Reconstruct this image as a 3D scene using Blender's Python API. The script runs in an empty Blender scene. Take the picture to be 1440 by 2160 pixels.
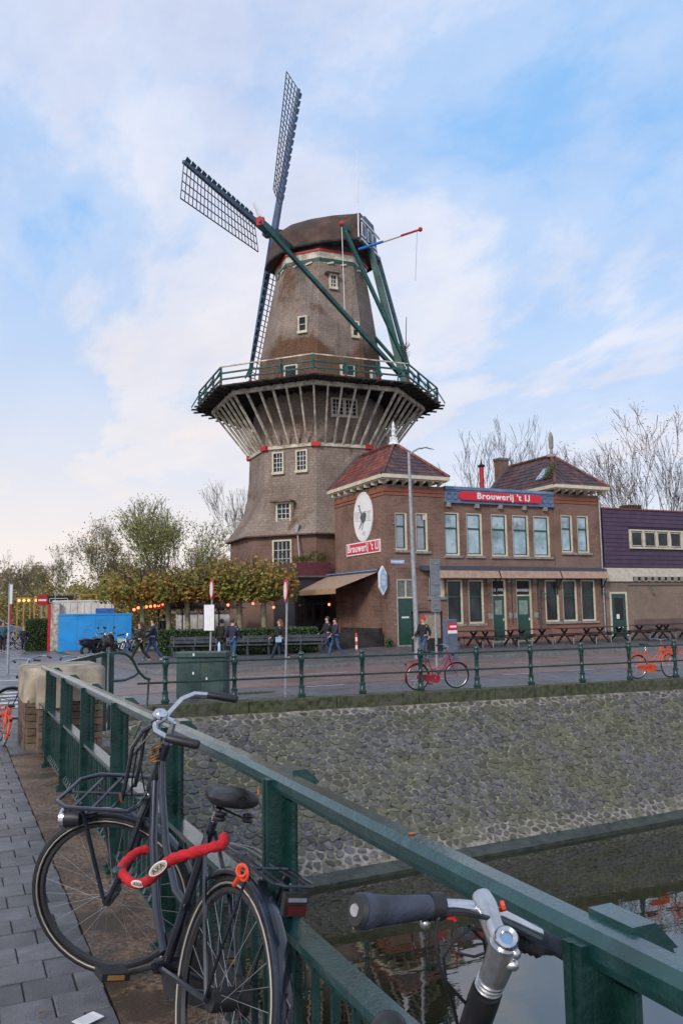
import bpy, bmesh, math, random
from mathutils import Vector, Matrix
from math import radians as R, sin, cos, pi, sqrt, atan2
random.seed(7)
scene = bpy.context.scene
col = scene.collection

# ------------------------------------------------------------------ camera
FPX, CAMZ = 1750.0, 2.1
PITCH, YAW, ROLL = math.atan(205 / 1750.0), R(24.8), 0.015
fw = Vector((sin(YAW) * cos(PITCH), cos(YAW) * cos(PITCH), sin(PITCH)))
rt0 = Vector((cos(YAW), -sin(YAW), 0))
up0 = rt0.cross(fw)
rt = rt0 * cos(ROLL) - up0 * sin(ROLL)
up = up0 * cos(ROLL) + rt0 * sin(ROLL)
CAM = Vector((0, 0, CAMZ))
cam_data = bpy.data.cameras.new('camera')
cam = bpy.data.objects.new('camera', cam_data)
col.objects.link(cam)
m = Matrix((rt, up, -fw)).transposed().to_4x4()
m.translation = CAM
cam.matrix_world = m
cam_data.sensor_fit = 'VERTICAL'
cam_data.sensor_height = 36
cam_data.lens = FPX / 2160 * 36
cam_data.clip_start = 0.05
cam_data.clip_end = 3000
scene.camera = cam

def at(px, py, X=None, Y=None, Z=None, D=None):
    """photo pixel -> point on a plane of the place (surveying helper)"""
    d = fw + rt * ((px - 720) / FPX) - up * ((py - 1080) / FPX)
    if X is not None: t = X / d.x
    elif Y is not None: t = Y / d.y
    elif Z is not None: t = (Z - CAMZ) / d.z
    else: t = D
    return CAM + d * t

# ------------------------------------------------------------------ world
SUN_EL, SUN_AZ = R(30), R(-128)      # soft light from the left, behind thin cloud
world = bpy.data.worlds.new('World')
scene.world = world
world.use_nodes = True
wt = world.node_tree
for n_ in list(wt.nodes): wt.nodes.remove(n_)
def N(tree, t, **kw):
    n = tree.nodes.new(t)
    for k, v in kw.items(): setattr(n, k, v)
    return n
def L(tree, a, b): tree.links.new(a, b)
def ramp(tree, fac, stops, interp='LINEAR'):
    r = N(tree, 'ShaderNodeValToRGB')
    r.color_ramp.interpolation = interp
    e = r.color_ramp.elements
    while len(e) > 1: e.remove(e[-1])
    e[0].position = stops[0][0]; e[0].color = (*stops[0][1], 1)
    for p_, c_ in stops[1:]:
        q = e.new(p_); q.color = (*c_, 1)
    if fac is not None: L(tree, fac, r.inputs[0])
    return r
def mathn(tree, op, a, b=None):
    n = N(tree, 'ShaderNodeMath', operation=op)
    for i, v in enumerate((a, b)):
        if v is None: continue
        if isinstance(v, (int, float)): n.inputs[i].default_value = v
        else: L(tree, v, n.inputs[i])
    return n.outputs[0]
def mixc(tree, fac, a, b, mode='MIX'):
    n = N(tree, 'ShaderNodeMix', data_type='RGBA', blend_type=mode)
    for i, v in ((0, fac), (6, a), (7, b)):
        if isinstance(v, (int, float)): n.inputs[i].default_value = v
        elif isinstance(v, tuple): n.inputs[i].default_value = (*v, 1)
        else: L(tree, v, n.inputs[i])
    return n.outputs[2]
wtc = N(wt, 'ShaderNodeTexCoord')
sep = N(wt, 'ShaderNodeSeparateXYZ'); L(wt, wtc.outputs['Generated'], sep.inputs[0])
den = mathn(wt, 'ADD', mathn(wt, 'MAXIMUM', sep.outputs[2], 0.0), 0.16)
cx = mathn(wt, 'DIVIDE', sep.outputs[0], den)
cyy = mathn(wt, 'DIVIDE', sep.outputs[1], den)
cmb = N(wt, 'ShaderNodeCombineXYZ'); L(wt, cx, cmb.inputs[0]); L(wt, cyy, cmb.inputs[1])
mp = N(wt, 'ShaderNodeMapping'); L(wt, cmb.outputs[0], mp.inputs[0])
mp.inputs['Rotation'].default_value = (0, 0, R(35)); mp.inputs['Scale'].default_value = (1.0, 0.62, 1)
mp.inputs['Location'].default_value = (20.5, -6.1, 0)
cn = N(wt, 'ShaderNodeTexNoise'); L(wt, mp.outputs[0], cn.inputs['Vector'])
cn.inputs['Scale'].default_value = 1.5; cn.inputs['Detail'].default_value = 7; cn.inputs['Roughness'].default_value = 0.58
cn.inputs['Distortion'].default_value = 0.25
cn2 = N(wt, 'ShaderNodeTexNoise'); L(wt, mp.outputs[0], cn2.inputs['Vector'])
cn2.inputs['Scale'].default_value = 3.4; cn2.inputs['Detail'].default_value = 6; cn2.inputs['Roughness'].default_value = 0.6
cmask = ramp(wt, cn.outputs[0], [(0.34, (0.08,) * 3), (0.45, (0.42,) * 3), (0.55, (0.84,) * 3), (0.66, (0.98,) * 3)], 'EASE')
# low in the sky the veil of cloud closes
lowf = N(wt, 'ShaderNodeMapRange'); L(wt, sep.outputs[2], lowf.inputs[0])
lowf.inputs[1].default_value = 0.06; lowf.inputs[2].default_value = 0.50; lowf.inputs[3].default_value = 0.97; lowf.inputs[4].default_value = 0.0
mask = mathn(wt, 'MAXIMUM', cmask.outputs[0], lowf.outputs[0])
sky = N(wt, 'ShaderNodeTexSky', sky_type='NISHITA')
sky.sun_disc = False; sky.sun_elevation = SUN_EL; sky.sun_rotation = SUN_AZ
sky.air_density = 1.3; sky.dust_density = 0.6; sky.ozone_density = 3.0
skyc = mixc(wt, 0.8, sky.outputs[0], (1.75, 3.9, 7.0))
# cloud colour: warm and bright low on the left, lilac grey patches, cool white high up
az = N(wt, 'ShaderNodeVectorMath', operation='DOT_PRODUCT')
L(wt, wtc.outputs['Generated'], az.inputs[0]); az.inputs[1].default_value = (-0.42, 0.9, 0)
azr = N(wt, 'ShaderNodeMapRange'); L(wt, az.outputs['Value'], azr.inputs[0])
azr.inputs[1].default_value = 0.28; azr.inputs[2].default_value = 0.80
lowm = N(wt, 'ShaderNodeMapRange'); L(wt, sep.outputs[2], lowm.inputs[0])
lowm.inputs[1].default_value = 0.03; lowm.inputs[2].default_value = 0.55; lowm.inputs[3].default_value = 1.0; lowm.inputs[4].default_value = 0.0
warm = mathn(wt, 'MULTIPLY', azr.outputs[0], lowm.outputs[0])
cl = ramp(wt, cn2.outputs[0], [(0.30, (4.3, 4.6, 5.8)), (0.5, (5.1, 5.4, 6.4)), (0.70, (6.2, 6.2, 6.7))])
cl2 = mixc(wt, warm, cl.outputs[0], (7.0, 6.05, 5.35))
grad = mixc(wt, mathn(wt, 'MULTIPLY', lowm.outputs[0], 0.45), cl2, (6.1, 5.9, 6.0))
fin = mixc(wt, mask, skyc, grad)
bg = N(wt, 'ShaderNodeBackground'); L(wt, fin, bg.inputs[0]); bg.inputs[1].default_value = 0.1
wo = N(wt, 'ShaderNodeOutputWorld'); L(wt, bg.outputs[0], wo.inputs[0])

sund = bpy.data.lights.new('sun', 'SUN'); sund.energy = 1.45; sund.angle = R(14); sund.color = (1.0, 0.90, 0.80)
sun = bpy.data.objects.new('sun', sund); col.objects.link(sun)
sdir = Vector((sin(SUN_AZ) * cos(SUN_EL), cos(SUN_AZ) * cos(SUN_EL), sin(SUN_EL)))
sun.rotation_euler = sdir.to_track_quat('Z', 'Y').to_euler()
sun.location = (-20, -10, 40)
vs = scene.view_settings
vs.view_transform = 'Standard'; vs.look = 'None'; vs.gamma = 1; vs.exposure = 0.58; vs.use_curve_mapping = False

# ------------------------------------------------------------------ materials
MATS = {}
def mat(name, c, rough=0.6, metal=0.0, var=0.12, scale=6.0, bump=0.0, bscale=40.0, spec=0.5, c2=None, m2=(0.45, 0.62), s2=2.5, wet=0, coat=0, trans=0, island=0.0):
    """noise-varied principled material; c2 = second colour in patches"""
    if name in MATS: return MATS[name]
    ma = bpy.data.materials.new(name); ma.use_nodes = True
    t = ma.node_tree; b = t.nodes['Principled BSDF']
    tc = N(t, 'ShaderNodeTexCoord')
    geo = N(t, 'ShaderNodeNewGeometry')
    pos = geo.outputs['Position']
    nz = N(t, 'ShaderNodeTexNoise'); L(t, pos, nz.inputs['Vector']); nz.inputs['Scale'].default_value = scale; nz.inputs['Detail'].default_value = 5
    lo = tuple(max(0, x * (1 - var * 2.2)) for x in c); hi = tuple(min(1, x * (1 + var * 2.2)) for x in c)
    out = ramp(t, nz.outputs[0], [(0.3, lo), (0.5, c), (0.7, hi)]).outputs[0]
    if c2:
        n2 = N(t, 'ShaderNodeTexNoise'); L(t, pos, n2.inputs['Vector']); n2.inputs['Scale'].default_value = s2; n2.inputs['Detail'].default_value = 8; n2.inputs['Roughness'].default_value = 0.65
        rp = ramp(t, n2.outputs[0], [(m2[0], (0,) * 3), (m2[1], (1,) * 3)])
        out = mixc(t, rp.outputs[0], out, c2)
    if island:
        oi = N(t, 'ShaderNodeObjectInfo')
        wn = N(t, 'ShaderNodeTexWhiteNoise'); wn.noise_dimensions = '2D'
        cb = N(t, 'ShaderNodeCombineXYZ'); L(t, oi.outputs['Random'], cb.inputs[0]); L(t, geo.outputs['Random Per Island'], cb.inputs[1]); L(t, cb.outputs[0], wn.inputs['Vector'])
        mr = N(t, 'ShaderNodeMapRange'); L(t, wn.outputs['Value'], mr.inputs[0]); mr.inputs[3].default_value = 1 - island; mr.inputs[4].default_value = 1 + island
        vm = N(t, 'ShaderNodeVectorMath', operation='SCALE'); L(t, out, vm.inputs[0]); L(t, mr.outputs[0], vm.inputs['Scale'])
        out = vm.outputs[0]
    L(t, out, b.inputs['Base Color'])
    b.inputs['Metallic'].default_value = metal
    b.inputs['Specular IOR Level'].default_value = spec
    if wet:
        n3 = N(t, 'ShaderNodeTexNoise'); L(t, pos, n3.inputs['Vector']); n3.inputs['Scale'].default_value = wet; n3.inputs['Detail'].default_value = 4
        rr = N(t, 'ShaderNodeMapRange'); L(t, n3.outputs[0], rr.inputs[0]); rr.inputs[1].default_value = 0.38; rr.inputs[2].default_value = 0.62; rr.inputs[3].default_value = max(0.08, rough - 0.3); rr.inputs[4].default_value = rough
        L(t, rr.outputs[0], b.inputs['Roughness'])
    else:
        b.inputs['Roughness'].default_value = rough
    if coat: b.inputs['Coat Weight'].default_value = coat; b.inputs['Coat Roughness'].default_value = 0.12
    if trans:
        b.inputs['Transmission Weight'].default_value = trans
    if bump:
        nb = N(t, 'ShaderNodeTexNoise'); L(t, pos, nb.inputs['Vector']); nb.inputs['Scale'].default_value = bscale; nb.inputs['Detail'].default_value = 4
        bp = N(t, 'ShaderNodeBump'); L(t, nb.outputs[0], bp.inputs['Height']); bp.inputs['Strength'].default_value = bump; bp.inputs['Distance'].default_value = 0.02
        L(t, bp.outputs[0], b.inputs['Normal'])
    MATS[name] = ma
    return ma

def brick_mat(name, c1, c2, mortar, bw=0.21, bh=0.062, ms=0.012, rough=0.85, stain=0.5, bias=0.0):
    if name in MATS: return MATS[name]
    ma = bpy.data.materials.new(name); ma.use_nodes = True
    t = ma.node_tree; b = t.nodes['Principled BSDF']
    geo = N(t, 'ShaderNodeNewGeometry'); sp = N(t, 'ShaderNodeSeparateXYZ'); L(t, geo.outputs['Position'], sp.inputs[0])
    cb = N(t, 'ShaderNodeCombineXYZ'); L(t, mathn(t, 'ADD', sp.outputs[0], sp.outputs[1]), cb.inputs[0]); L(t, sp.outputs[2], cb.inputs[1])
    br = N(t, 'ShaderNodeTexBrick'); L(t, cb.outputs[0], br.inputs['Vector'])
    br.inputs['Color1'].default_value = (*c1, 1); br.inputs['Color2'].default_value = (*c2, 1); br.inputs['Mortar'].default_value = (*mortar, 1)
    br.inputs['Scale'].default_value = 1; br.inputs['Mortar Size'].default_value = ms; br.inputs['Brick Width'].default_value = bw; br.inputs['Row Height'].default_value = bh
    br.inputs['Bias'].default_value = bias; br.inputs['Mortar Smooth'].default_value = 0.2
    nz = N(t, 'ShaderNodeTexNoise'); L(t, geo.outputs['Position'], nz.inputs['Vector']); nz.inputs['Scale'].default_value = 0.9; nz.inputs['Detail'].default_value = 8; nz.inputs['Roughness'].default_value = 0.65
    st = ramp(t, nz.outputs[0], [(0.3, (1 - stain,) * 3), (0.5, (0.95,) * 3), (0.72, (1.15, 1.12, 1.1))])
    o = mixc(t, 1.0, br.outputs[0], st.outputs[0], 'MULTIPLY')
    L(t, o, b.inputs['Base Color']); b.inputs['Roughness'].default_value = rough; b.inputs['Specular IOR Level'].default_value = 0.3
    bp = N(t, 'ShaderNodeBump'); L(t, br.outputs['Fac'], bp.inputs['Height']); bp.invert = True; bp.inputs['Strength'].default_value = 0.6; bp.inputs['Distance'].default_value = 0.01
    L(t, bp.outputs[0], b.inputs['Normal'])
    MATS[name] = ma
    return ma

def emit(name, c, s):
    if name in MATS: return MATS[name]
    ma = bpy.data.materials.new(name); ma.use_nodes = True; b = ma.node_tree.nodes['Principled BSDF']
    b.inputs['Base Color'].default_value = (*c, 1); b.inputs['Emission Color'].default_value = (*c, 1); b.inputs['Emission Strength'].default_value = s
    MATS[name] = ma; return ma

# ------------------------------------------------------------------ mesh helpers
def worigin(o):
    v = Vector((0, 0, 0))
    while o is not None:
        v = v + o.location; o = o.parent
    return v

class MB:
    def __init__(s): s.v = []; s.f = []
    def add(s, vs, fs):
        k = len(s.v); s.v += [tuple(x) for x in vs]; s.f += [tuple(i + k for i in f) for f in fs]; return s
    def box(s, x0, x1, y0, y1, z0, z1):
        return s.hexa([(x0, y0, z0), (x1, y0, z0), (x1, y1, z0), (x0, y1, z0), (x0, y0, z1), (x1, y0, z1), (x1, y1, z1), (x0, y1, z1)])
    def hexa(s, p):
        return s.add(p, [(0, 3, 2, 1), (4, 5, 6, 7), (0, 1, 5, 4), (1, 2, 6, 5), (2, 3, 7, 6), (3, 0, 4, 7)])
    def beam(s, a, b, w, h, up=(0, 0, 1), w2=None, h2=None):
        a = Vector(a); b = Vector(b); d = (b - a).normalized(); u = Vector(up)
        x = d.cross(u)
        if x.length < 1e-5: x = d.cross(Vector((1, 0, 0)))
        x.normalize(); y = x.cross(d)
        w2 = w if w2 is None else w2; h2 = h if h2 is None else h2
        p = [a - x * w / 2 - y * h / 2, a + x * w / 2 - y * h / 2, b + x * w2 / 2 - y * h2 / 2, b - x * w2 / 2 - y * h2 / 2,
             a - x * w / 2 + y * h / 2, a + x * w / 2 + y * h / 2, b + x * w2 / 2 + y * h2 / 2, b - x * w2 / 2 + y * h2 / 2]
        return s.hexa(p)
    def tube(s, a, b, r0, r1=None, n=8, cap=True):
        return s.path([a, b], [r0, r0 if r1 is None else r1], n, cap=cap)
    def path(s, pts, r, n=8, closed=False, cap=True, flat=1.0):
        pts = [Vector(p) for p in pts]; m_ = len(pts)
        if not hasattr(r, '__len__'): r = [r] * m_
        vs = []; prev = None
        for i, p in enumerate(pts):
            if closed: d = pts[(i + 1) % m_] - pts[i - 1]
            elif i == 0: d = pts[1] - p
            elif i == m_ - 1: d = p - pts[i - 1]
            else: d = (pts[i + 1] - p).normalized() + (p - pts[i - 1]).normalized()
            if d.length < 1e-9: d = Vector((0, 0, 1))
            d.normalize()
            if prev is None:
                u = Vector((0, 0, 1)) if abs(d.z) < 0.9 else Vector((1, 0, 0))
                x = d.cross(u).normalized()
            else:
                x = (prev - d * prev.dot(d))
                if x.length < 1e-6: x = d.orthogonal()
                x.normalize()
            prev = x; y = d.cross(x)
            for k in range(n):
                a_ = 2 * pi * (k + 0.5) / n
                vs.append(p + x * cos(a_) * r[i] + y * sin(a_) * r[i] * flat)
        fs = []
        for i in range(m_ if closed else m_ - 1):
            j = (i + 1) % m_
            for k in range(n):
                l = (k + 1) % n
                fs.append((i * n + k, i * n + l, j * n + l, j * n + k))
        if cap and not closed:
            fs.append(tuple(range(n))[::-1]); fs.append(tuple((m_ - 1) * n + k for k in range(n)))
        return s.add(vs, fs)
    def lathe(s, prof, n=16, o=(0, 0, 0), ax=None, a0=0.0):
        """prof [(r, h)] about an axis through o"""
        o = Vector(o); ax = Vector(ax or (0, 0, 1)).normalized()
        x = ax.orthogonal().normalized() if abs(ax.z) < 0.999 else Vector((1, 0, 0)); y = ax.cross(x)
        vs = []; fs = []
        for r_, h_ in prof:
            for k in range(n):
                a_ = a0 + 2 * pi * k / n
                vs.append(o + ax * h_ + x * cos(a_) * r_ + y * sin(a_) * r_)
        for i in range(len(prof) - 1):
            for k in range(n):
                l = (k + 1) % n
                fs.append((i * n + k, i * n + l, (i + 1) * n + l, (i + 1) * n + k))
        if prof[0][0] > 1e-4: fs.append(tuple(range(n))[::-1])
        if prof[-1][0] > 1e-4: fs.append(tuple((len(prof) - 1) * n + k for k in range(n)))
        return s.add(vs, fs)
    def prism(s, poly, ext):
        ext = Vector(ext); k = len(poly); vs = [Vector(p) for p in poly]; vs += [v + ext for v in vs]
        fs = [tuple(range(k))[::-1], tuple(range(k, 2 * k))]
        for i in range(k): j = (i + 1) % k; fs.append((i, j, k + j, k + i))
        return s.add(vs, fs)
    def torus(s, c, ax, R0, r, n=32, m_=8, a0=0, a1=2 * pi, xref=None, flat=1.0):
        c = Vector(c); ax = Vector(ax).normalized(); x = (Vector(xref) - ax * ax.dot(Vector(xref))).normalized() if xref else ax.orthogonal().normalized(); y = ax.cross(x)
        full = abs(a1 - a0 - 2 * pi) < 1e-6; N_ = n if full else n + 1
        vs = []; fs = []
        for i in range(N_):
            a_ = a0 + (a1 - a0) * i / n; e = x * cos(a_) + y * sin(a_)
            for k in range(m_):
                b_ = 2 * pi * k / m_
                vs.append(c + e * (R0 + r * cos(b_)) + ax * r * flat * sin(b_))
        for i in range(n):
            j = (i + 1) % N_
            for k in range(m_):
                l = (k + 1) % m_
                fs.append((i * m_ + k, j * m_ + k, j * m_ + l, i * m_ + l))
        if not full: fs.append(tuple(range(m_))); fs.append(tuple((N_ - 1) * m_ + k for k in range(m_))[::-1])
        return s.add(vs, fs)
    def ball(s, c, r, n=10, m_=6, sq=(1, 1, 1)):
        c = Vector(c); vs = []; fs = []
        for i in range(m_ + 1):
            t_ = pi * i / m_
            for k in range(n):
                p_ = 2 * pi * k / n
                vs.append((c.x + r * sq[0] * sin(t_) * cos(p_), c.y + r * sq[1] * sin(t_) * sin(p_), c.z + r * sq[2] * cos(t_)))
        for i in range(m_):
            for k in range(n):
                l = (k + 1) % n; fs.append((i * n + k, (i + 1) * n + k, (i + 1) * n + l, i * n + l))
        return s.add(vs, fs)
    def mesh(s, name, ma, off=Vector((0, 0, 0)), smooth=False):
        me = bpy.data.meshes.new(name)
        me.from_pydata([(a - off.x, b - off.y, c - off.z) for a, b, c in s.v], [], s.f)
        if ma: me.materials.append(ma)
        if smooth:
            me.polygons.foreach_set('use_smooth', [True] * len(me.polygons))
            try: me.set_sharp_from_angle(angle=R(40))
            except Exception: pass
        me.update()
        return me
    def build(s, name, ma, parent=None, smooth=False, bevel=0, **tags):
        if parent is not None: off = worigin(parent)
        elif s.v:
            xs = [v[0] for v in s.v]; ys = [v[1] for v in s.v]; zs = [v[2] for v in s.v]
            off = Vector(((min(xs) + max(xs)) / 2, (min(ys) + max(ys)) / 2, min(zs)))
        else: off = Vector((0, 0, 0))
        o = bpy.data.objects.new(name, s.mesh(name, ma, off, smooth))
        col.objects.link(o)
        if parent is not None: o.parent = parent
        else: o.location = off
        if bevel:
            bv = o.modifiers.new('bevel', 'BEVEL'); bv.width = bevel; bv.segments = 2; bv.limit_method = 'ANGLE'
        for k, v in tags.items(): o[k] = v
        return o

def thing(name, label, cat, loc=(0, 0, 0), group=None, rz=0):
    o = bpy.data.objects.new(name, None); col.objects.link(o)
    o.empty_display_size = 0.2
    o.location = loc; o.rotation_euler.z = rz; o['label'] = label; o['category'] = cat
    if group: o['group'] = group
    return o
def tag(o, label, cat, group=None):
    o['label'] = label; o['category'] = cat
    if group: o['group'] = group
    return o
def kids(o): return [c for c in bpy.data.objects if c.parent == o]
KIDS = {}
def copy_tree(o, parent=None, cmap=None):
    c = o.copy(); col.objects.link(c); c.parent = parent
    for ch in list(o.children): copy_tree(ch, c)
    return c
def linkmesh(name, me, parent, loc=(0, 0, 0), rot=None, scale=None, **tags):
    o = bpy.data.objects.new(name, me); col.objects.link(o)
    if parent is not None: o.parent = parent
    o.location = loc
    if rot is not None: o.rotation_euler = rot
    if scale is not None: o.scale = scale
    for k, v in tags.items(): o[k] = v
    return o
_fontcache = {}
def text_mesh(txt, size, depth=0.004, bold=0.0, sx=1.0):
    key = (txt, size, depth, bold, sx)
    cu = bpy.data.curves.new('lettering', 'FONT'); cu.body = txt; cu.size = size; cu.extrude = depth; cu.offset = 0; cu.space_character = 1.0 + (.10 if bold else 0)
    cu.align_x = 'CENTER'; cu.align_y = 'CENTER'; cu.resolution_u = 3
    o = bpy.data.objects.new('lettering', cu); col.objects.link(o)
    dg = bpy.context.evaluated_depsgraph_get(); dg.update()
    me = bpy.data.meshes.new_from_object(o.evaluated_get(dg))
    bpy.data.objects.remove(o); bpy.data.curves.remove(cu)
    return me
def lettering(txt, size, c, xdir, ydir, ma, parent, depth=0.004, bold=0.0, sx=1.0, name='lettering'):
    jtail = txt.endswith('IJ')
    me = text_mesh(txt[:-1] if jtail else txt, size, depth, bold)
    V0 = [v.co.copy() for v in me.vertices]; F0 = [tuple(p_.vertices) for p_ in me.polygons]
    if jtail:
        x9 = max(v.x for v in V0); xm = x9 + size * .20; hcap = max(v.y for v in V0 if v.x > x9 - size * .08); yb = min(v.y for v in V0 if v.x > x9 - size * .08); sw = size * .085; q_ = MB()
        pts_ = [(xm + size * .22, hcap), (xm + size * .22, yb + size * .18)] + [(xm + size * .08 + size * .14 * cos(R(a_)), yb + size * .16 - size * .16 * sin(R(a_))) for a_ in (0, 30, 60, 90, 120, 150)] + [(xm - size * .06, yb + size * .12)]
        for a_, b__ in zip(pts_, pts_[1:]):
            q_.beam((a_[0], a_[1], 0), (b__[0], b__[1], 0), sw, depth * 2, up=(0, 0, 1))
        k_ = len(V0); V0 += [Vector(v) for v in q_.v]; F0 += [tuple(i_ + k_ for i_ in f) for f in q_.f]
        mx_ = (xm + size * .26 - xm) / 2; V0 = [v - Vector((mx_, 0, 0)) for v in V0]
    V1, F1 = [], []
    for n__, (dx_, dy_) in enumerate([(0, 0)] + ([(-bold, 0), (bold, 0), (0, bold * .6), (0, -bold * .6), (-bold, bold * .5), (bold, -bold * .5)] if bold else [])):
        k_ = len(V1); V1 += [v + Vector((dx_, dy_, n__ * depth * .06)) for v in V0]; F1 += [tuple(i_ + k_ for i_ in f) for f in F0]
    me = bpy.data.meshes.new('lettering'); me.from_pydata([tuple(v) for v in V1], [], F1)
    x = Vector(xdir).normalized(); y = Vector(ydir).normalized(); z = x.cross(y)
    off = worigin(parent) if parent else Vector((0, 0, 0))
    c = Vector(c)
    for v in me.vertices:
        p = c + x * v.co.x * sx + y * v.co.y + z * v.co.z - off
        v.co = p
    me.materials.clear(); me.materials.append(ma)
    o = bpy.data.objects.new(name, me); col.objects.link(o); o.parent = parent
    return o
# ------------------------------------------------------------------ palette
M_asph = mat('asphalt', (0.115, 0.114, 0.124), 0.55, var=0.16, scale=3, bump=0.25, bscale=60, c2=(0.13, 0.13, 0.142), s2=0.5, wet=0.7)
M_redasph = mat('red_asphalt', (0.195, 0.125, 0.108), 0.6, var=0.14, scale=4, bump=0.25, bscale=60, c2=(0.145, 0.118, 0.113), s2=0.6, wet=0.8)
M_pave = mat('pavement_concrete', (0.105, 0.10, 0.102), 0.6, var=0.15, scale=5, bump=0.3, bscale=50, wet=1.0)
M_tile = mat('paving_tile', (0.100, 0.097, 0.104), 0.42, var=0.13, scale=9, bump=0.35, bscale=140, c2=(0.062, 0.066, 0.058), s2=1.6, m2=(0.48, 0.66), wet=2.5, island=0.26)
M_joint = mat('joint_sand', (0.055, 0.055, 0.046), 0.8, scale=30)
M_wetkerb = mat('wet_edge_strip', (0.165, 0.102, 0.062), 0.30, var=0.45, scale=46, bump=0.6, bscale=130, c2=(0.060, 0.034, 0.016), s2=2.2, m2=(0.46, 0.60), wet=3)
M_white = mat('road_paint', (0.55, 0.55, 0.56), 0.5, c2=(0.15, 0.15, 0.16), s2=6, m2=(0.5, 0.68))
M_kerbmoss = mat('mossy_kerb', (0.055, 0.062, 0.030), 0.85, var=0.3, scale=9, bump=0.5, bscale=60, c2=(0.085, 0.08, 0.062), s2=2.2, m2=(0.5, 0.62))
M_stone = mat('basalt_stone', (0.088, 0.083, 0.092), 0.6, var=0.25, scale=12, bump=0.5, bscale=70, c2=(0.090, 0.090, 0.055), s2=0.9, m2=(0.42, 0.60), island=0.38)
M_mortarmoss = mat('mossy_mortar', (0.145, 0.138, 0.085), 0.9, var=0.45, scale=7, bump=0.8, bscale=40, c2=(0.13, 0.12, 0.10), s2=0.6, m2=(0.52, 0.66))
M_mortar = mat('pale_mortar', (0.23, 0.205, 0.17), 0.9, var=0.25, scale=10, bump=0.5, bscale=60, c2=(0.085, 0.09, 0.055), s2=1.8, m2=(0.5, 0.66))
M_darkledge = mat('wet_ledge', (0.030, 0.036, 0.024), 0.4, var=0.3, scale=6, bump=0.4, bscale=30)
M_green = mat('green_rail_paint', (0.007, 0.034, 0.030), 0.40, var=0.22, scale=5, bump=0.2, bscale=70, c2=(0.014, 0.046, 0.040), s2=9, m2=(.5, .6), wet=5, coat=0.15, spec=0.4)
M_greentop = mat('green_rail_worn', (0.008, 0.046, 0.043), 0.28, var=0.12, scale=14, bump=0.16, bscale=80, c2=(0.020, 0.062, 0.058), s2=20, m2=(0.56, 0.64), wet=6, coat=0.5)
M_sand = mat('sandstone', (0.33, 0.275, 0.20), 0.85, var=0.25, scale=4, bump=0.3, bscale=60, c2=(0.24, 0.20, 0.155), s2=1.8, m2=(0.48, 0.66))
M_pilbrick = mat('pier_brick', (0.16, 0.10, 0.07), 0.85, var=0.25, scale=5, bump=0.4, bscale=50, c2=(0.10, 0.098, 0.060), s2=2.6, m2=(0.46, 0.6), island=0.25)
M_abut = mat('abutment_stone', (0.10, 0.09, 0.075), 0.85, var=0.3, scale=3, bump=0.4, bscale=30, c2=(0.06, 0.065, 0.04), s2=1.2)
M_grass = mat('grass', (0.06, 0.10, 0.025), 0.8, var=0.4, scale=20)
M_moss = mat('moss', (0.10, 0.16, 0.02), 0.9, var=0.3, scale=20)
M_ground = mat('park_ground', (0.075, 0.085, 0.05), 0.9, var=0.3, scale=0.4, bump=0.3, bscale=8)
M_brickpave = mat('terrace_pave', (0.15, 0.095, 0.075), 0.7, var=0.2, scale=6, bump=0.3, bscale=40, wet=1)

def water_mat():
    ma = bpy.data.materials.new('canal_water'); ma.use_nodes = True
    t = ma.node_tree; b = t.nodes['Principled BSDF']
    geo = N(t, 'ShaderNodeNewGeometry')
    mp_ = N(t, 'ShaderNodeMapping'); L(t, geo.outputs['Position'], mp_.inputs[0]); mp_.inputs['Scale'].default_value = (0.55, 1.6, 1)
    nz = N(t, 'ShaderNodeTexNoise'); L(t, mp_.outputs[0], nz.inputs['Vector']); nz.inputs['Scale'].default_value = 1.6; nz.inputs['Detail'].default_value = 3
    bp = N(t, 'ShaderNodeBump'); L(t, nz.outputs[0], bp.inputs['Height']); bp.inputs['Strength'].default_value = 0.022; bp.inputs['Distance'].default_value = 0.10
    L(t, bp.outputs[0], b.inputs['Normal'])
    n2 = N(t, 'ShaderNodeTexNoise'); L(t, geo.outputs['Position'], n2.inputs['Vector']); n2.inputs['Scale'].default_value = 0.8; n2.inputs['Detail'].default_value = 6
    L(t, ramp(t, n2.outputs[0], [(0.35, (0.012, 0.013, 0.007)), (0.65, (0.026, 0.026, 0.013))]).outputs[0], b.inputs['Base Color'])
    b.inputs['Roughness'].default_value = 0.02; b.inputs['IOR'].default_value = 2.0; b.inputs['Specular IOR Level'].default_value = 0.62
    return ma
M_water = water_mat()

# ------------------------------------------------------------------ ground, canal, roads
WZ = -2.85
def fenceY(x): return 19.15 - 0.09 * (x - 4.37)
def kerbY(x): return fenceY(x) - 0.22
def deck(y):
    if y < 3: return 0.52
    if y < 11.5: return 0.52 - (y - 3) * 0.012
    if y < 20: return 0.418 - (y - 11.5) * 0.049
    return 0.0
XA, XB = -8.0, 1.12          # bridge deck
mb = MB()
mb.add([(-600, kerbY(60) , -2.0), ], [])
mb = MB()
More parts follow.
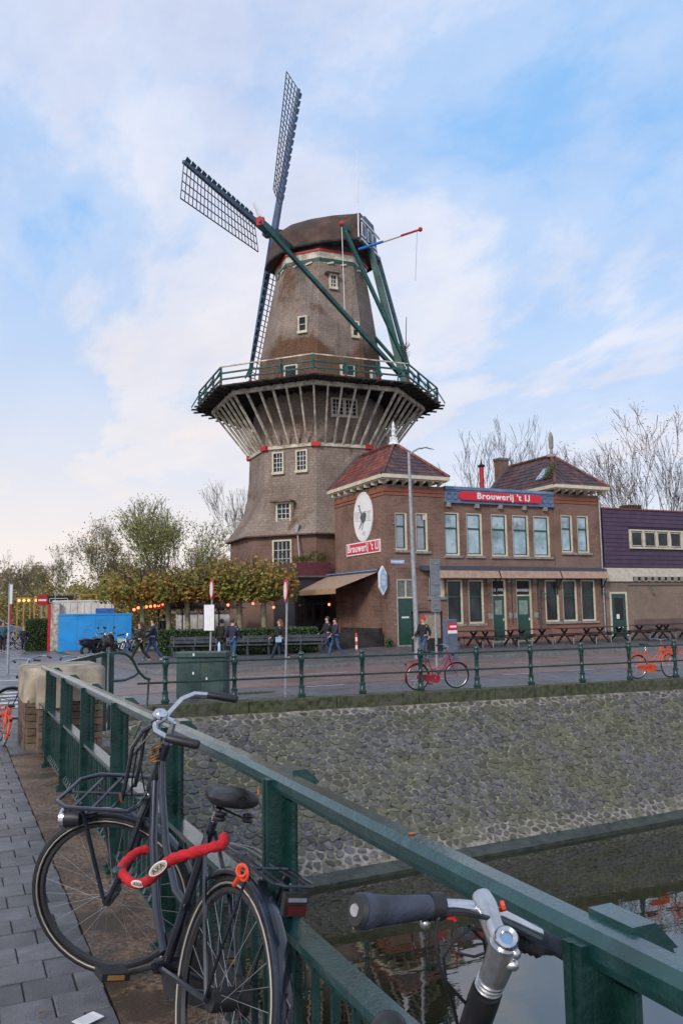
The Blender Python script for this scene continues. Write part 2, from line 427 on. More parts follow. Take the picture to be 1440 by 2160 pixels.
# quay side land as one sheet to the horizon
mb.add([(-700, 20.2, 0), (1.8, 20.2, 0), (1.8, kerbY(1.8) + .3, 0), (60, kerbY(60) + .3, 0), (700, kerbY(60) + .3, 0), (900, 1500, 0), (-900, 1500, 0)], [(0, 1, 2, 3, 4, 5, 6)])
g = mb.build('ground', M_ground, kind='structure')
MB().add([(-60, 19.6, 0.004), (1.8, 19.6, 0.004), (1.8, kerbY(1.8) + .28, .004), (60, kerbY(60) + .28, 0.004), (60, 32, 0.004), (-60, 26.9, 0.004)], [(0, 1, 2, 3, 4, 5)]).build('road', M_asph, kind='structure')
MB().add([(2.2, 21.9, 0.009), (60, 20.9, 0.009), (60, 30.6, 0.009), (13, 27.9, 0.009), (5.5, 27.3, 0.009), (3.6, 24.0, .009)], [(0, 1, 2, 3, 4, 5)]).build('red_lane', M_redasph, kind='structure')
# the street running on behind the bridge to the left
MB().add([(-30, 26, 0.008), (6.2, 27.2, 0.008), (4.9, 47, 0.008), (5, 110, 0.008), (-6, 110, 0.008), (-30, 60, .008)], [(0, 1, 2, 3, 4, 5)]).build('side_street', M_asph, kind='structure')
# raised pavement in front of the brewery, rising to the facade
pv = MB()
kp = [(8.3, 27.5), (12.8, 28.0), (18.5, 28.8), (31.5, 29.5), (60, 31.5)]
bk = [(8.3, 47, .14), (12.8, 44, .14), (18.5, 36.2, .30), (31.5, 36.2, .36), (60, 36.5, .5)]
for i in range(4):
    pv.add([(*kp[i], .12), (*kp[i + 1], .12), bk[i + 1], bk[i]], [(0, 1, 2, 3)])
pv.add([(6.0, 28.9, .12), (8.3, 27.5, .12), (8.3, 47, .14), (5.4, 47, .14)], [(0, 1, 2, 3)])
pv.build('pavement', M_pave, kind='structure')
kb = MB()
kq = [(5.4, 47), (6.0, 28.9)] + kp
for i in range(len(kq) - 1):
    kb.beam((*kq[i], .065), (*kq[i + 1], .065), .16, .134)
kb.build('kerb', mat('kerb_concrete', (0.17, 0.165, 0.16), .8, bump=.2), kind='structure')
MB().add([(9, 39.6, .15), (16.4, 36.9, .19), (18.7, 36.2, .31), (18.7, 47, .31), (9, 47, .15)], [(0, 1, 2, 3, 4)]).build('terrace', M_brickpave, kind='structure')
# road paint
def stripe(a, b, w=0.12, z=.016):
    a = Vector((a[0], a[1], z)); b = Vector((b[0], b[1], z)); d = (b - a).normalized(); n_ = Vector((-d.y, d.x, 0)) * w / 2
    return MB().add([a - n_, b - n_, b + n_, a + n_], [(0, 1, 2, 3)])
for a, b in [((8.69, 21.33), (9.85, 21.30)), ((12.0, 21.4), (13.2, 21.4)), ((15.39, 21.6), (16.4, 21.5)), ((18.08, 21.8), (19.1, 21.7)), ((18.9, 25.8), (20.1, 25.8)), ((23.3, 26.2), (24.5, 26.1)), ((21.6, 21.9), (22.8, 21.8)), ((27.5, 26.4), (28.8, 26.4)), ((6.6, 25.55), (11.9, 25.45)), ((14.6, 25.6), (15.9, 25.6))]:
    stripe(a, b).build('lane_marking', M_white, kind='structure')
for i in range(6):
    y = 20.6 + i * 0.92
    stripe((-3.2, y), (2.3, y - .1), .46, .018).build('zebra_stripe', M_white, kind='structure')
stripe((2.4, 25.6), (4.2, 25.4)).build('lane_marking', M_white, kind='structure')
stripe((.5, 28.6), (1.9, 28.6), .3).build('lane_marking', M_white, kind='structure')

# water and canal
MB().add([(-300, -60, WZ), (700, -60, WZ), (700, 20, WZ), (-300, 20, WZ)], [(0, 1, 2, 3)]).build('water', M_water, kind='structure')
# sloped stone revetment: top line and bottom line
def topP(x): return Vector((x, kerbY(x) + .02, -.27))
def botP(x): return Vector((x, 14.45 + (0.05 * (x - 5) if x < 19 else .7), WZ + 0.12))
def rev(u, v, h=0.0):
    """u = X metre, v = 0 bottom .. 1 top"""
    p = botP(u).lerp(topP(u), v)
    n_ = Vector((0, -2.6, 4)).normalized()
    return p + n_ * h
rb = MB()
nu, nv = 60, 8
X0, X1 = -3.0, 42.0
for j in range(nv + 1):
    for i in range(nu + 1):
        p = rev(X0 + (X1 - X0) * i / nu, j / nv); rb.v.append(tuple(p))
for j in range(nv):
    for i in range(nu): k = j * (nu + 1) + i; rb.f.append((k, k + 1, k + nu + 2, k + nu + 1))
revet = rb.build('revetment', M_mortarmoss, kind='structure')
# paler mortar courses along top, bottom and one crack
def band(v0, v1, x0, x1, name='mortar_band', jit=.02):
    b_ = MB(); n_ = int((x1 - x0) * 3)
    for i in range(n_ + 1):
        x = x0 + (x1 - x0) * i / n_
        b_.v.append(tuple(rev(x, v0 + random.uniform(-jit, jit), .004))); b_.v.append(tuple(rev(x, v1 + random.uniform(-jit, jit), .004)))
    b_.f = [(2 * i, 2 * i + 2, 2 * i + 3, 2 * i + 1) for i in range(n_)]
    return b_.build(name, M_mortar, revet)
band(0.935, 0.995, X0, X1); band(0.0, 0.11, X0, X1)
# stones: jittered hexagonal cells clipped against neighbours (Voronoi)
SX, SV = 0.205, 0.038
cells = {}
rs = random.Random(3)
rows = int(1 / SV)
c0, c1 = int(0.4 / SX), int(27 / SX)
for j in range(-1, rows + 2):
    sc_ = 1.0
    for i in range(c0 - 1, c1 + 2):
        cells[(i, j)] = ((i + (0.5 if j % 2 else 0) + rs.uniform(-.40, .40)) * SX, (j + .5 + rs.uniform(-.37, .37)) * SV)
VL = 4.9
def clip(poly, mx, my, nx, ny):
    out = []
    for a in range(len(poly)):
        p, q = poly[a - 1], poly[a]
        dp = (p[0] - mx) * nx + (p[1] - my) * ny; dq = (q[0] - mx) * nx + (q[1] - my) * ny
        if (dp <= 0) != (dq <= 0):
            t_ = dp / (dp - dq); out.append((p[0] + (q[0] - p[0]) * t_, p[1] + (q[1] - p[1]) * t_))
        if dq <= 0: out.append(q)
    return out
stones = []
for (i, j), (x, v) in cells.items():
    if not (c0 <= i <= c1 and 0 <= j < rows): continue
    y = v * VL
    poly = [(x - .4, y - .4), (x + .4, y - .4), (x + .4, y + .4), (x - .4, y + .4)]
    for dj in (-2, -1, 0, 1, 2):
        for di in (-2, -1, 0, 1, 2):
            if di == 0 and dj == 0: continue
            q = cells.get((i + di, j + dj))
            if not q: continue
            ddx, ddy = q[0] - x, q[1] * VL - y
            poly = clip(poly, x + ddx / 2, y + ddy / 2, ddx, ddy)
            if len(poly) < 3: break
        if len(poly) < 3: break
    if len(poly) < 3: continue
    ax_ = sum(p[0] for p in poly) / len(poly); ay = sum(p[1] for p in poly) / len(poly)
    edge = min(v, 1 - v)
    gap = .015 if .12 < v < .93 else .030
    pts = []
    # shrink and round corners
    P = []
    for a in range(len(poly)):
        p, q, r_ = poly[a - 1], poly[a], poly[(a + 1) % len(poly)]
        for w_ in ((.28, .72, 0), (0, .72, .28)):
            P.append((p[0] * w_[0] + q[0] * w_[1] + r_[0] * w_[2], p[1] * w_[0] + q[1] * w_[1] + r_[1] * w_[2]))
    for p in P:
        dx, dy = p[0] - ax_, p[1] - ay; l_ = sqrt(dx * dx + dy * dy) + 1e-6; k_ = max(.25, (l_ - gap) / l_)
        pts.append((ax_ + dx * k_, ay + dy * k_))
    if min(p[1] for p in pts) < 0.01 or max(p[1] for p in pts) > VL - .01: continue
    stones.append((ax_, ay, pts, rs.uniform(.012, .035)))
def stone_mb(s_, b_):
    ax_, ay, pts, h = s_
    k = len(b_.v); n_ = len(pts)
    for (sc_, hh) in ((1.0, -.004), (.9, h * .75), (.55, h)):
        for p in pts:
            b_.v.append(tuple(rev(ax_ + (p[0] - ax_) * sc_, (ay + (p[1] - ay) * sc_) / VL, hh)))
    for a in range(n_):
        c = (a + 1) % n_
        b_.f.append((k + a, k + c, k + n_ + c, k + n_ + a)); b_.f.append((k + n_ + a, k + n_ + c, k + 2 * n_ + c, k + 2 * n_ + a))
    b_.f.append(tuple(k + 2 * n_ + a for a in range(n_)))
# the 300 that show largest become single stones: visible ones nearest the camera
def vis_score(s_):
    p = rev(s_[0], s_[1] / VL); d = p - CAM; z = d.dot(fw); px = 720 + FPX * d.dot(rt) / z; py = 1080 - FPX * d.dot(up) / z
    if not (640 < px < 1440): return 1e9
    return d.length - 3.0 * min(1, 0)
stones.sort(key=vis_score)
restmb = MB()
for k, s_ in enumerate(stones):
    if k < 300:
        b_ = MB(); stone_mb(s_, b_)
        xs = [v[0] for v in b_.v]; c_ = Vector((sum(xs) / len(xs), sum(v[1] for v in b_.v) / len(xs), sum(v[2] for v in b_.v) / len(xs)))
        ro = worigin(revet)
        o = bpy.data.objects.new('stone', b_.mesh('stone', M_stone, c_, True)); col.objects.link(o); o.parent = revet; o.location = c_ - ro
    else: stone_mb(s_, restmb)
restmb.build('stone_facing', M_stone, revet, smooth=True, kind='stuff')
lg = MB()
for i in range(45):
    xa, xb = X0 + i, X0 + i + 1
    ya, yb = botP(xa).y, botP(xb).y
    lg.hexa([(xa, ya - .28, WZ - .3), (xb, yb - .28, WZ - .3), (xb, yb + .12, WZ - .3), (xa, ya + .12, WZ - .3), (xa, ya - .28, WZ + .07), (xb, yb - .28, WZ + .07), (xb, yb + .05, WZ + .16), (xa, ya + .05, WZ + .16)])
lg.build('toe_beam', M_darkledge, kind='structure')
# kerb stones crowning the quay
kstone = thing('quay_kerb', 'long mossy green kerb of stone blocks crowning the canal wall', 'kerb', (4, kerbY(4), -.27))
x = 1.95
while x < 42:
    w = 2.15 if x < 30 else 4
    b_ = MB(); y0, y1 = kerbY(x), kerbY(x + w - .015)
    dz = random.uniform(-.006, .006)
    b_.hexa([(x, y0, -.3), (x + w - .015, y1, -.3), (x + w - .015, y1 + .36, -.3), (x, y0 + .36, -.3), (x, y0, .012 + dz), (x + w - .015, y1, .012 + dz), (x + w - .015, y1 + .36, .018), (x, y0 + .36, .018)])
    b_.build('kerb_stone', M_kerbmoss, kstone, bevel=.015)
    x += w

# ------------------------------------------------------------------ bridge
def strip_y(x0, x1, ys, zoff, zb, name, ma, **k):
    b_ = MB()
    for y in ys:
        b_.v += [(x0, y, deck(y) + zoff), (x1, y, deck(y) + zoff), (x1, y, deck(y) + zb), (x0, y, deck(y) + zb)]
    for i in range(len(ys) - 1):
        a = 4 * i; c = a + 4
        b_.f += [(a, a + 1, c + 1, c), (a + 1, a + 2, c + 2, c + 1), (a + 2, a + 3, c + 3, c + 2), (a + 3, a, c, c + 3)]
    b_.f += [(0, 3, 2, 1), (len(b_.v) - 4, len(b_.v) - 3, len(b_.v) - 2, len(b_.v) - 1)]
    return b_.build(name, ma, **k)
ysb = [-8 + i * .75 for i in range(37)] + [20]
strip_y(-8.0, -1.9, ysb, -.10, -.6, 'bridge_road', M_asph, kind='structure')
sidewalk = strip_y(-1.9, 0.635, ysb, -.014, -.6, 'sidewalk', M_joint, kind='structure')
strip_y(0.637, 1.16, [y for y in ysb if y < 11], .0, -.62, 'bridge_edge', M_wetkerb, kind='structure')
strip_y(0.645, 1.9, [11.0, 11.8, 12.6, 13.4, 14.2, 15, 16, 17, 18, 19, 20], .0, -.62, 'corner_pavement', M_pave, kind='structure')
MB().box(-8, 1.85, 11.6, 19.8, WZ - .5, -.15).build('abutment', M_abut, kind='structure')
# paving tiles in broken bond, 21 cm
PT = .21
tm = MB(); t_ = PT - .004; h_ = .03
for (z_, i_) in ((-h_, 0), (-.005, 0), (0, .005)):
    tm.v += [(i_, i_, z_), (t_ - i_, i_, z_), (t_ - i_, t_ - i_, z_), (i_, t_ - i_, z_)]
for k in (0, 4):
    for a in range(4): b = (a + 1) % 4; tm.f.append((k + a, k + b, k + 4 + b, k + 4 + a))
tm.f.append((8, 9, 10, 11))
tile_me = tm.mesh('paving_tile', M_tile)
so = worigin(sidewalk)
cnt = 0; far = MB(); row = 0; y = 0.3
while y < 19.4:
    x = .632 - PT - (PT / 2 if row % 2 else 0)
    xs = ([(.632 - PT / 2 + .003, .5)] if row % 2 else [])
    while x > -1.85: xs.append((x, 1)); x -= PT
    for (xx, sc_) in xs:
        dz = random.uniform(-.0035, .0035)
        if 1.7 < y < 11.0 and xx > .07 * y - .55 + (.02 * y) and cnt < 298:
            linkmesh('paving_tile', tile_me, sidewalk, Vector((xx, y, deck(y + .1) + dz)) - so, (random.uniform(-.005, .005) - (.012 if y > 3 else 0), random.uniform(-.008, .008), random.uniform(-.006, .006)), (sc_, 1, 1)); cnt += 1
        elif xx > -.9 or y < 12:
            dz *= .6; far.box(xx, xx + t_ * sc_, y, y + t_, deck(y) - .03, deck(y + .1) + dz)
    y += PT; row += 1
far.build('paving', M_tile, sidewalk, kind='stuff')

# green bridge railing
RX = .98
rail = thing('bridge_railing', 'dark green iron bridge railing running from the foreground to the sandstone pier', 'railing', (RX, 5.5, .5))
PY = [-0.35, 1.13, 2.62, 4.12, 5.56, 7.0, 8.4, 9.85]
ends = [-1.8] + [10.7]
yy = [-1.8, 0, 1.5, 3.0, 4.5, 6.0, 7.5, 9.0, 10.75]
def rz_(y, o): return deck(y) + o
def pathbar(name, prof, offz, ma, dx=0.0, bevel=0):
    b_ = MB(); n_ = len(prof)
    for y in yy:
        for (px_, pz_) in prof: b_.v.append((RX + dx + px_, y, rz_(y, offz) + pz_))
    for i in range(len(yy) - 1):
        for a in range(n_):
            c = (a + 1) % n_; b_.f.append((i * n_ + a, i * n_ + c, (i + 1) * n_ + c, (i + 1) * n_ + a))
    b_.f.append(tuple(range(n_))[::-1]); b_.f.append(tuple((len(yy) - 1) * n_ + a for a in range(n_)))
    return b_.build(name, ma, rail)
pathbar('top_rail', [(-.030, -.044), (.030, -.044), (.034, -.030), (.034, -.006), (.020, .012), (-.020, .012), (-.034, -.006), (-.034, -.030)], 1.045, M_greentop)
pathbar('mid_rail', [(-.040, -.012), (.040, -.012), (.040, .012), (-.040, .012)], .60, M_greentop)
pathbar('mid_rail_web', [(-.006, -.06), (.006, -.06), (.006, -.013), (-.006, -.013)], .60, M_green)
pathbar('bottom_rail', [(-.034, -.010), (.034, -.010), (.034, .010), (-.034, .010)], .10, M_greentop)
pm = MB(); pw = .052
pm.box(-pw, pw, -.011, .011, 0, 1.035)
pm.box(-pw - .004, pw + .004, .011, .030, .03, 1.035)
pm.box(.012, .026, -.058, .058, 0, .97)
post_me = pm.mesh('post', M_green)
bp_ = MB().box(-.085, .085, -.075, .075, 0, .018)
for sx_ in (-.06, .06):
    for sy_ in (-.05, .05): bp_.lathe([(.013, .018), (.013, .03), (.006, .034)], 6, (sx_, sy_, 0))
foot_me = bp_.mesh('foot_plate', M_green)
cp = MB()
cp.prism([(pw + .05, -.055, .965), (pw + .05, .055, .965), (pw - .03, .055, .965), (pw - .03, -.055, .965)], (0, 0, .055))
cp.hexa([(.02, -.052, 1.02), (.115, -.052, 1.02), (.115, .052, 1.02), (.02, .052, 1.02), (.02, -.052, 1.066), (.07, -.052, 1.066), (.07, .052, 1.066), (.02, .052, 1.066)])
cap_me = cp.mesh('post_cap', M_greentop)
clm = MB().box(-.05, .05, -.035, .035, .57, .63).mesh('clamp', M_green)
ro = worigin(rail)
for y in PY:
    pl = Vector((RX, y, deck(y))) - ro
    p_ = linkmesh('post', post_me, rail, pl)
    linkmesh('foot_plate', foot_me, p_); linkmesh('post_cap', cap_me, p_); linkmesh('clamp', clm, p_)
bm_ = MB().box(-.0095, .0095, -.0095, .0095, .095, .585)
bal_me = bm_.mesh('baluster', M_green)
bmk = MB().hexa([(-.03, -.02, .112), (.03, -.02, .112), (.03, .02, .112), (-.03, .02, .112), (-.012, -.012, .145), (.012, -.012, .145), (.012, .012, .145), (-.012, .012, .145)]).mesh('baluster_shoe', M_green)
for i in range(len(PY) - 1):
    for k in range(1, 11):
        y = PY[i] + (PY[i + 1] - PY[i]) * k / 11
        b_ = linkmesh('baluster', bal_me, rail, Vector((RX, y, deck(y))) - ro)
        if y > 0: linkmesh('baluster_shoe', bmk, b_)
for k in range(1, 7):
    y = PY[-1] + .13 * k; linkmesh('baluster', bal_me, rail, Vector((RX, y, deck(y))) - ro)

# sandstone pier at the end of the railing
pier = thing('bridge_pier', 'squat bridge-end pier of reddish brick blocks under a rounded sandstone cap', 'pier', (1.25, 11.6, .4))
def rblock(x0, x1, y0, y1, z0, z1, r=.12, n=5, chamfer=0.0):
    pts = []
    for (cx_, cy_, a0) in ((x1 - r, y1 - r, 0), (x0 + r, y1 - r, 90), (x0 + r, y0 + r, 180), (x1 - r, y0 + r, 270)):
        for k in range(n + 1): a = R(a0 + 90 * k / n); pts.append((cx_ + r * cos(a), cy_ + r * sin(a)))
    b_ = MB(); m_ = len(pts); cx_, cy_ = (x0 + x1) / 2, (y0 + y1) / 2
    lv = [(z0, 0), (z1 - chamfer, 0)] + ([(z1 - chamfer * .35, chamfer * .35), (z1, chamfer)] if chamfer else [(z1, 0)])
    for z, ins in lv:
        for (x, y) in pts:
            dx, dy = x - cx_, y - cy_
            b_.v.append((cx_ + dx * (1 - ins / ((x1 - x0) / 2)), cy_ + dy * (1 - ins / ((y1 - y0) / 2)), z))
    for i in range(len(lv) - 1):
        for k in range(m_): l_ = (k + 1) % m_; b_.f.append((i * m_ + k, i * m_ + l_, (i + 1) * m_ + l_, (i + 1) * m_ + k))
    b_.f.append(tuple((len(lv) - 1) * m_ + k for k in range(m_))); b_.f.append(tuple(range(m_))[::-1])
    return b_
rblock(.86, 1.74, 11.3, 12.5, .2, .99, .10).build('core', M_abut, pier)
rblock(.80, 1.80, 11.22, 12.5, .99, 1.42, .14, chamfer=.045).build('cap_stone', M_sand, pier, smooth=True)
rblock(.93, 1.32, 10.86, 11.3, .95, 1.34, .11, chamfer=.04).build('cap_stone', M_sand, pier, smooth=True)
z = .33; row = 0
while z < .98:
    h = .078
    xoff = .11 if row % 2 else 0
    def course(a, b, mk):
        x = a - xoff
        while x < b:
            x0_, x1_ = max(a, x), min(b, x + .215)
            if x1_ - x0_ > .03: mk(x0_, x1_).build('brick', M_pilbrick, pier)
            x += .222
    course(.95, 1.34, lambda a, b: MB().box(a, b, 10.90, 10.98, z, z + h))
    course(10.98, 11.28, lambda a, b: MB().box(.95, 1.03, a, b, z, z + h))
    course(.84, .95, lambda a, b: MB().box(a, b, 11.24, 11.32, z, z + h))
    course(11.32, 12.5, lambda a, b: MB().box(.82, .90, a, b, z, z + h))
    course(1.36, 1.76, lambda a, b: MB().box(a, b, 11.24, 11.32, z, z + h))
    z += h + .010; row += 1
MB().box(.96, 1.33, 10.92, 11.3, -.3, .96).build('core', M_abut, pier)
MB().box(.645, 1.95, 11.0, 13, -1.0, .33).build('footing', M_abut, pier)
# ------------------------------------------------------------------ quay fence
fence = thing('quay_fence', 'green cast iron quay fence of turned posts and two round rails above the canal wall', 'fence', (12, fenceY(12), 0))
fo = worigin(fence)
fp = MB().lathe([(.085, 0), (.085, .05), (.10, .055), (.10, .09), (.072, .12), (.066, .24), (.078, .25), (.078, .275), (.052, .30), (.046, .44), (.056, .47), (.066, .485), (.066, .515), (.056, .53), (.050, .56), (.056, .82), (.072, .86), (.080, .90), (.078, .97), (.06, 1.0)], 12)
fp_me = fp.mesh('post', M_green, smooth=True)
fk_me = MB().lathe([(.06, 1.0), (.074, 1.02), (.07, 1.06), (.045, 1.085), (.0, 1.09)], 12).mesh('knob', M_greentop, smooth=True)
FXS = [4.37, 5.96, 7.59, 9.15, 10.72, 12.32, 13.93, 15.53, 17.09, 18.66, 20.25, 21.8, 23.4, 25.0, 26.6, 28.2, 29.8]
for x in FXS:
    o = linkmesh('post', fp_me, fence, Vector((x, fenceY(x), .01)) - fo)
    linkmesh('knob', fk_me, o)
for z in (.94, .50):
    MB().path([(3.75, fenceY(3.75), z), (12, fenceY(12), z - .004), (20, fenceY(20), z), (31, fenceY(31), z)], .024, 8).build('rail', M_green, fence, smooth=True)

# corner railing: straight stretch behind the pier, end posts and scrolled stay
cr = thing('corner_railing', 'short green railing behind the pier ending in two posts and a curved stay', 'railing', (2.0, 15.2, .2))
def gz(x, y): return max(0.0, deck(y)) if x < 1.9 else 0.1
MB().beam((1.40, 13.2, 1.33), (2.45, 15.6, 1.36), .075, .07).build('top_rail', M_greentop, cr)
for k in range(3):
    f_ = k / 3 + .05; x, y = 1.4 + 1.05 * f_, 13.2 + 2.4 * f_
    MB().box(x - .055, x + .055, y - .03, y + .03, .1, 1.33).build('post', M_green, cr)
MB().box(2.40, 2.50, 15.56, 15.66, 0, 1.37).build('post', M_green, cr)
MB().box(2.54, 2.63, 15.62, 15.72, 0, 1.38).build('post', M_green, cr)
MB().path([(2.58, 15.67, 1.36), (2.72, 15.72, 1.37), (2.86, 15.78, 1.34), (2.98, 15.83, 1.26), (3.05, 15.87, 1.14), (3.13, 15.9, .99), (3.26, 15.95, .87), (3.36, 16.0, .84)], .026, 6).build('curved_stay', M_green, cr, smooth=True)
MB().path([(2.58, 15.67, .86), (2.85, 15.78, .86), (3.05, 15.87, .92), (3.16, 15.92, 1.0)], .022, 6).build('brace', M_green, cr, smooth=True)
MB().path([(3.04, 15.8, -.2), (3.3, 15.97, .3), (3.34, 16.0, .86)], .022, 6).build('stay_leg', M_green, cr, smooth=True)

# ------------------------------------------------------------------ windmill
M_body = None
def mill_mat():
    ma = bpy.data.materials.new('weathered_mill_cladding'); ma.use_nodes = True
    t = ma.node_tree; b = t.nodes['Principled BSDF']
    geo = N(t, 'ShaderNodeNewGeometry'); sp = N(t, 'ShaderNodeSeparateXYZ'); L(t, geo.outputs['Position'], sp.inputs[0])
    n1 = N(t, 'ShaderNodeTexNoise'); L(t, geo.outputs['Position'], n1.inputs['Vector']); n1.inputs['Scale'].default_value = 0.42; n1.inputs['Detail'].default_value = 9; n1.inputs['Roughness'].default_value = .62
    base = ramp(t, n1.outputs[0], [(0.32, (0.185, 0.140, 0.112)), (0.5, (0.262, 0.204, 0.168)), (0.68, (0.318, 0.258, 0.218))]).outputs[0]
    # rust coloured moss stains
    n2 = N(t, 'ShaderNodeTexNoise'); L(t, geo.outputs['Position'], n2.inputs['Vector']); n2.inputs['Scale'].default_value = 0.33; n2.inputs['Detail'].default_value = 8; n2.inputs['Roughness'].default_value = .6; n2.inputs['Distortion'].default_value = .4
    # stains gather just above the gallery and below the top third
    zb = N(t, 'ShaderNodeMapRange'); L(t, sp.outputs[2], zb.inputs[0]); zb.inputs[1].default_value = 19.6; zb.inputs[2].default_value = 17.2
    zb2 = N(t, 'ShaderNodeMapRange'); L(t, sp.outputs[2], zb2.inputs[0]); zb2.inputs[1].default_value = 14.5; zb2.inputs[2].default_value = 16.5
    zz = mathn(t, 'MULTIPLY', zb.outputs[0], zb2.outputs[0])
    m1 = mathn(t, 'ADD', mathn(t, 'MULTIPLY', zz, .30), n2.outputs[0])
    st = ramp(t, m1, [(0.57, (0,) * 3), (0.66, (1,) * 3)])
    c = mixc(t, mathn(t, 'MULTIPLY', st.outputs[0], .8), base, (0.115, 0.052, 0.022))
    # vertical drips
    mp_ = N(t, 'ShaderNodeMapping'); L(t, geo.outputs['Position'], mp_.inputs[0]); mp_.inputs['Scale'].default_value = (3.2, 3.2, .22)
    n3 = N(t, 'ShaderNodeTexNoise'); L(t, mp_.outputs[0], n3.inputs['Vector']); n3.inputs['Scale'].default_value = 1; n3.inputs['Detail'].default_value = 6
    dr = ramp(t, n3.outputs[0], [(0.28, (.72,) * 3), (0.42, (1,) * 3), (.7, (1.05,) * 3)])
    c = mixc(t, 1.0, c, dr.outputs[0], 'MULTIPLY')
    # courses of shingles
    cb = N(t, 'ShaderNodeCombineXYZ'); L(t, mathn(t, 'ADD', mathn(t, 'MULTIPLY', sp.outputs[0], .9), mathn(t, 'MULTIPLY', sp.outputs[1], -.6)), cb.inputs[0]); L(t, sp.outputs[2], cb.inputs[1])
    br = N(t, 'ShaderNodeTexBrick'); L(t, cb.outputs[0], br.inputs['Vector']); br.inputs['Scale'].default_value = 1; br.inputs['Brick Width'].default_value = .34; br.inputs['Row Height'].default_value = .16; br.inputs['Mortar Size'].default_value = .014
    br.inputs['Color1'].default_value = (1.06,) * 3 + (1,); br.inputs['Color2'].default_value = (.86,) * 3 + (1,); br.inputs['Mortar'].default_value = (.70,) * 3 + (1,)
    c = mixc(t, 0.85, c, br.outputs[0], 'MULTIPLY')
    n5 = N(t, 'ShaderNodeTexNoise'); L(t, geo.outputs['Position'], n5.inputs['Vector']); n5.inputs['Scale'].default_value = 9; n5.inputs['Detail'].default_value = 5; n5.inputs['Roughness'].default_value = .7
    c = mixc(t, 1.0, c, ramp(t, n5.outputs[0], [(.3, (.72,) * 3), (.5, (1,) * 3), (.7, (1.25,) * 3)]).outputs[0], 'MULTIPLY')
    L(t, c, b.inputs['Base Color']); b.inputs['Roughness'].default_value = .9; b.inputs['Specular IOR Level'].default_value = .2
    bp = N(t, 'ShaderNodeBump'); L(t, br.outputs['Fac'], bp.inputs['Height']); bp.invert = True; bp.inputs['Strength'].default_value = .5; bp.inputs['Distance'].default_value = .02
    L(t, bp.outputs[0], b.inputs['Normal'])
    return ma
M_body = mill_mat()
M_thatch = mat('cap_thatch', (0.078, 0.046, 0.034), .95, var=.25, scale=1.2, bump=.8, bscale=14, c2=(0.055, 0.045, 0.035), s2=.8)
M_millbrick = brick_mat('mill_base_brick', (0.235, 0.125, 0.092), (0.17, 0.095, 0.075), (0.19, 0.15, 0.125), bw=.24, bh=.07, ms=.01, stain=.35)
M_cream = mat('cream_paint', (0.62, 0.55, 0.41), .6, var=.06, scale=3, c2=(0.45, 0.41, 0.32), s2=2, m2=(.5, .72))
M_creamwood = mat('weathered_cream_strut', (0.62, 0.55, 0.44), .75, var=.15, scale=3, c2=(0.26, 0.235, 0.20), s2=1.6, m2=(.45, .65))
M_redp = mat('red_paint', (0.45, 0.015, 0.02), .5, var=.1)
M_whitep = mat('white_paint', (0.72, 0.72, 0.72), .5, var=.05)
M_bluep = mat('sail_blue', (0.035, 0.070, 0.155), .45, var=.2, scale=1.5, c2=(0.05, 0.10, 0.19), s2=1)
M_millgreen = mat('mill_green', (0.014, 0.075, 0.068), .5, var=.2, scale=2)
M_lattice = mat('sail_lattice', (0.075, 0.060, 0.075), .7, var=.2)
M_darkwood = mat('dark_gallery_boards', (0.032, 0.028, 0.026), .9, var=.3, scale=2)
M_glass = mat('window_glass', (0.020, 0.026, 0.028), .06, var=.5, scale=.9, spec=.35)
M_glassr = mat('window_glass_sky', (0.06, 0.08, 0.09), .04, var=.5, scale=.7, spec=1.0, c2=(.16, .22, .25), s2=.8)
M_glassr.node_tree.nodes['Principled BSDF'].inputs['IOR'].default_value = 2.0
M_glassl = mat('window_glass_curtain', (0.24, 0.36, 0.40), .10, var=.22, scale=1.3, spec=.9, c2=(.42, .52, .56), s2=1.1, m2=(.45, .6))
M_metal = mat('grey_metal', (0.30, 0.31, 0.33), .45, metal=.6, var=.1)
M_dark = mat('dark_void', (0.015, 0.015, 0.016), .7)

CM = Vector((20.89, 48.59, 0))
TW = -Vector((CM.x, CM.y, 0)).normalized()       # toward the camera side
RTm = Vector((-TW.y, TW.x, 0))                    # to the right seen from there
mill = thing('windmill', 'tall octagonal brown clad tower windmill with blue sails and wide gallery behind the brewery', 'windmill', CM)
def mp3(phi, r, z):
    """phi degrees from the camera side, to the right"""
    a = R(phi); return CM + (TW * cos(a) + RTm * sin(a)) * r + Vector((0, 0, z))
A0 = -2.0
def shift(z): return RTm * (.30 * max(0, min(1, (z - 12) / 12)))
def octa(prof, parent, name, ma, steps=1):
    b_ = MB()
    for r, z in prof:
        for k in range(8): b_.v.append(tuple(mp3(A0 + 45 * k, r, z) + shift(z)))
    for i in range(len(prof) - 1):
        for k in range(8):
            l_ = (k + 1) % 8; b_.f.append((i * 8 + k, i * 8 + l_, (i + 1) * 8 + l_, (i + 1) * 8 + k))
    b_.f.append(tuple(range(8))[::-1]); b_.f.append(tuple((len(prof) - 1) * 8 + k for k in range(8)))
    return b_.build(name, ma, parent)
PROF = [(6.0, 6.42), (5.98, 6.5), (5.55, 7.05), (5.15, 7.6), (4.85, 8.25), (4.64, 9.1), (4.52, 10.2), (4.46, 11.9), (4.28, 14.0), (4.08, 16.5), (3.92, 18.3), (3.62, 20.2), (3.28, 22.2), (3.02, 23.6), (2.86, 24.8)]
def rad(z):
    for (r0, z0), (r1, z1) in zip(PROF, PROF[1:]):
        if z0 <= z <= z1: return r0 + (r1 - r0) * (z - z0) / (z1 - z0)
    return 5.72
base = octa([(5.74, 0), (5.70, 6.44)], mill, 'brick_base', M_millbrick)
body = octa(PROF, mill, 'tower_body', M_body)
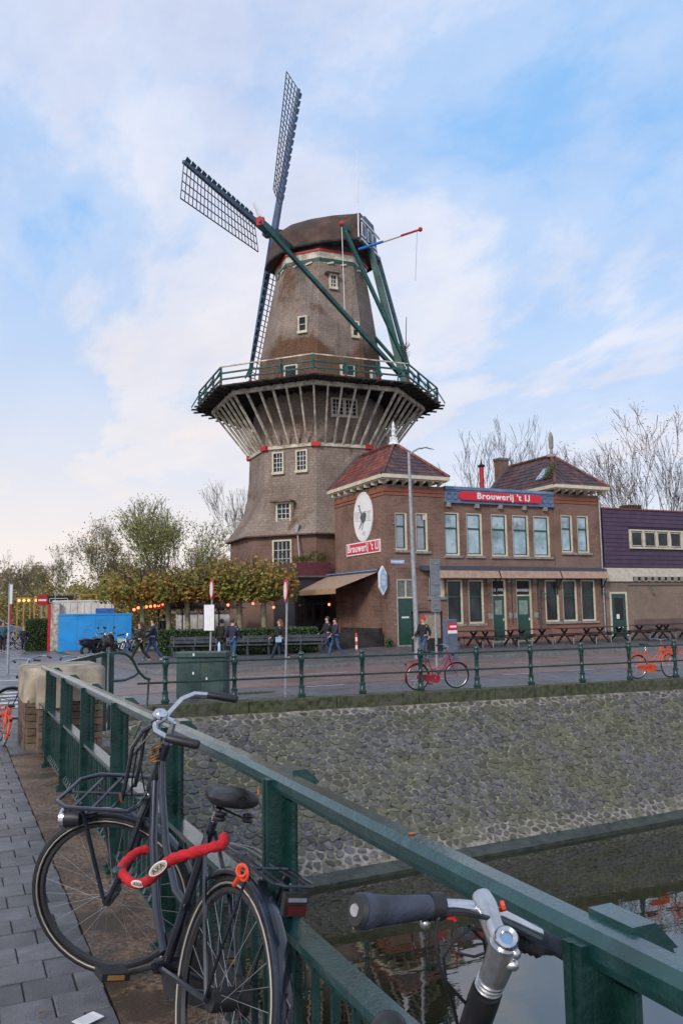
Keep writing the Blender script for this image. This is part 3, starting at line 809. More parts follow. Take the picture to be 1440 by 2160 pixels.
octa([(6.06, 6.36), (6.06, 6.43), (5.9, 6.47)], mill, 'skirt_edge', mat('skirt_edge', (0.11, .06, .045), .8))
# painted rings under the cap
octa([(3.02, 23.85), (3.02, 24.07)], mill, 'green_ring', M_millgreen)
octa([(3.04, 24.07), (3.04, 24.50)], mill, 'cream_ring', M_creamwood)
octa([(3.12, 24.50), (3.12, 24.62)], mill, 'red_ring', M_redp)
octa([(3.05, 24.62), (3.05, 25.3)], mill, 'curb_ring', M_darkwood)
for k in range(8):
    for d in (-9, 9):
        MB().beam(mp3(A0 + 45 * k + 22.5 + d - 4, 2.90, 23.70) + shift(24), mp3(A0 + 45 * k + 22.5 + d + 4, 2.90, 23.82) + shift(24), .06, .10).build('ornament', M_cream, mill)
# ring at the strut feet
for k in range(8):
    a, b = mp3(A0 + 45 * k, 4.50, 11.86), mp3(A0 + 45 * (k + 1), 4.50, 11.86)
    MB().beam(a, b, .14, .20).build('foot_beam', M_creamwood, mill)
    MB().beam(mp3(A0 + 45 * k - 3.5, 4.53, 11.86), mp3(A0 + 45 * k + 3.5, 4.53, 11.86), .24, .27).build('corner_block', M_redp, mill)
# gallery
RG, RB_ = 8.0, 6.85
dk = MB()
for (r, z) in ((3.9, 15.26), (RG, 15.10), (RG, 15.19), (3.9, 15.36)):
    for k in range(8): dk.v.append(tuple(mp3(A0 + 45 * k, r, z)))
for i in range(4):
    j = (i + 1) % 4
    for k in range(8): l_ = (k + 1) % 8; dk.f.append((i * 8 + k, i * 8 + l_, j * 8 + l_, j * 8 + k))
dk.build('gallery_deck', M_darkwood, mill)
for k in range(8):
    a, b = mp3(A0 + 45 * k, RB_, 14.96), mp3(A0 + 45 * (k + 1), RB_, 14.96)
    MB().beam(a, b, .18, .26).build('ring_beam', M_creamwood, mill)
    for j in range(6):
        f_ = j / 6
        ta = a.lerp(b, f_); fa = mp3(A0 + 45 * k, 4.52, 11.92).lerp(mp3(A0 + 45 * (k + 1), 4.52, 11.92), f_)
        MB().beam(fa, ta + Vector((0, 0, -.05)), .105, .13).build('strut', M_creamwood, mill)
    a2, b2 = mp3(A0 + 45 * k, RG + .35, 15.05), mp3(A0 + 45 * (k + 1), RG + .35, 15.05)
    a1, b1 = mp3(A0 + 45 * k, 4.0, 15.18), mp3(A0 + 45 * (k + 1), 4.0, 15.18)
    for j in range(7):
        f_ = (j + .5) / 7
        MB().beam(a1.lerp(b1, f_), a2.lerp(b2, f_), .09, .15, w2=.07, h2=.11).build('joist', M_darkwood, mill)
# gallery railing
RR = 7.75
for k in range(8):
    c0_, c1_ = mp3(A0 + 45 * k, RR, 0), mp3(A0 + 45 * (k + 1), RR, 0)
    for j in range(3):
        p0 = c0_.lerp(c1_, j / 3); p1 = c0_.lerp(c1_, (j + 1) / 3)
        lean = (p0 - CM).normalized() * .0
        MB().beam(p0 + Vector((0, 0, 15.2)), p0 + Vector((0, 0, 16.32)), .11, .11).build('railing_post', M_millgreen, mill)
        MB().beam(p0 + Vector((0, 0, 15.2)) * 1 + (p0 - CM).normalized() * .04, p0 + Vector((0, 0, 15.33)) + (p0 - CM).normalized() * .04, .14, .14).build('post_foot', M_redp, mill)
        MB().beam(p0 + Vector((0, 0, 15.3)) + (p0 - CM).normalized() * .5, p0 + Vector((0, 0, 16.1)) + (p0 - CM).normalized() * .03, .06, .07).build('railing_stay', M_millgreen, mill)
    for z, h, ma in ((16.34, .07, M_creamwood if k in (7, 0) else M_millgreen), (15.95, .09, M_millgreen), (15.58, .09, M_millgreen)):
        MB().beam(c0_ + Vector((0, 0, z)), c1_ + Vector((0, 0, z)), .09, h).build('railing_bar', ma, mill)

def face_frame(k, u, z, rr=None):
    """point on face k (0 = right of the front edge), u metres along, normal"""
    ph = A0 + 22.5 + 45 * k; a = R(ph)
    n_ = TW * cos(a) + RTm * sin(a); t_ = -TW * sin(a) + RTm * cos(a)
    r = (rr if rr else rad(z)) * cos(R(22.5))
    return CM + n_ * r + t_ * u + Vector((0, 0, z)) + shift(z), n_, t_
def millwin(k, u, z, w, h, nx, ny, rr=None, hood=False, tilt=0.0, parent=None, sill=.16, fw_=.10):
    c, n_, t_ = face_frame(k, u, z, rr)
    parent = parent or body
    zv = Vector((0, 0, 1))
    fr = MB()
    def bx(du0, du1, dz0, dz1, d0, d1, mb_): 
        P = []
        for dn in (d0, d1):
            pass
        q = [c + t_ * a + zv * b + n_ * d for d in (d0, d1) for (a, b) in ((du0, dz0), (du1, dz0), (du1, dz1), (du0, dz1))]
        mb_.hexa(q)
    f_ = fw_
    bx(-w / 2, -w / 2 + f_, 0, h, -.25, .13, fr); bx(w / 2 - f_, w / 2, 0, h, -.25, .13, fr); bx(-w / 2 + f_, w / 2 - f_, h - f_, h, -.25, .13, fr); bx(-w / 2 - .02, w / 2 + .02, -sill, 0, -.25, .19, fr)
    wn_ = fr.build('window', M_cream, mill)
    gb = MB(); bx(-w / 2 + f_, w / 2 - f_, 0, h - f_, -.02, .03, gb); gb.build('pane', M_glass, wn_)
    br_ = MB()
    for i in range(1, nx): x = -w / 2 + f_ + (w - 2 * f_) * i / nx; bx(x - .014, x + .014, 0, h - f_, .03, .065, br_)
    for i in range(1, ny): y = (h - f_) * i / ny; bx(-w / 2 + f_, w / 2 - f_, y - .014, y + .014, .03, .06, br_)
    if br_.v: br_.build('glazing_bar', M_whitep, wn_)
    if hood:
        hb = MB(); bx(-w / 2 - .3, w / 2 + .12, h, h + .09, -.3, .42, hb); hb.build('hood', M_body, wn_)
    return wn_
millwin(-1, -.75, 10.35, .78, 1.22, 3, 4)
millwin(-1, .82, 10.35, .78, 1.22, 3, 4)
millwin(-1, -.05, 7.15, .98, 1.25, 3, 4, rr=5.25, hood=True)
w_ = millwin(-1, .05, 4.05, 1.25, 2.1, 4, 4, rr=5.70, fw_=.10, sill=.12)
millwin(-1, .45, 19.15, .62, .95, 1, 2)
millwin(0, -.32, 22.1, .52, .85, 2, 3, hood=True)
millwin(0, 2.2 - 1.2, 18.95, .5, .95, 1, 2)
millwin(0, -.30, 13.75, .85, 1.05, 3, 4); millwin(0, .55, 13.75, .85, 1.05, 3, 4)
for k, u in ((-1, -.1), (0, .4), (1, -.2)):
    c, n_, t_ = face_frame(k, u, 15.4)
    dm = MB(); dm.hexa([c + t_ * a + Vector((0, 0, b)) + n_ * d for d in (-.2, .12) for (a, b) in ((-.45, 0), (.45, 0), (.45, 1.6), (-.45, 1.6))])
    d_ = dm.build('gallery_door', M_cream, mill)
    MB().hexa([c + t_ * a + Vector((0, 0, b)) + n_ * d for d in (.11, .13) for (a, b) in ((-.36, .9), (.36, .9), (.36, 1.5), (-.36, 1.5))]).build('pane', M_glass, d_)
# base windows and door at ground level, and small lamp arm
c, n_, t_ = face_frame(-1, .8, 0, 5.72)
dm = MB().hexa([c + t_ * a + Vector((0, 0, b)) + n_ * d for d in (-.2, .06) for (a, b) in ((-.75, .1), (.75, .1), (.75, 2.3), (-.75, 2.3))])
d_ = dm.build('door', mat('charcoal_frame', (.02, .02, .022), .4), mill)
MB().hexa([c + t_ * a + Vector((0, 0, b)) + n_ * d for d in (.05, .075) for (a, b) in ((-.6, .3), (-.05, .3), (-.05, 2.15), (-.6, 2.15))]).build('pane', M_glass, d_)
MB().hexa([c + t_ * a + Vector((0, 0, b)) + n_ * d for d in (.05, .075) for (a, b) in ((.05, .3), (.6, .3), (.6, 2.15), (.05, 2.15))]).build('pane', M_glass, d_)
c, n_, t_ = face_frame(-1, 1.05, 6.5, 5.9)
MB().beam(c, c + Vector((0, 0, .45)) + t_ * .1, .25, .2).tube(c + t_ * .05, c + t_ * .45 - Vector((0, 0, 2.1)) + n_ * .5, .05).build('flood_lamp', M_metal, mill)

# cap: axis points away to the left
AX = Vector((-.6643, .7475, 0)).normalized(); SD = Vector((.7475, .6643, 0)).normalized()   # front, far side
CC = CM + RTm * .30
def capp(a, s_, z): return CC + AX * a + SD * s_ + Vector((0, 0, z))
capb = MB()
secs = [(-3.35, 1.85, 25.2, 27.3, .5), (-3.0, 2.3, 25.1, 27.6, .6), (-1.5, 2.95, 24.95, 27.72, .8), (0, 3.1, 24.92, 27.78, .9), (1.5, 2.9, 24.80, 27.75, .85), (2.5, 2.5, 24.6, 27.5, .75), (3.1, 1.9, 24.4, 26.8, .6)]
nc = 15
for a, w, z0, z1, tw in secs:
    for k in range(nc):
        q = k / (nc - 1) * 2 - 1; e = abs(q)
        th = e * pi / 2
        s_ = w * e ** .9 * (1 if q > 0 else -1)
        PP = [(0, 1), (.24, .995), (.50, .86), (.72, .66), (.88, .40), (1.001, 0)]; ee = e ** .9; zr = 0
        for (a_, b__), (c_, d__) in zip(PP, PP[1:]):
            if a_ <= ee <= c_: zr = b__ + (d__ - b__) * (ee - a_) / (c_ - a_)
        zz_ = z0 + (z1 - z0) * zr
        capb.v.append(tuple(capp(a, s_, zz_)))
for i in range(len(secs) - 1):
    for k in range(nc - 1): capb.f.append((i * nc + k, i * nc + k + 1, (i + 1) * nc + k + 1, (i + 1) * nc + k))
    capb.f.append((i * nc, (i + 1) * nc, (i + 1) * nc + nc - 1, i * nc + nc - 1))
capb.f.append(tuple(range(nc))[::-1]); capb.f.append(tuple((len(secs) - 1) * nc + k for k in range(nc)))
cap_ = capb.build('cap', M_thatch, mill, smooth=True)
# ridge board, brims
MB().beam(capp(-3.0, 0, 27.62), capp(1.3, 0, 27.74), .75, .16).build('ridge_board', M_darkwood, cap_)
for sg in (-1, 1):
    pts = [capp(a, sg * (w + .03), z0 - .02) for a, w, z0, z1, tw in secs]
    MB().path(pts, .11, 6).build('brim', M_darkwood, cap_)
# gable boards at the tail: white frames, blue fields
gb = MB()
gb.hexa([capp(a, s_, z) for a in (-3.36, -3.5) for (s_, z) in ((-1.55, 25.15), (1.55, 25.15), (.75, 27.2), (-.75, 27.2))]); gb.build('tail_gable', M_bluep, cap_)
for s0 in (-1.1, -.1, .75):
    MB().hexa([capp(a, s_, z) for a in (-3.5, -3.56) for (s_, z) in ((s0 - .34, 25.6), (s0 + .34, 25.6), (s0 + .34, 26.5), (s0 - .34, 26.5))]).build('gable_window', M_whitep, cap_)
    MB().hexa([capp(a, s_, z) for a in (-3.56, -3.58) for (s_, z) in ((s0 - .22, 25.72), (s0 + .22, 25.72), (s0 + .22, 26.4), (s0 - .22, 26.4))]).build('gable_pane', M_glass, cap_)
for zz_ in (25.3, 26.62):
    MB().beam(capp(-3.58, -1.6, zz_), capp(-3.58, 1.6, zz_), .08, .12).build('gable_rail', M_whitep, cap_)
# front wall of the cap
MB().hexa([capp(a, s_, z) for a in (2.85, 2.95) for (s_, z) in ((-1.5, 24.8), (1.5, 24.8), (.6, 26.4), (-.6, 26.4))]).build('front_gable', M_millgreen, cap_)
# tail frame
def beamp(a, b, w, name, ma, w2=None): return MB().beam(a, b, w, w, w2=w2, h2=w2).build(name, ma, mill)
sp_near = at(548, 466, D=46.2); sp_far = capp(2.2, 3.9, 26.4)
sp_near_w = sp_near
tail_end = CC - AX * 5.75 + Vector((0, 0, 15.75))
lsp_c = capp(1.9, 0, 26.2)
beamp(sp_near_w, sp_near_w + (sp_far - sp_near_w) * .48, .30, 'long_cross_beam', M_millgreen)
beamp(sp_near_w + (sp_near_w - sp_far).normalized() * .02, sp_near_w + (sp_near_w - sp_far).normalized() * -.3, .42, 'beam_end', M_redp)
beamp(sp_near_w + Vector((0, 0, .25)), sp_near_w + Vector((-.35, 0, 1.0)), .16, 'beam_tip', M_whitep, .10)
beamp(sp_near_w, tail_end + Vector((-.5, 0, .9)), .22, 'long_brace', M_millgreen)
beamp(sp_far, tail_end + Vector((.1, 0, .9)), .18, 'long_brace', M_millgreen)
ks_near = capp(-2.9, -3.15, 25.75); ks_far = capp(-2.9, 3.2, 25.9)
beamp(ks_near, ks_far, .28, 'short_cross_beam', M_millgreen)
MB().ball(ks_near, .18, 8, 6).build('beam_knob', M_redp, mill)
beamp(ks_near, tail_end + Vector((0, 0, 1.6)), .20, 'short_brace', M_millgreen)
beamp(ks_far, tail_end + Vector((.15, 0, 1.5)), .20, 'short_brace', M_millgreen)
beamp(capp(-3.3, 0, 26.3), tail_end, .34, 'tail_pole', M_millgreen, .42)
for q in (ks_near,):
    MB().tube(q - Vector((0, 0, .2)), q - Vector((-.1, 0, 5.6)), .025, n=4).build('rope', M_whitep, mill)
# winch at the tail foot
wc = tail_end + Vector((-.1, -.2, .55))
MB().torus(wc, SD, .55, .05, 12, 5).build('winch_wheel', M_millgreen, mill)
# boom with red-white-blue paint and flag mast
b0 = at(757, 526, D=51.5); b1 = at(886, 484, D=48.5)
for i, (f0, f1, ma) in enumerate(((0, .42, mat('boom_blue', (.03, .16, .55), .5)), (.42, .70, M_whitep), (.70, 1.0, M_redp))):
    MB().tube(b0.lerp(b1, f0), b0.lerp(b1, f1), .09 - .03 * f0, .09 - .03 * f1, 8).build('boom_section', ma, mill)
MB().ball(b1, .14, 8, 5).build('boom_knob', M_redp, mill)
MB().tube(b1.lerp(b0, .05), b1.lerp(b0, .05) - Vector((0.2, 0, 3.1)), .012, n=4).build('boom_line', M_metal, mill)
mb0 = at(756, 500, D=52); MB().tube(mb0, Vector((mb0.x, mb0.y, 31.0)), .05, .025, 6).build('flag_mast', M_whitep, mill)
# star shaped garland and rod at the gallery corner
g0 = at(854, 765, D=47)
gm = MB()
for k in range(22):
    a = random.uniform(0, 2 * pi); h = random.uniform(0, .9)
    gm.tube(g0 + Vector((0, 0, h)), g0 + Vector((cos(a) * .3, sin(a) * .3, h + .35)), .02, .01, 4)
gm.tube(g0 - Vector((0, 0, .6)), g0 + Vector((.15, 0, 2.7)), .03, .02, 5)
gm.build('bare_bush_pole', M_darkwood, mill)

# sails
HUB = Vector((18.69, 51.30, 27.89)); HA = Vector((-.6511, .7330, .1967)).normalized()
SA = Vector((.1275, -.1498, .9805)); SB = Vector((-.7482, -.6635, -.0041))
MB().tube(capp(2.0, 0, 27.3), HUB + HA * .5, .34, .30, 10).build('windshaft', M_dark, mill)
Ls = 10.15
def sail(d, lat, off, green_first):
    """d = outward, lat = side of the lattice"""
    s_ = bpy.data.objects.new('sail', None); col.objects.link(s_); s_.parent = mill; s_.location = (0, 0, 0)
    o = HUB + HA * off
    MB().beam(o - d * .05, o + d * Ls, .36, .40, up=HA, w2=.18, h2=.20).build('stock', M_bluep, s_)
    # lattice from 2.2 m out to the tip, dishing slightly out of plane
    r0, r1, W = (2.0 if green_first else 4.6), Ls - .05, 2.15
    tw = lambda r: HA * (-.75 + .55 * (r - r0) / (r1 - r0))
    n_ = 22
    for k in range(n_ + 1):
        r = r0 + (r1 - r0) * k / n_
        w = W
        MB().beam(o + d * r, o + d * r + lat * w + tw(r), .036, .045).build('lattice_bar', M_lattice, s_)
    for q, th_ in ((1.0, .05), (.76, .036), (.52, .036), (.28, .036)):
        MB().beam(o + d * r0 + (lat * W + tw(r0)) * q, o + d * r1 + (lat * W + tw(r1)) * q, th_, .06).build('lattice_rail', M_lattice, s_)
    # leading boards on the other side with saw-tooth boards
    nb = 14
    for k in range(nb):
        ra = 2.3 + (Ls - 2.35) * k / nb; rb_ = 2.3 + (Ls - 2.35) * (k + .86) / nb
        p = [o + d * ra - lat * .12, o + d * rb_ - lat * .10, o + d * rb_ - lat * .36 + HA * -.12, o + d * (ra + .06) - lat * .30 + HA * -.12]
        MB().prism(p, HA * .03).build('leading_board', M_millgreen, s_)
sail(SA, SB, -.25, True)
sail(SB, -SA, .2, True)
sail(-SA, -SB, -.25, True)
sail(-SB, SA, .2, False)
MB().beam(HUB + HA * -.5, HUB + HA * .5, .62, .62).build('poll_end', M_bluep, mill)
# ------------------------------------------------------------------ brewery
M_brick = brick_mat('brewery_brick', (0.225, 0.088, 0.052), (0.095, 0.045, 0.034), (0.30, 0.22, 0.175), ms=.013, stain=.5)
M_brickred = brick_mat('brewery_red_brick', (0.36, 0.125, 0.08), (0.26, 0.095, 0.065), (0.22, 0.17, 0.14), stain=.35)
M_redcourse = brick_mat('red_course', (0.34, 0.10, 0.055), (0.28, 0.085, 0.05), (0.25, 0.12, .08), ms=.006, stain=.2)
M_midbrick = brick_mat('brewery_pale_brick', (0.27, 0.14, 0.105), (0.21, 0.11, 0.085), (0.22, 0.18, 0.155), stain=.3)
M_rtile = mat('roof_tile_red', (0.185, 0.055, 0.040), .6, var=.2, scale=3, bump=.3, bscale=30, c2=(0.10, .04, .045), s2=.9, m2=(.48, .62), island=.3)
M_rtile2 = mat('roof_tile_dark', (0.088, 0.042, 0.044), .55, var=.2, scale=3, bump=.3, bscale=30, c2=(0.055, .04, .045), s2=.9, island=.3)
M_lead = mat('lead_grey', (0.12, 0.12, 0.125), .6)
M_sill = mat('stone_sill', (0.26, 0.235, 0.21), .8, var=.15, bump=.2)
M_bframe = mat('dark_green_sash', (0.012, 0.05, 0.045), .4)
M_doorg = mat('green_door_paint', (0.008, 0.052, 0.036), .35, var=.1, scale=4, coat=.2)
M_bluegrey = mat('blue_grey_frieze', (0.16, 0.23, 0.34), .6, var=.12, scale=3, c2=(.12, .17, .26), s2=2)
M_signred = mat('sign_red', (0.62, 0.012, 0.035), .45, var=.04)
M_signwhite = mat('sign_white', (0.80, 0.79, 0.78), .5, var=.03)
M_awn = mat('awning_canvas', (0.36, 0.245, 0.175), .85, var=.08, scale=5, bump=.1)
M_awnbox = mat('awning_cassette', (0.055, 0.06, 0.085), .4)
M_interior = mat('dim_interior', (0.03, 0.026, 0.024), .9)

FY = 35.5
brew = thing('brewery_building', 'two storey brown brick brewery with two tiled hip roofs and a blue painted parapet', 'brewery', (25.5, FY + 3, .1))
# openings: (x0, x1, z0, z1)
up_w = [(19.27, 19.93, 4.92, 6.78), (20.42, 21.10, 4.88, 6.80)]
mid_w = []
for pxa, pxb in ((937, 970), (985, 1018), (1037, 1071), (1082, 1116), (1126, 1160)):
    xa = at(pxa, 1130, Y=FY).x; xb = at(pxb, 1130, Y=FY).x; mid_w.append((xa, xb, 4.70, 6.90))
rt_w = []
for pxa, pxb in ((1183, 1207), (1217, 1241)):
    rt_w.append((at(pxa, 1130, Y=FY).x, at(pxb, 1130, Y=FY).x, 4.95, 7.0))
gr_w = []
for pxa, pxb in ((944, 977), (989, 1021), (1150, 1178), (1186, 1216), (1225, 1255)):
    gr_w.append((at(pxa, 1260, Y=FY).x, at(pxb, 1260, Y=FY).x, 1.28, 3.48))
bars_w = (21.05, 22.05, 2.62, 3.62)
door_l = (19.27, 20.35, .34, 3.52)
door_v = (at(1040, 1300, Y=FY).x, at(1070, 1300, Y=FY).x, .38, 3.5)
door_m = (at(1091, 1300, Y=FY).x, at(1124, 1300, Y=FY).x, .38, 3.5)
def wall_with_holes(x0, x1, z0, z1, holes, y, th, ma, name, parent):
    """front wall panels around the openings; one mesh"""
    xs = sorted(set([x0, x1] + [v for h in holes for v in h[:2]])); zs = sorted(set([z0, z1] + [v for h in holes for v in h[2:]]))
    xs = [v for v in xs if x0 <= v <= x1]; zs = [v for v in zs if z0 <= v <= z1]
    b_ = MB()
    def hole(xc, zc): return any(h[0] < xc < h[1] and h[2] < zc < h[3] for h in holes)
    for i in range(len(xs) - 1):
        run = None
        for j in range(len(zs) - 1):
            if not hole((xs[i] + xs[i + 1]) / 2, (zs[j] + zs[j + 1]) / 2):
                if run is None: run = zs[j]
            elif run is not None: b_.box(xs[i], xs[i + 1], y, y + th, run, zs[j]); run = None
        if run is not None: b_.box(xs[i], xs[i + 1], y, y + th, run, zs[-1])
    return b_.build(name, ma, parent)
XL0, XL1, XR0, XR1 = 18.72, 22.12, 28.95, 32.1
allh = up_w + mid_w + rt_w + gr_w + [bars_w, door_l, door_v, door_m]
wall_with_holes(XL0, XL1, .25, 8.15, allh, FY, .35, M_brick, 'left_tower_wall', brew)
wall_with_holes(XR0, XR1, 1.15, 8.15, allh, FY, .35, M_brick, 'right_tower_wall', brew)
wall_with_holes(XL1, XR0, 1.15, 4.25, allh, FY + .06, .3, M_brick, 'ground_floor_wall', brew)
wall_with_holes(XL1, XR0, 4.25, 7.40, allh, FY + .06, .3, M_brick, 'upper_floor_wall', brew)
wall_with_holes(XL1, XR1, .15, 1.15, allh, FY - .03, .36, M_brickred, 'red_plinth', brew)
for (a, b) in ((XL1 + .02, XR0 - .02),):
    MB().box(a, b, FY + .035, FY + .06, 4.02, 4.62).build('pale_brick_band', M_midbrick, brew)
MB().box(XL0 + .5, XL1, FY - .02, FY, 4.05, 4.72).build('pale_brick_band', M_midbrick, brew)
MB().box(XR0, XR1 - .05, FY - .02, FY, 4.05, 4.75).build('pale_brick_band', M_midbrick, brew)
# side wall (towards the terrace), back and inner walls
sidew = MB().box(XL0, XL0 + .35, FY + .35, 41.4, .2, 8.15).build('side_wall', M_brick, brew)
MB().box(XR1 - .35, XR1, FY + .35, 41.4, .2, 8.15).build('side_wall', M_brick, brew)
MB().box(XL0 + .35, XR1 - .35, 41.1, 41.4, .2, 8.0).build('back_wall', M_brick, brew)
MB().box(XL1 - .3, XL1, FY + .36, 41.1, 7.2, 8.15).build('inner_wall', M_brick, brew)
MB().box(XR0, XR0 + .3, FY + .36, 41.1, 7.2, 8.15).build('inner_wall', M_brick, brew)
MB().box(XL1, XR0, FY + .4, 41.1, 7.25, 7.4).build('flat_roof', M_lead, brew)
MB().box(XL0 + .36, XR1 - .36, FY + 1.8, FY + 1.9, .2, 7.2).build('interior_partition', M_interior, brew)
MB().box(XL0 + .36, XR1 - .36, FY + .4, FY + 1.8, 4.0, 4.15).build('interior_floor', M_interior, brew)
# red courses below the eaves
for (a, b) in ((XL0, XL1), (XR0, XR1)):
    MB().box(a - .03, b, FY - .035, FY, 7.62, 7.72).build('red_course', M_redcourse, brew)
    MB().box(a - .03, b, FY - .045, FY, 7.80, 7.96).build('red_course', M_redcourse, brew)
MB().box(XL0 - .035, XL0, FY - .03, 41.4, 7.62, 7.72).build('red_course', M_redcourse, brew)
MB().box(XL0 - .045, XL0, FY - .04, 41.4, 7.80, 7.96).build('red_course', M_redcourse, brew)
# windows
def window(h, y, ma, parent, split=.36, sash=M_bframe, sill=True, lintel=M_brick, frame_right=True):
    x0, x1, z0, z1 = h; f_ = .075
    b_ = MB().box(x0, x0 + f_ * .7, y + .02, y + .16, z0, z1).box(x1 - f_ * 1.35, x1, y + .02, y + .16, z0, z1).box(x0 + f_ * .7, x1 - f_ * 1.35, y + .02, y + .16, z1 - f_, z1).box(x0 + f_ * .7, x1 - f_ * 1.35, y + .02, y + .16, z0, z0 + f_ * 1.1)
    w_ = b_.build('window', M_cream, parent)
    xa, xb, za, zb = x0 + f_ * .7, x1 - f_ * 1.35, z0 + f_ * 1.1, z1 - f_
    zm = zb - (zb - za) * split
    s_ = .05
    MB().box(xa, xa + s_, y + .06, y + .12, za, zb).box(xb - s_, xb, y + .06, y + .12, za, zb).box(xa + s_, xb - s_, y + .06, y + .12, za, za + s_).box(xa + s_, xb - s_, y + .06, y + .12, zb - s_, zb).box(xa + s_, xb - s_, y + .05, y + .12, zm - .035, zm + .035).build('sash', sash, w_)
    MB().box(xa + s_, xb - s_, y + .10, y + .115, za + s_, zm - .035).build('pane', ma, w_)
    MB().box(xa + s_, xb - s_, y + .085, y + .10, zm + .035, zb - s_).build('pane', ma, w_)
    if sill: MB().box(x0 - .08, x1 + .1, y - .12, y + .02, z0 - .12, z0 - .002).build('sill', M_sill, w_)
    # soldier course arch
    MB().box(x0 - .06, x1 + .06, y - .012, y + .01, z1, z1 + .24).build('lintel', M_brick, w_)
    return w_
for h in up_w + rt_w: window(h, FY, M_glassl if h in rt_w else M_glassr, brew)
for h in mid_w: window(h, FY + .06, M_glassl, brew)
for h in gr_w: window(h, FY + (.06 if h[1] < XR0 else 0), M_glass, brew, split=.38, lintel=None)
# barred window
w_ = MB().box(bars_w[0], bars_w[1], FY + .14, FY + .2, bars_w[2], bars_w[3]).build('barred_window', M_cream, brew)
MB().box(bars_w[0] + .05, bars_w[0] + .62, FY + .12, FY + .14, bars_w[2] + .06, bars_w[3] - .05).build('pane', M_dark, w_)
for k in range(6): MB().box(bars_w[0] + .07 + k * .10, bars_w[0] + .09 + k * .10, FY + .03, FY + .05, bars_w[2], bars_w[3]).build('bar', M_whitep, w_)
MB().box(bars_w[0] - .05, bars_w[1] + .05, FY - .1, FY + .02, bars_w[2] - .12, bars_w[2] - .002).build('sill', M_sill, w_)
# doors
def door(h, y, parent, glass, zt, txt=None, twopane=False):
    x0, x1, z0, z1 = h
    fr = MB().box(x0, x0 + .07, y + .03, y + .17, z0, z1).box(x1 - .10, x1, y + .03, y + .17, z0, z1).box(x0 + .07, x1 - .10, y + .03, y + .17, z1 - .07, z1).box(x0 + .07, x1 - .10, y + .04, y + .16, zt, zt + .07)
    d_ = fr.build('door', M_cream, parent)
    leaf = MB().box(x0 + .07, x1 - .10, y + .08, y + .13, z0, zt)
    leaf.build('door_leaf', M_doorg, d_)
    xm0, xm1 = x0 + .07, x1 - .10
    for (a, b, c, e) in (((.14, .86, .12, .30)), (.14, .86, .36, .50)):
        MB().box(xm0 + (xm1 - xm0) * a, xm0 + (xm1 - xm0) * b, y + .068, y + .08, z0 + (zt - z0) * c, z0 + (zt - z0) * e).build('door_panel', M_doorg, d_)
    if glass:
        MB().box(xm0 + .14, xm1 - .14, y + .07, y + .085, z0 + (zt - z0) * .58, z0 + (zt - z0) * .9).build('door_pane', mat('frosted_pane', (.20, .27, .22), .3), d_)
    ga = M_glassl if twopane else M_dark
    if twopane:
        xm = (x0 + x1) / 2
        MB().box(xm - .03, xm + .03, y + .05, y + .15, zt + .07, z1 - .07).build('mullion', M_cream, d_)
        for (a, b) in ((x0 + .07, xm - .03), (xm + .03, x1 - .1)): MB().box(a, b, y + .10, y + .12, zt + .07, z1 - .07).build('transom_pane', mat('transom_pane', (.10, .12, .10), .15, spec=.8), d_)
    else:
        MB().box(x0 + .07, x1 - .1, y + .10, y + .12, zt + .07, z1 - .07).build('transom_pane', M_dark, d_)
    MB().box(x1 - .2, x1 - .16, y + .03, y + .08, z0 + 1.0, z0 + 1.12).build('handle', M_whitep, d_)
    MB().box(x0 - .05, x1 + .05, y - .25, y + .05, z0 - .25, z0 - .002).build('doorstep', M_sill, d_)
    if txt:
        lettering(txt, .20, ((xm0 + xm1) / 2, y + .095, zt + .30), (1, 0, 0), (0, 0, 1), M_signwhite, d_, bold=.006)
    return d_
d_ = door(door_l, FY, brew, False, 2.58, twopane=True)
MB().box(19.55, 19.95, FY + .045, FY + .065, 1.62, 1.70).build('letter_plate', M_whitep, d_)
door(door_v, FY + .06, brew, True, 2.66, 'VROUWEN')
door(door_m, FY + .06, brew, True, 2.64, 'MANNEN')
# pilaster details between the doors
for xp in (door_v[1] + .18, door_m[0] - .22, door_m[1] + .16, door_v[0] - .2):
    MB().box(xp - .13, xp + .13, FY - .03, FY + .06, 1.16, 3.9).build('pilaster', M_brick, brew)
    for zp in (3.35, 1.5): MB().box(xp - .14, xp + .14, FY - .05, FY - .03, zp, zp + .28).build('pilaster_stone', M_sill, brew)
MB().box(door_v[1] + .30, door_v[1] + .40, FY - .02, FY + .06, 2.75, 2.92).build('number_plate', M_whitep, brew)
# quoin stones on tower corners
for z in (1.3, 1.95, 4.95, 6.2):
    MB().box(XL0 + .40, XL0 + .52, FY - .02, FY, z, z + .07).build('stone_accent', M_sill, brew)
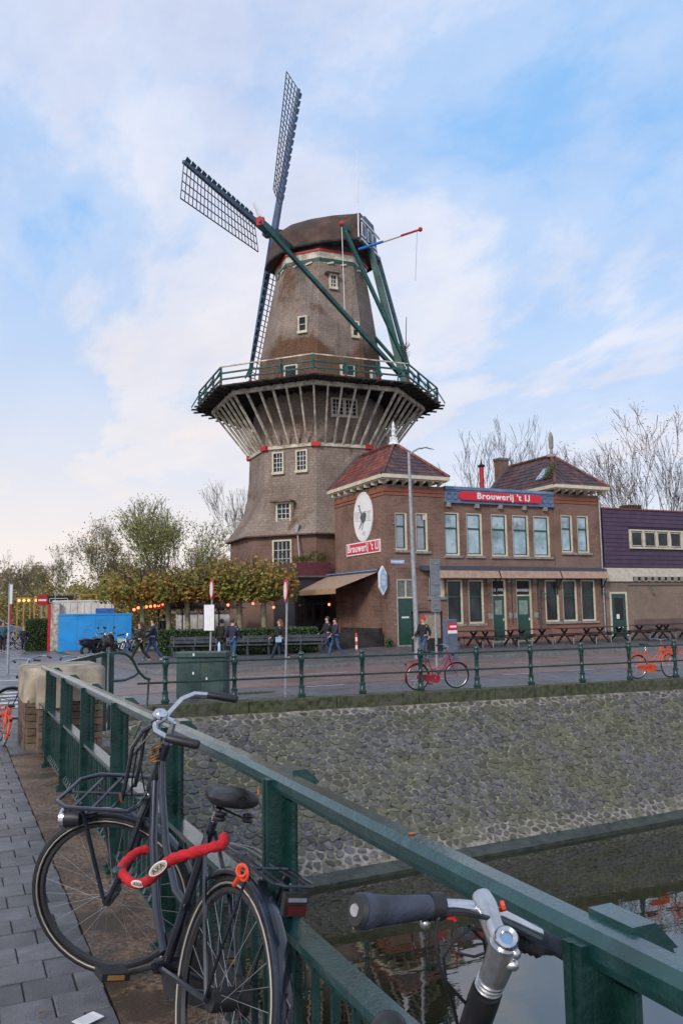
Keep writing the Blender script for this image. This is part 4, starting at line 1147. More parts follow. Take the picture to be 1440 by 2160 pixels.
# lean-over cassette and awnings on the front
ab = MB(); ab.hexa([(20.55, FY - .32, 3.93), (32.15, FY - .32, 3.90), (32.15, FY - .02, 3.95), (20.55, FY - .02, 3.98), (20.55, FY - .32, 4.10), (32.15, FY - .32, 4.06), (32.15, FY - .02, 4.14), (20.55, FY - .02, 4.18)])
awn = thing('front_awning', 'long rolled tan canvas awning under a dark blue cassette above the ground floor windows', 'awning', (26, FY - .3, 3.5))
ab.build('cassette', M_awnbox, awn)
for a, b in ((21.2, 25.0), (25.08, 28.9), (28.98, 32.1)):
    MB().hexa([(a, FY - .52, 3.55), (b, FY - .52, 3.55), (b, FY - .50, 3.55), (a, FY - .50, 3.55), (a, FY - .36, 3.93), (b, FY - .36, 3.92), (b, FY - .34, 3.92), (a, FY - .34, 3.93)]).build('canvas', M_awn, awn)
for x in (21.2, 25.04, 28.94, 32.0):
    MB().beam((x, FY - .02, 2.95), (x, FY - .48, 3.58), .04, .05).box(x - .03, x + .03, FY - .06, FY - .02, 2.7, 3.9).build('arm', M_dark, awn)
# parapet frieze (blue-grey) with scroll ends
par = MB().box(XL1, XR0 - .02, FY - .06, FY + .25, 7.40, 8.05).box(XL1 - .0, XR0 - .02, FY - .14, FY + .3, 8.05, 8.2)
frz = par.build('parapet_frieze', M_bluegrey, brew)
MB().box(XL1, XR0 - .02, FY - .1, FY - .06, 7.36, 7.44).box(XL1, XR0 - .02, FY - .1, FY - .06, 7.97, 8.04).build('frieze_moulding', mat('slate_blue', (.10, .15, .26), .6), frz)
for xc in (XL1 + .22, XL1 + .6, XR0 - .25, XR0 - .62):
    MB().torus((xc, FY - .07, 7.7), (0, 1, 0), .15, .035, 14, 5).build('frieze_ring', mat('slate_blue', (.10, .15, .26), .6), frz)
    MB().beam((xc - .12, FY - .08, 7.55), (xc - .04, FY - .08, 7.62), .05, .05).beam((xc + .06, FY - .08, 7.8), (xc + .14, FY - .08, 7.88), .05, .05).build('frieze_scroll', mat('slate_blue', (.10, .15, .26), .6), frz)
for pxx in (944, 1004, 1053, 1103, 1147):
    x = at(pxx, 1066, Y=FY).x
    MB().box(x - .11, x + .11, FY - .12, FY + .06, 7.15, 7.36).build('corbel', M_sill, brew)
# long red sign
s1 = thing('parapet_sign', 'long rounded red sign reading Brouwerij \'t IJ on the blue parapet', 'sign', (25.5, FY - .1, 7.5))
xa, xb = 22.88, 28.05; zc, hh = 7.74, .215
poly = []
for k in range(9): a = R(90 + 180 * k / 8); poly.append((xa + hh + hh * cos(a), FY - .14, zc + hh * sin(a)))
for k in range(9): a = R(-90 + 180 * k / 8); poly.append((xb - hh + hh * cos(a), FY - .14, zc + hh * sin(a)))
MB().prism(poly, (0, -.05, 0)).build('board', M_signred, s1)
lettering("Brouwerij 't IJ", .46, ((xa + xb) / 2 + .1, FY - .194, zc + .01), (1, 0, 0), (0, 0, 1), M_signwhite, s1, bold=.014, sx=1.12)
# roofs -------------------------------------------------
def hip_roof(x0, x1, y0, ye, xr, ya, zE, zA, name, mL, mF):
    rf = bpy.data.objects.new('roof', None); col.objects.link(rf); rf.parent = brew; rf.location = Vector((x0, y0, zE)) - worigin(brew)
    A = Vector((xr, ya, zA)); Bk = Vector((xr, ye, zA)); e = [Vector((x0, y0, zE)), Vector((x1, y0, zE)), Vector((x1, ye, zE)), Vector((x0, ye, zE))]
    MB().add([e[0], e[1], e[2], e[3], A, Bk], [(0, 1, 4), (1, 2, 5, 4), (2, 3, 5), (3, 0, 4, 5), (3, 2, 1, 0)]).build('roof_deck', M_rtile2, rf)
    def tiles(p0, p1, q0, q1, ma):
        """p0-p1 eave, q0-q1 top line; rows of tiles"""
        ev = (p1 - p0); el = ev.length; ex = ev.normalized(); nrm = None
        upv = (q0 - p0) - ex * (q0 - p0).dot(ex); sl = upv.length; ey = upv.normalized(); nz_ = ex.cross(ey)
        if nz_.z < 0: nz_ = -nz_
        tw_, th_ = .30, .32
        b_ = MB()
        prof = [(0, .012), (.06, .045), (.12, .030), (.2, .006), (.29, .012)]
        v0 = [(u, -.02, h) for u, h in prof] + [(u, th_ + .03, h - .028) for u, h in prof] + [(u, -.02, h - .022) for u, h in prof]
        k = len(prof)
        for u, y, h in v0: b_.v.append((u, y, h))
        for i in range(k - 1): b_.f.append((i, i + 1, k + i + 1, k + i)); b_.f.append((2 * k + i, 2 * k + i + 1, i + 1, i))
        me = b_.mesh('roof_tile', ma)
        M3 = Matrix((ex, ey, nz_)).transposed()
        if M3.determinant() < 0: M3 = Matrix((-ex, ey, nz_)).transposed()
        rot = M3.to_euler()
        flip = (M3.col[0] - ex).length > .1
        ro_ = worigin(rf); cnt_ = 0
        nrow = int(sl / th_)
        for r in range(nrow):
            f0 = (r + .0) * th_ / sl; f1 = min(1, (r + .9) * th_ / sl)
            l0 = ((q0 - p0) * f1).dot(ex) if True else 0
            r0_ = el + ((q1 - p1) * f1).dot(ex)
            a_ = max(l0, ((q0 - p0) * f0).dot(ex)); b2 = min(r0_, el + ((q1 - p1) * f0).dot(ex))
            u = math.ceil(a_ / tw_) * tw_ - tw_ * .0
            while u + tw_ * .9 <= b2 + .12:
                uu = u + (tw_ if flip else 0)
                linkmesh('roof_tile', me, rf, p0 + ex * uu + ey * (r * th_) + nz_ * (.015 + random.uniform(-.003, .004)) - ro_, rot)
                u += tw_; cnt_ += 1
        return cnt_
    n1 = tiles(e[0], e[1], A, A, mF)
    n2 = tiles(e[3], e[0], Bk, A, mL)
    # hip and ridge caps
    for a, b in ((e[0], A), (e[1], A), (A, Bk)):
        n_ = max(3, int((b - a).length / .36))
        for i in range(n_):
            p, q = a.lerp(b, i / n_), a.lerp(b, (i + .93) / n_)
            MB().path([p + Vector((0, 0, .03)), q + Vector((0, 0, .05))], [.105, .085], 7).build('ridge_tile', M_rtile, rf)
    # verge at the back
    MB().beam(e[3] + Vector((0, .05, .05)), Bk + Vector((0, .05, .08)), .12, .22).build('verge', M_lead, rf)
    # cornice: cream gutter board with brackets
    g_ = MB().box(x0 - .02, x1 + .02, y0 - .05, y0 + .12, zE - .16, zE + .02).box(x0 - .05, x0 + .12, y0 + .12, ye, zE - .16, zE + .02).box(x1 - .12, x1 + .05, y0 + .12, ye, zE - .16, zE + .02)
    g_.build('cornice', M_cream, rf)
    MB().box(x0 + .05, x1 - .05, y0 + .12, FY + .1, zE - .22, zE - .15).box(x0 + .05, XL0 + .1 if x0 < 20 else x0 + .4, FY + .1, ye, zE - .22, zE - .15).build('soffit', M_cream, rf)
    n_ = 7
    for i in range(n_):
        x = x0 + .35 + (x1 - x0 - .7) * i / (n_ - 1); MB().hexa([(x - .05, y0 + .1, zE - .30), (x + .05, y0 + .1, zE - .30), (x + .05, FY, zE - .42), (x - .05, FY, zE - .42), (x - .05, y0 + .1, zE - .2), (x + .05, y0 + .1, zE - .2), (x + .05, FY, zE - .2), (x - .05, FY, zE - .2)]).build('bracket', M_cream, rf)
    if x0 < 20:
        for i in range(8):
            y = y0 + .5 + (ye - y0 - .9) * i / 7; MB().box(x0 + .06, XL0, y - .05, y + .05, zE - .38, zE - .2).build('bracket', M_cream, rf)
    # finial on a lead cap
    MB().lathe([(.30, -.06), (.22, .10), (.10, .16)], 8, A + Vector((0, 0, 0))).build('finial_base', M_whitep if x0 < 20 else M_sill, rf)
    return rf, A
rfL, AL = hip_roof(18.36, 22.10, 34.98, 41.5, 20.35, 37.45, 8.55, 10.62, 'l', M_rtile, M_rtile2)
rfR, AR = hip_roof(28.72, 32.42, 34.98, 41.5, 30.58, 37.45, 8.55, 10.62, 'r', M_rtile2, M_rtile2)
MB().lathe([(.10, .12), (.08, .4), (.12, .46), (.09, .6), (.13, .75), (.07, .85), (.09, .95), (.06, 1.05), (.03, 1.16), (0, 1.2)], 8, AL).box(AL.x - .2, AL.x + .2, AL.y - .06, AL.y + .06, AL.z + .12, AL.z + .35).build('finial', M_whitep, rfL)
MB().lathe([(.10, .12), (.10, .3), (.07, .38), (.13, .5), (.14, 1.1), (.11, 1.2), (.06, 1.38), (0, 1.42)], 8, AR).build('finial', M_sill, rfR)
# skylight, moss plant and chimneys at the right roof
c = Vector((29.25, 36.75, 9.12)); ex = Vector((0, -1, 0)); sl = Vector((1.86, 0, 2.07)).normalized(); nn = Vector((-2.07, 0, 1.86)).normalized()
MB().hexa([c + ex * a + sl * b + nn * d for d in (.02, .12) for (a, b) in ((-.35, -.1), (.35, -.1), (.35, .75), (-.35, .75))]).build('skylight', mat('skylight_glass', (.35, .45, .6), .1, spec=1), rfR)
ivy = MB(); rr_ = random.Random(5)
for k in range(700):
    t_ = rr_.random(); f_ = rr_.gauss(0, .28); y = 36.0 + f_ + .2 * t_; sr = .5 + t_ * 1.25
    p = Vector((28.72, y, 8.58)) + sl * sr + nn * (.08 + abs(rr_.gauss(0, .10)))
    u = Vector((rr_.uniform(-1, 1), rr_.uniform(-1, 1), rr_.uniform(-1, 1))).normalized(); w = u.orthogonal().normalized(); s_ = rr_.uniform(.03, .07)
    ivy.add([p - u * s_, p + w * s_ * .6, p + u * s_, p - w * s_ * .6], [(0, 1, 2, 3)])
tag(ivy.build('climbing_plant', mat('moss_plant', (.075, .085, .03), .9, var=.5, scale=8)), 'scrubby green plant growing on the tiles of the right hip roof', 'plant')
ch = thing('chimney', 'small brown brick chimney behind the right hip roof', 'chimney', (30.2, 41.7, 8))
MB().box(29.9, 30.6, 41.55, 42.1, 8, 11.05).build('stack', M_brick, ch); MB().box(29.85, 30.65, 41.5, 42.15, 11.05, 11.2).build('coping', M_lead, ch)
ch = thing('chimney_pipe', 'red flue pipe with dark cowl rising left of the right hip roof', 'chimney', (29.4, 42.3, 8))
MB().tube((29.3, 42.6, 7.5), (29.3, 42.6, 10.75), .14, n=10).build('flue', M_redp, ch); MB().lathe([(.2, 0), (.24, .1), (.05, .2), (.02, .5)], 8, (29.3, 42.6, 10.75)).build('cowl', M_dark, ch)
# drainpipes
MB().tube((32.06, FY - .08, .4), (32.06, FY - .08, 7.9), .05, n=8).build('drainpipe', M_metal, brew)
MB().tube((door_m[1] + .42, FY - .06, .4), (door_m[1] + .42, FY - .06, 3.9), .04, n=8).build('drainpipe', M_awnbox, brew)
# green wall lamps
def wall_lamp(x, z, y=FY, label=''):
    t = thing('wall_lamp', label, 'lamp', (x, y - .2, z), 'green wall lamps on the brewery front')
    MB().path([(x, y, z + .1), (x, y - .22, z + .22), (x, y - .28, z + .1)], .014, 5).build('bracket', M_dark, t)
    MB().lathe([(.03, .1), (.05, .06), (.13, 0), (.125, -.01), (.04, .04)], 10, (x, y - .28, z)).build('lamp_shade', mat('lamp_green', (.02, .14, .11), .4), t)
wall_lamp(at(937, 1263, Y=FY).x, 2.6, label='green wall lamp left of the first ground floor window from the grey sign pole')
wall_lamp(door_v[0] - .28, 2.62, label="green wall lamp beside the left toilet door")
wall_lamp(door_m[1] + .55, 2.72, label="green wall lamp between the right toilet door and three windows")
wall_lamp(32.0, 2.75, label='green wall lamp at the right end of the brick brewery')
# side signs
ov = thing('ostrich_sign', 'tall white oval sign with an ostrich on the brewery side wall', 'sign', (XL0 - .05, 37.85, 5.5))
yc, zc2, ry, rz2 = 37.82, 6.78, 1.07, 1.27
def oval(s_, x, n=40): return [(x, yc + ry * s_ * cos(2 * pi * k / n), zc2 + rz2 * s_ * sin(2 * pi * k / n)) for k in range(n)]
MB().prism(oval(1.0, XL0 - .005), (-.05, 0, 0)).build('oval_board', M_signwhite, ov)
M_ink = mat('sign_ink', (.10, .095, .10), .6); M_ink2 = mat('sign_ink_pale', (.62, .60, .58), .6)
MB().torus((XL0 - .056, yc, zc2), (1, 0, 0), 1, .012, 40, 4).build('rim', M_ink2, ov)
for v in ov.children[-1].data.vertices:
    w_ = v.co + worigin(ov)
    v.co.y = yc + (w_.y - yc) * ry * .93 - worigin(ov).y; v.co.z = zc2 + (w_.z - zc2) * rz2 * .93 - worigin(ov).z
XS = XL0 - .058
def P2(pts): return [(XS, yc - a, zc2 + b) for a, b in pts]
MB().prism(P2([(-.95, .28), (.95, .20), (.95, .215), (-.95, .295)]), (-.004, 0, 0)).prism(P2([(-.95, -.14), (.92, -.30), (.92, -.285), (-.95, -.125)]), (-.004, 0, 0)).build('horizon_lines', M_ink, ov)
MB().prism(P2([(.52, .22), (.85, .20), (.83, -.22), (.45, -.2)]), (-.003, 0, 0)).prism(P2([(-.95, .26), (-.30, .24), (-.4, -.1), (-.93, -.08)]), (-.003, 0, 0)).build('shading', M_ink2, ov)
body_p = [(-.30 + .0, -.05), (-.25, .08), (-.05, .18), (.15, .22), (.34, .18), (.42, .05), (.36, -.14), (.20, -.30), (.0, -.34), (-.16, -.22)]
MB().prism(P2(body_p), (-.008, 0, 0)).build('ostrich_body', M_ink, ov)
MB().prism(P2([(-.18, .10), (-.30, .32), (-.38, .52), (-.44, .58), (-.54, .56), (-.54, .60), (-.44, .65), (-.35, .62), (-.24, .36), (-.06, .14)]), (-.008, 0, 0)).build('ostrich_neck', M_ink, ov)
MB().prism(P2([(-.14, -.22), (-.22, -.46), (-.42, -.62), (-.46, -.60), (-.28, -.42), (-.06, -.28)]), (-.008, 0, 0)).prism(P2([(.0, -.30), (-.06, -.5), (-.16, -.66), (-.10, -.68), (.0, -.52), (.08, -.30)]), (-.008, 0, 0)).build('ostrich_legs', M_ink, ov)
MB().prism(P2([(-.42, .30), (-.40, .62), (-.32, .62), (-.30, .30)]), (-.006, 0, 0)).prism(P2([(-.62, .70), (-.10, .54), (-.10, .56), (-.62, .72)]), (-.006, 0, 0)).prism(P2([(-.46, .40), (-.26, .84), (-.24, .83), (-.44, .39)]), (-.006, 0, 0)).build('small_mill', M_ink2, ov)
MB().prism([(XS, yc - .10 + .22 * cos(2 * pi * k / 20), zc2 - .86 + .13 * sin(2 * pi * k / 20)) for k in range(20)], (-.006, 0, 0)).build('egg_nest', M_ink2, ov)
s2 = thing('side_sign', 'red rectangular sign reading Brouwerij \'t IJ below the oval sign', 'sign', (XL0 - .05, 37.9, 4.8))
MB().box(XL0 - .06, XL0 - .005, 35.98, 39.85, 4.86, 5.50).build('frame', M_signwhite, s2)
MB().box(XL0 - .072, XL0 - .06, 36.06, 39.77, 4.92, 5.44).build('board', M_signred, s2)
lettering("Brouwerij 't IJ", .56, (XL0 - .078, 37.92, 5.19), (0, -1, 0), (0, 0, 1), M_signwhite, s2, bold=.014, sx=.98)
# street name plate
np_ = thing('street_name_plate', 'small pale blue street name plate on the brewery corner', 'sign', (19.3, FY - .04, 4.35))
MB().box(18.98, 19.72, FY - .045, FY - .002, 4.26, 4.44).build('plate', mat('plate_blue', (.35, .45, .68), .4), np_)
MB().box(19.04, 19.66, FY - .05, FY - .045, 4.33, 4.37).build('faded_line', M_signwhite, np_)
# small vent on the second upper window
MB().box(20.84, 21.0, FY + .01, FY + .05, 6.45, 6.68).build('vent_box', M_cream, brew)
# hexagonal lit sign box near the corner
hx = thing('hexagonal_sign', 'pale blue hexagonal light box sign projecting from the brewery corner', 'sign', (18.5, 35.4, 3.3))
hc = at(808, 1224, Y=35.3)
for nm_, y0_, d_, r_, ma in (('housing', 0, .16, .62, M_whitep), ('face', -.012, .01, .52, mat('hex_face', (.30, .42, .60), .3))):
    poly = [(hc.x + .03 * 0 + r_ * .36 * sin(pi / 3 * k) + (0), hc.y + y0_, hc.z + r_ * 1.12 * cos(pi / 3 * k)) for k in range(6)]
    MB().prism(poly, (0, d_, 0)).build(nm_, ma, hx)
MB().box(hc.x - .09, hc.x + .09, hc.y - .02, hc.y - .012, hc.z - .25, hc.z + .25).build('emblem', mat('hex_face2', (.45, .55, .68), .4), hx)
MB().box(hc.x, XL0 + .02, hc.y + .04, hc.y + .22, hc.z - .03, hc.z + .03).build('arm', M_dark, hx)

# ------------------------------------------------------------------ side awning and annex
aw2 = thing('side_awning', 'open tan canvas awning with dark arms over the terrace side of the brewery', 'awning', (17.8, 40, 3.1))
MB().hexa([(18.45, 35.9, 3.86), (18.68, 35.9, 3.86), (18.68, 46, 3.86), (18.45, 46, 3.86), (18.45, 35.9, 4.04), (18.68, 35.9, 4.04), (18.68, 46, 4.04), (18.45, 46, 4.04)]).build('cassette', M_awnbox, aw2)
MB().box(18.40, 18.45, 35.9, 46, 3.96, 4.0).build('cassette_trim', mat('trim_blue', (.25, .35, .6), .4), aw2)
MB().hexa([(16.9, 37.4, 3.10), (16.9, 46.0, 3.10), (18.5, 46.0, 3.86), (18.5, 36.0, 3.86), (16.9, 37.4, 3.13), (16.9, 46.0, 3.13), (18.5, 46.0, 3.89), (18.5, 36.0, 3.89)]).build('canvas', M_awn, aw2)
MB().box(16.86, 16.9, 37.4, 46, 2.86, 3.12).build('valance', mat('valance_tan', (.42, .26, .14), .85), aw2)
for y in (37.6, 41.6, 45.6): MB().beam((18.6, y, 3.6), (17.7, y - .3, 3.2), .05, .06).beam((17.7, y - .3, 3.2), (16.95, y, 3.1), .05, .06).build('folding_arm', M_dark, aw2)
anx = thing('annex', 'low dark glazed annex with maroon roof edge between windmill and brewery', 'building', (17.5, 42.5, .2))
MB().box(16.55, 18.70, 42.0, 46, 3.95, 4.68).build('maroon_fascia', mat('maroon_board', (.11, .028, .035), .6, var=.1), anx)
MB().box(16.6, 18.70, 42.15, 46, .2, 3.95).build('annex_wall', mat('annex_dark', (.03, .03, .035), .5), anx)
for k in range(4):
    x = 16.7 + k * .5
    p_ = MB().box(x, x + .42, 42.08, 42.16, .45, 2.9).build('window', mat('charcoal_frame', (.02, .02, .022), .4), anx)
    MB().box(x + .05, x + .37, 42.05, 42.08, .6, 2.8).build('pane', M_glass, p_)
MB().box(16.55, 18.7, 41.95, 46, 3.86, 3.95).build('roof_edge', M_lead, anx)
pl = MB(); rr_ = random.Random(8)
for k in range(1500):
    x = rr_.uniform(16.7, 18.75); hgt = (.25 + .35 * (x - 16.7) / 2) * (1 + .3 * sin(x * 5))
    p = Vector((x, rr_.uniform(42.1, 42.9), 4.68 + rr_.random() * hgt)); u = Vector((rr_.gauss(0, .5), rr_.gauss(0, .5), 1)).normalized(); w = u.orthogonal().normalized(); s_ = rr_.uniform(.05, .13)
    pl.add([p, p + u * s_ + w * .014, p + u * s_ * 1.8, p + u * s_ - w * .014], [(0, 1, 2, 3)])
tag(pl.build('roof_plants', mat('yellow_green_leaf', (.17, .21, .03), .8, var=.45, scale=5, c2=(.16, .08, .02), s2=1.2, m2=(.5, .6))), 'yellow green plants growing along the maroon roof edge of the annex', 'plants')

# ------------------------------------------------------------------ building on the right
rb_ = thing('purple_clad_building', 'long building with purple board cladding over cream and brown brick at the right edge', 'building', (38, 36, .3))
M_purple = mat('purple_cladding', (0.060, 0.030, 0.062), .5, var=.12, scale=2, bump=.15, bscale=20, island=.08)
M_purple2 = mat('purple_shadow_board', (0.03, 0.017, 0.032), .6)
RX0, RX1 = 32.25, 47.0
wx0 = at(1324, 1140, Y=FY).x
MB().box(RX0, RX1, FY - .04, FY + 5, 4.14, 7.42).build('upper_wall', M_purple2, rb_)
nb = 14; zb0, zb1 = 4.16, 7.42
for k in range(nb):
    za = zb0 + (zb1 - zb0) * k / nb; zc_ = za + (zb1 - zb0) / nb - .018
    segs = [(RX0, RX1)] if (zc_ < 5.28 or za > 6.28) else [(RX0, wx0 - .02)]
    for (a, b) in segs:
        MB().hexa([(a, FY - .085, za), (b, FY - .085, za), (b, FY - .05, za), (a, FY - .05, za), (a, FY - .062, zc_), (b, FY - .062, zc_), (b, FY - .045, zc_), (a, FY - .045, zc_)]).build('cladding_board', M_purple, rb_)
MB().box(RX0 - .05, RX1, FY - .12, FY + 5, 7.42, 7.50).build('roof_edge', M_redp if False else mat('roof_edge_red', (.20, .05, .05), .6), rb_)
# window strip
ws = MB().box(wx0, RX1, FY - .12, FY - .04, 5.24, 5.34).box(wx0, RX1, FY - .12, FY - .04, 6.24, 6.32)
wst = ws.build('window_strip', M_cream, rb_)
for k in range(14):
    x = wx0 + k * .98
    MB().box(x, x + .13, FY - .118, FY - .05, 5.34, 6.24).build('mullion', M_cream, wst)
    MB().box(x + .13, x + .98, FY - .07, FY - .06, 5.34, 6.24).build('pane', M_glass, wst)
    MB().box(x + .18, x + .93, FY - .095, FY - .085, 5.38, 5.43).box(x + .18, x + .93, FY - .095, FY - .085, 6.15, 6.20).box(x + .16, x + .21, FY - .095, FY - .085, 5.38, 6.2).box(x + .90, x + .95, FY - .095, FY - .085, 5.38, 6.2).build('sash', M_creamwood, wst)
MB().box(RX0 - .1, RX1, FY - .10, FY + .2, 3.40, 4.14).build('cream_band', mat('cream_render', (.56, .50, .40), .8, var=.08), rb_)
# slotted row
MB().box(34.2, RX1, FY - .104, FY - .098, 3.44, 3.66).build('slot_recess', M_dark, rb_)
for k in range(26):
    x = 34.25 + k * .5
    MB().box(x, x + .26, FY - .15, FY - .106, 3.43, 3.67).build('slot_block', M_sill, rb_)
MB().box(RX0, RX1, FY, FY + .3, .3, 3.4).build('lower_wall', brick_mat('tan_brick', (.26, .18, .13), (.21, .145, .11), (.26, .21, .165), stain=.3), rb_)
MB().box(34.2, RX1, FY - .03, FY, .3, 1.3).build('plinth', brick_mat('plinth_brick', (.16, .085, .075), (.12, .07, .065), (.2, .15, .13), stain=.3), rb_)
MB().tube((33.9, FY - .04, 3.2), (RX1, FY - .04, 3.2), .025, n=6).build('conduit', M_lead, rb_)
dd = (32.62, 33.62, .40, 2.72)
fr = MB().box(dd[0] - .1, dd[0], FY - .05, FY, dd[2], dd[3] + .1).box(dd[1], dd[1] + .12, FY - .05, FY, dd[2], dd[3] + .1).box(dd[0], dd[1], FY - .05, FY, dd[3], dd[3] + .1).build('door', M_cream, rb_)
MB().box(dd[0], dd[1], FY - .04, FY - .005, dd[2], dd[3]).build('door_leaf', M_doorg, fr)
MB().box(dd[0] + .2, dd[1] - .2, FY - .048, FY - .04, 1.3, 2.5).build('door_pane', M_dark, fr)
MB().box(dd[0] + .3, dd[0] + .5, FY - .055, FY - .048, 1.35, 1.6).box(dd[0] + .4, dd[0] + .75, FY - .055, FY - .04, .85, .91).build('notice', M_signwhite, fr)
wall_lamp(at(1368, 1252, Y=FY).x, 2.9, label='green wall lamp on the tan brick wall right of the green door')
far_roof = thing('far_red_roof', 'distant red tiled roof above the purple building under the tree', 'house', (50, 50, 5))
MB().add([(42, 47, 6), (62, 47, 6), (62, 56, 6), (42, 56, 6), (42, 51.5, 9.4), (62, 51.5, 9.4)], [(0, 1, 5, 4), (3, 2, 5, 4), (0, 3, 4), (1, 2, 5)]).build('roof', M_rtile, far_roof)
MB().box(42.2, 61.8, 47.2, 55.8, 0, 6.05).build('wall', M_brick, far_roof)
MB().box(49.2, 50.6, 51, 52, 8, 10.2).build('chimney', mat('dark_bush', (.03, .035, .02), .9), far_roof)
# ------------------------------------------------------------------ bicycles
M_tyre = mat('tyre_rubber', (0.018, 0.018, 0.020), .6, var=.2, scale=30)
M_blackp = mat('black_frame_paint', (0.010, 0.013, 0.022), .28, var=.3, scale=12, spec=.6, coat=.5, c2=(.02, .024, .032), s2=9, m2=(.58, .72))
M_blackpl = mat('black_plastic', (0.016, 0.016, 0.019), .45, var=.2, scale=20)
M_chrome = mat('chrome', (0.55, 0.57, 0.60), .16, metal=1.0, var=.06, scale=30, c2=(.35, .30, .26), s2=14, m2=(.60, .75))
M_alu = mat('brushed_aluminium', (0.50, 0.50, 0.50), .34, metal=.9, var=.10, scale=30, bump=.06, bscale=120)
M_spoke = mat('spoke_steel', (0.42, 0.43, 0.45), .4, metal=.7)
M_stripe = mat('tyre_reflex_stripe', (0.42, 0.38, 0.31), .5, var=.1)
M_rust = mat('rust', (0.16, 0.065, 0.025), .85, var=.4, scale=40)
M_redbike = mat('red_bike_paint', (0.38, 0.012, 0.028), .3, var=.08, coat=.3)
M_orangebike = mat('orange_bike_paint', (0.75, 0.085, 0.015), .35, var=.08)
M_lockred = mat('red_lock_sleeve', (0.50, 0.008, 0.016), .8, var=.12, scale=40, bump=.4, bscale=90)
M_orange = mat('orange_plastic', (0.70, 0.06, 0.015), .5)
M_mud = mat('mudguard_black', (0.012, 0.016, 0.028), .22, var=.3, scale=9, coat=.5, c2=(.10, .11, .13), s2=22, m2=(.62, .74))
M_rimdark = mat('dark_rim', (.05, .05, .055), .35, metal=.4, var=.15)
M_chip = mat('chipped_paint', (.42, .38, .34), .7, var=.3, scale=60, c2=(.12, .035, .012), s2=38, m2=(.47, .55))
M_fadedblue = mat('faded_blue_paint', (.05, .10, .22), .4)

def steer_fn(ang):
    top = Vector((.86, 0, .95)); ax = (Vector((.86, 0, .95)) - Vector((1.10, 0, .35))).normalized()
    rot = Matrix.Rotation(ang, 4, ax)
    return lambda p: top + (rot @ (Vector(p) - top))

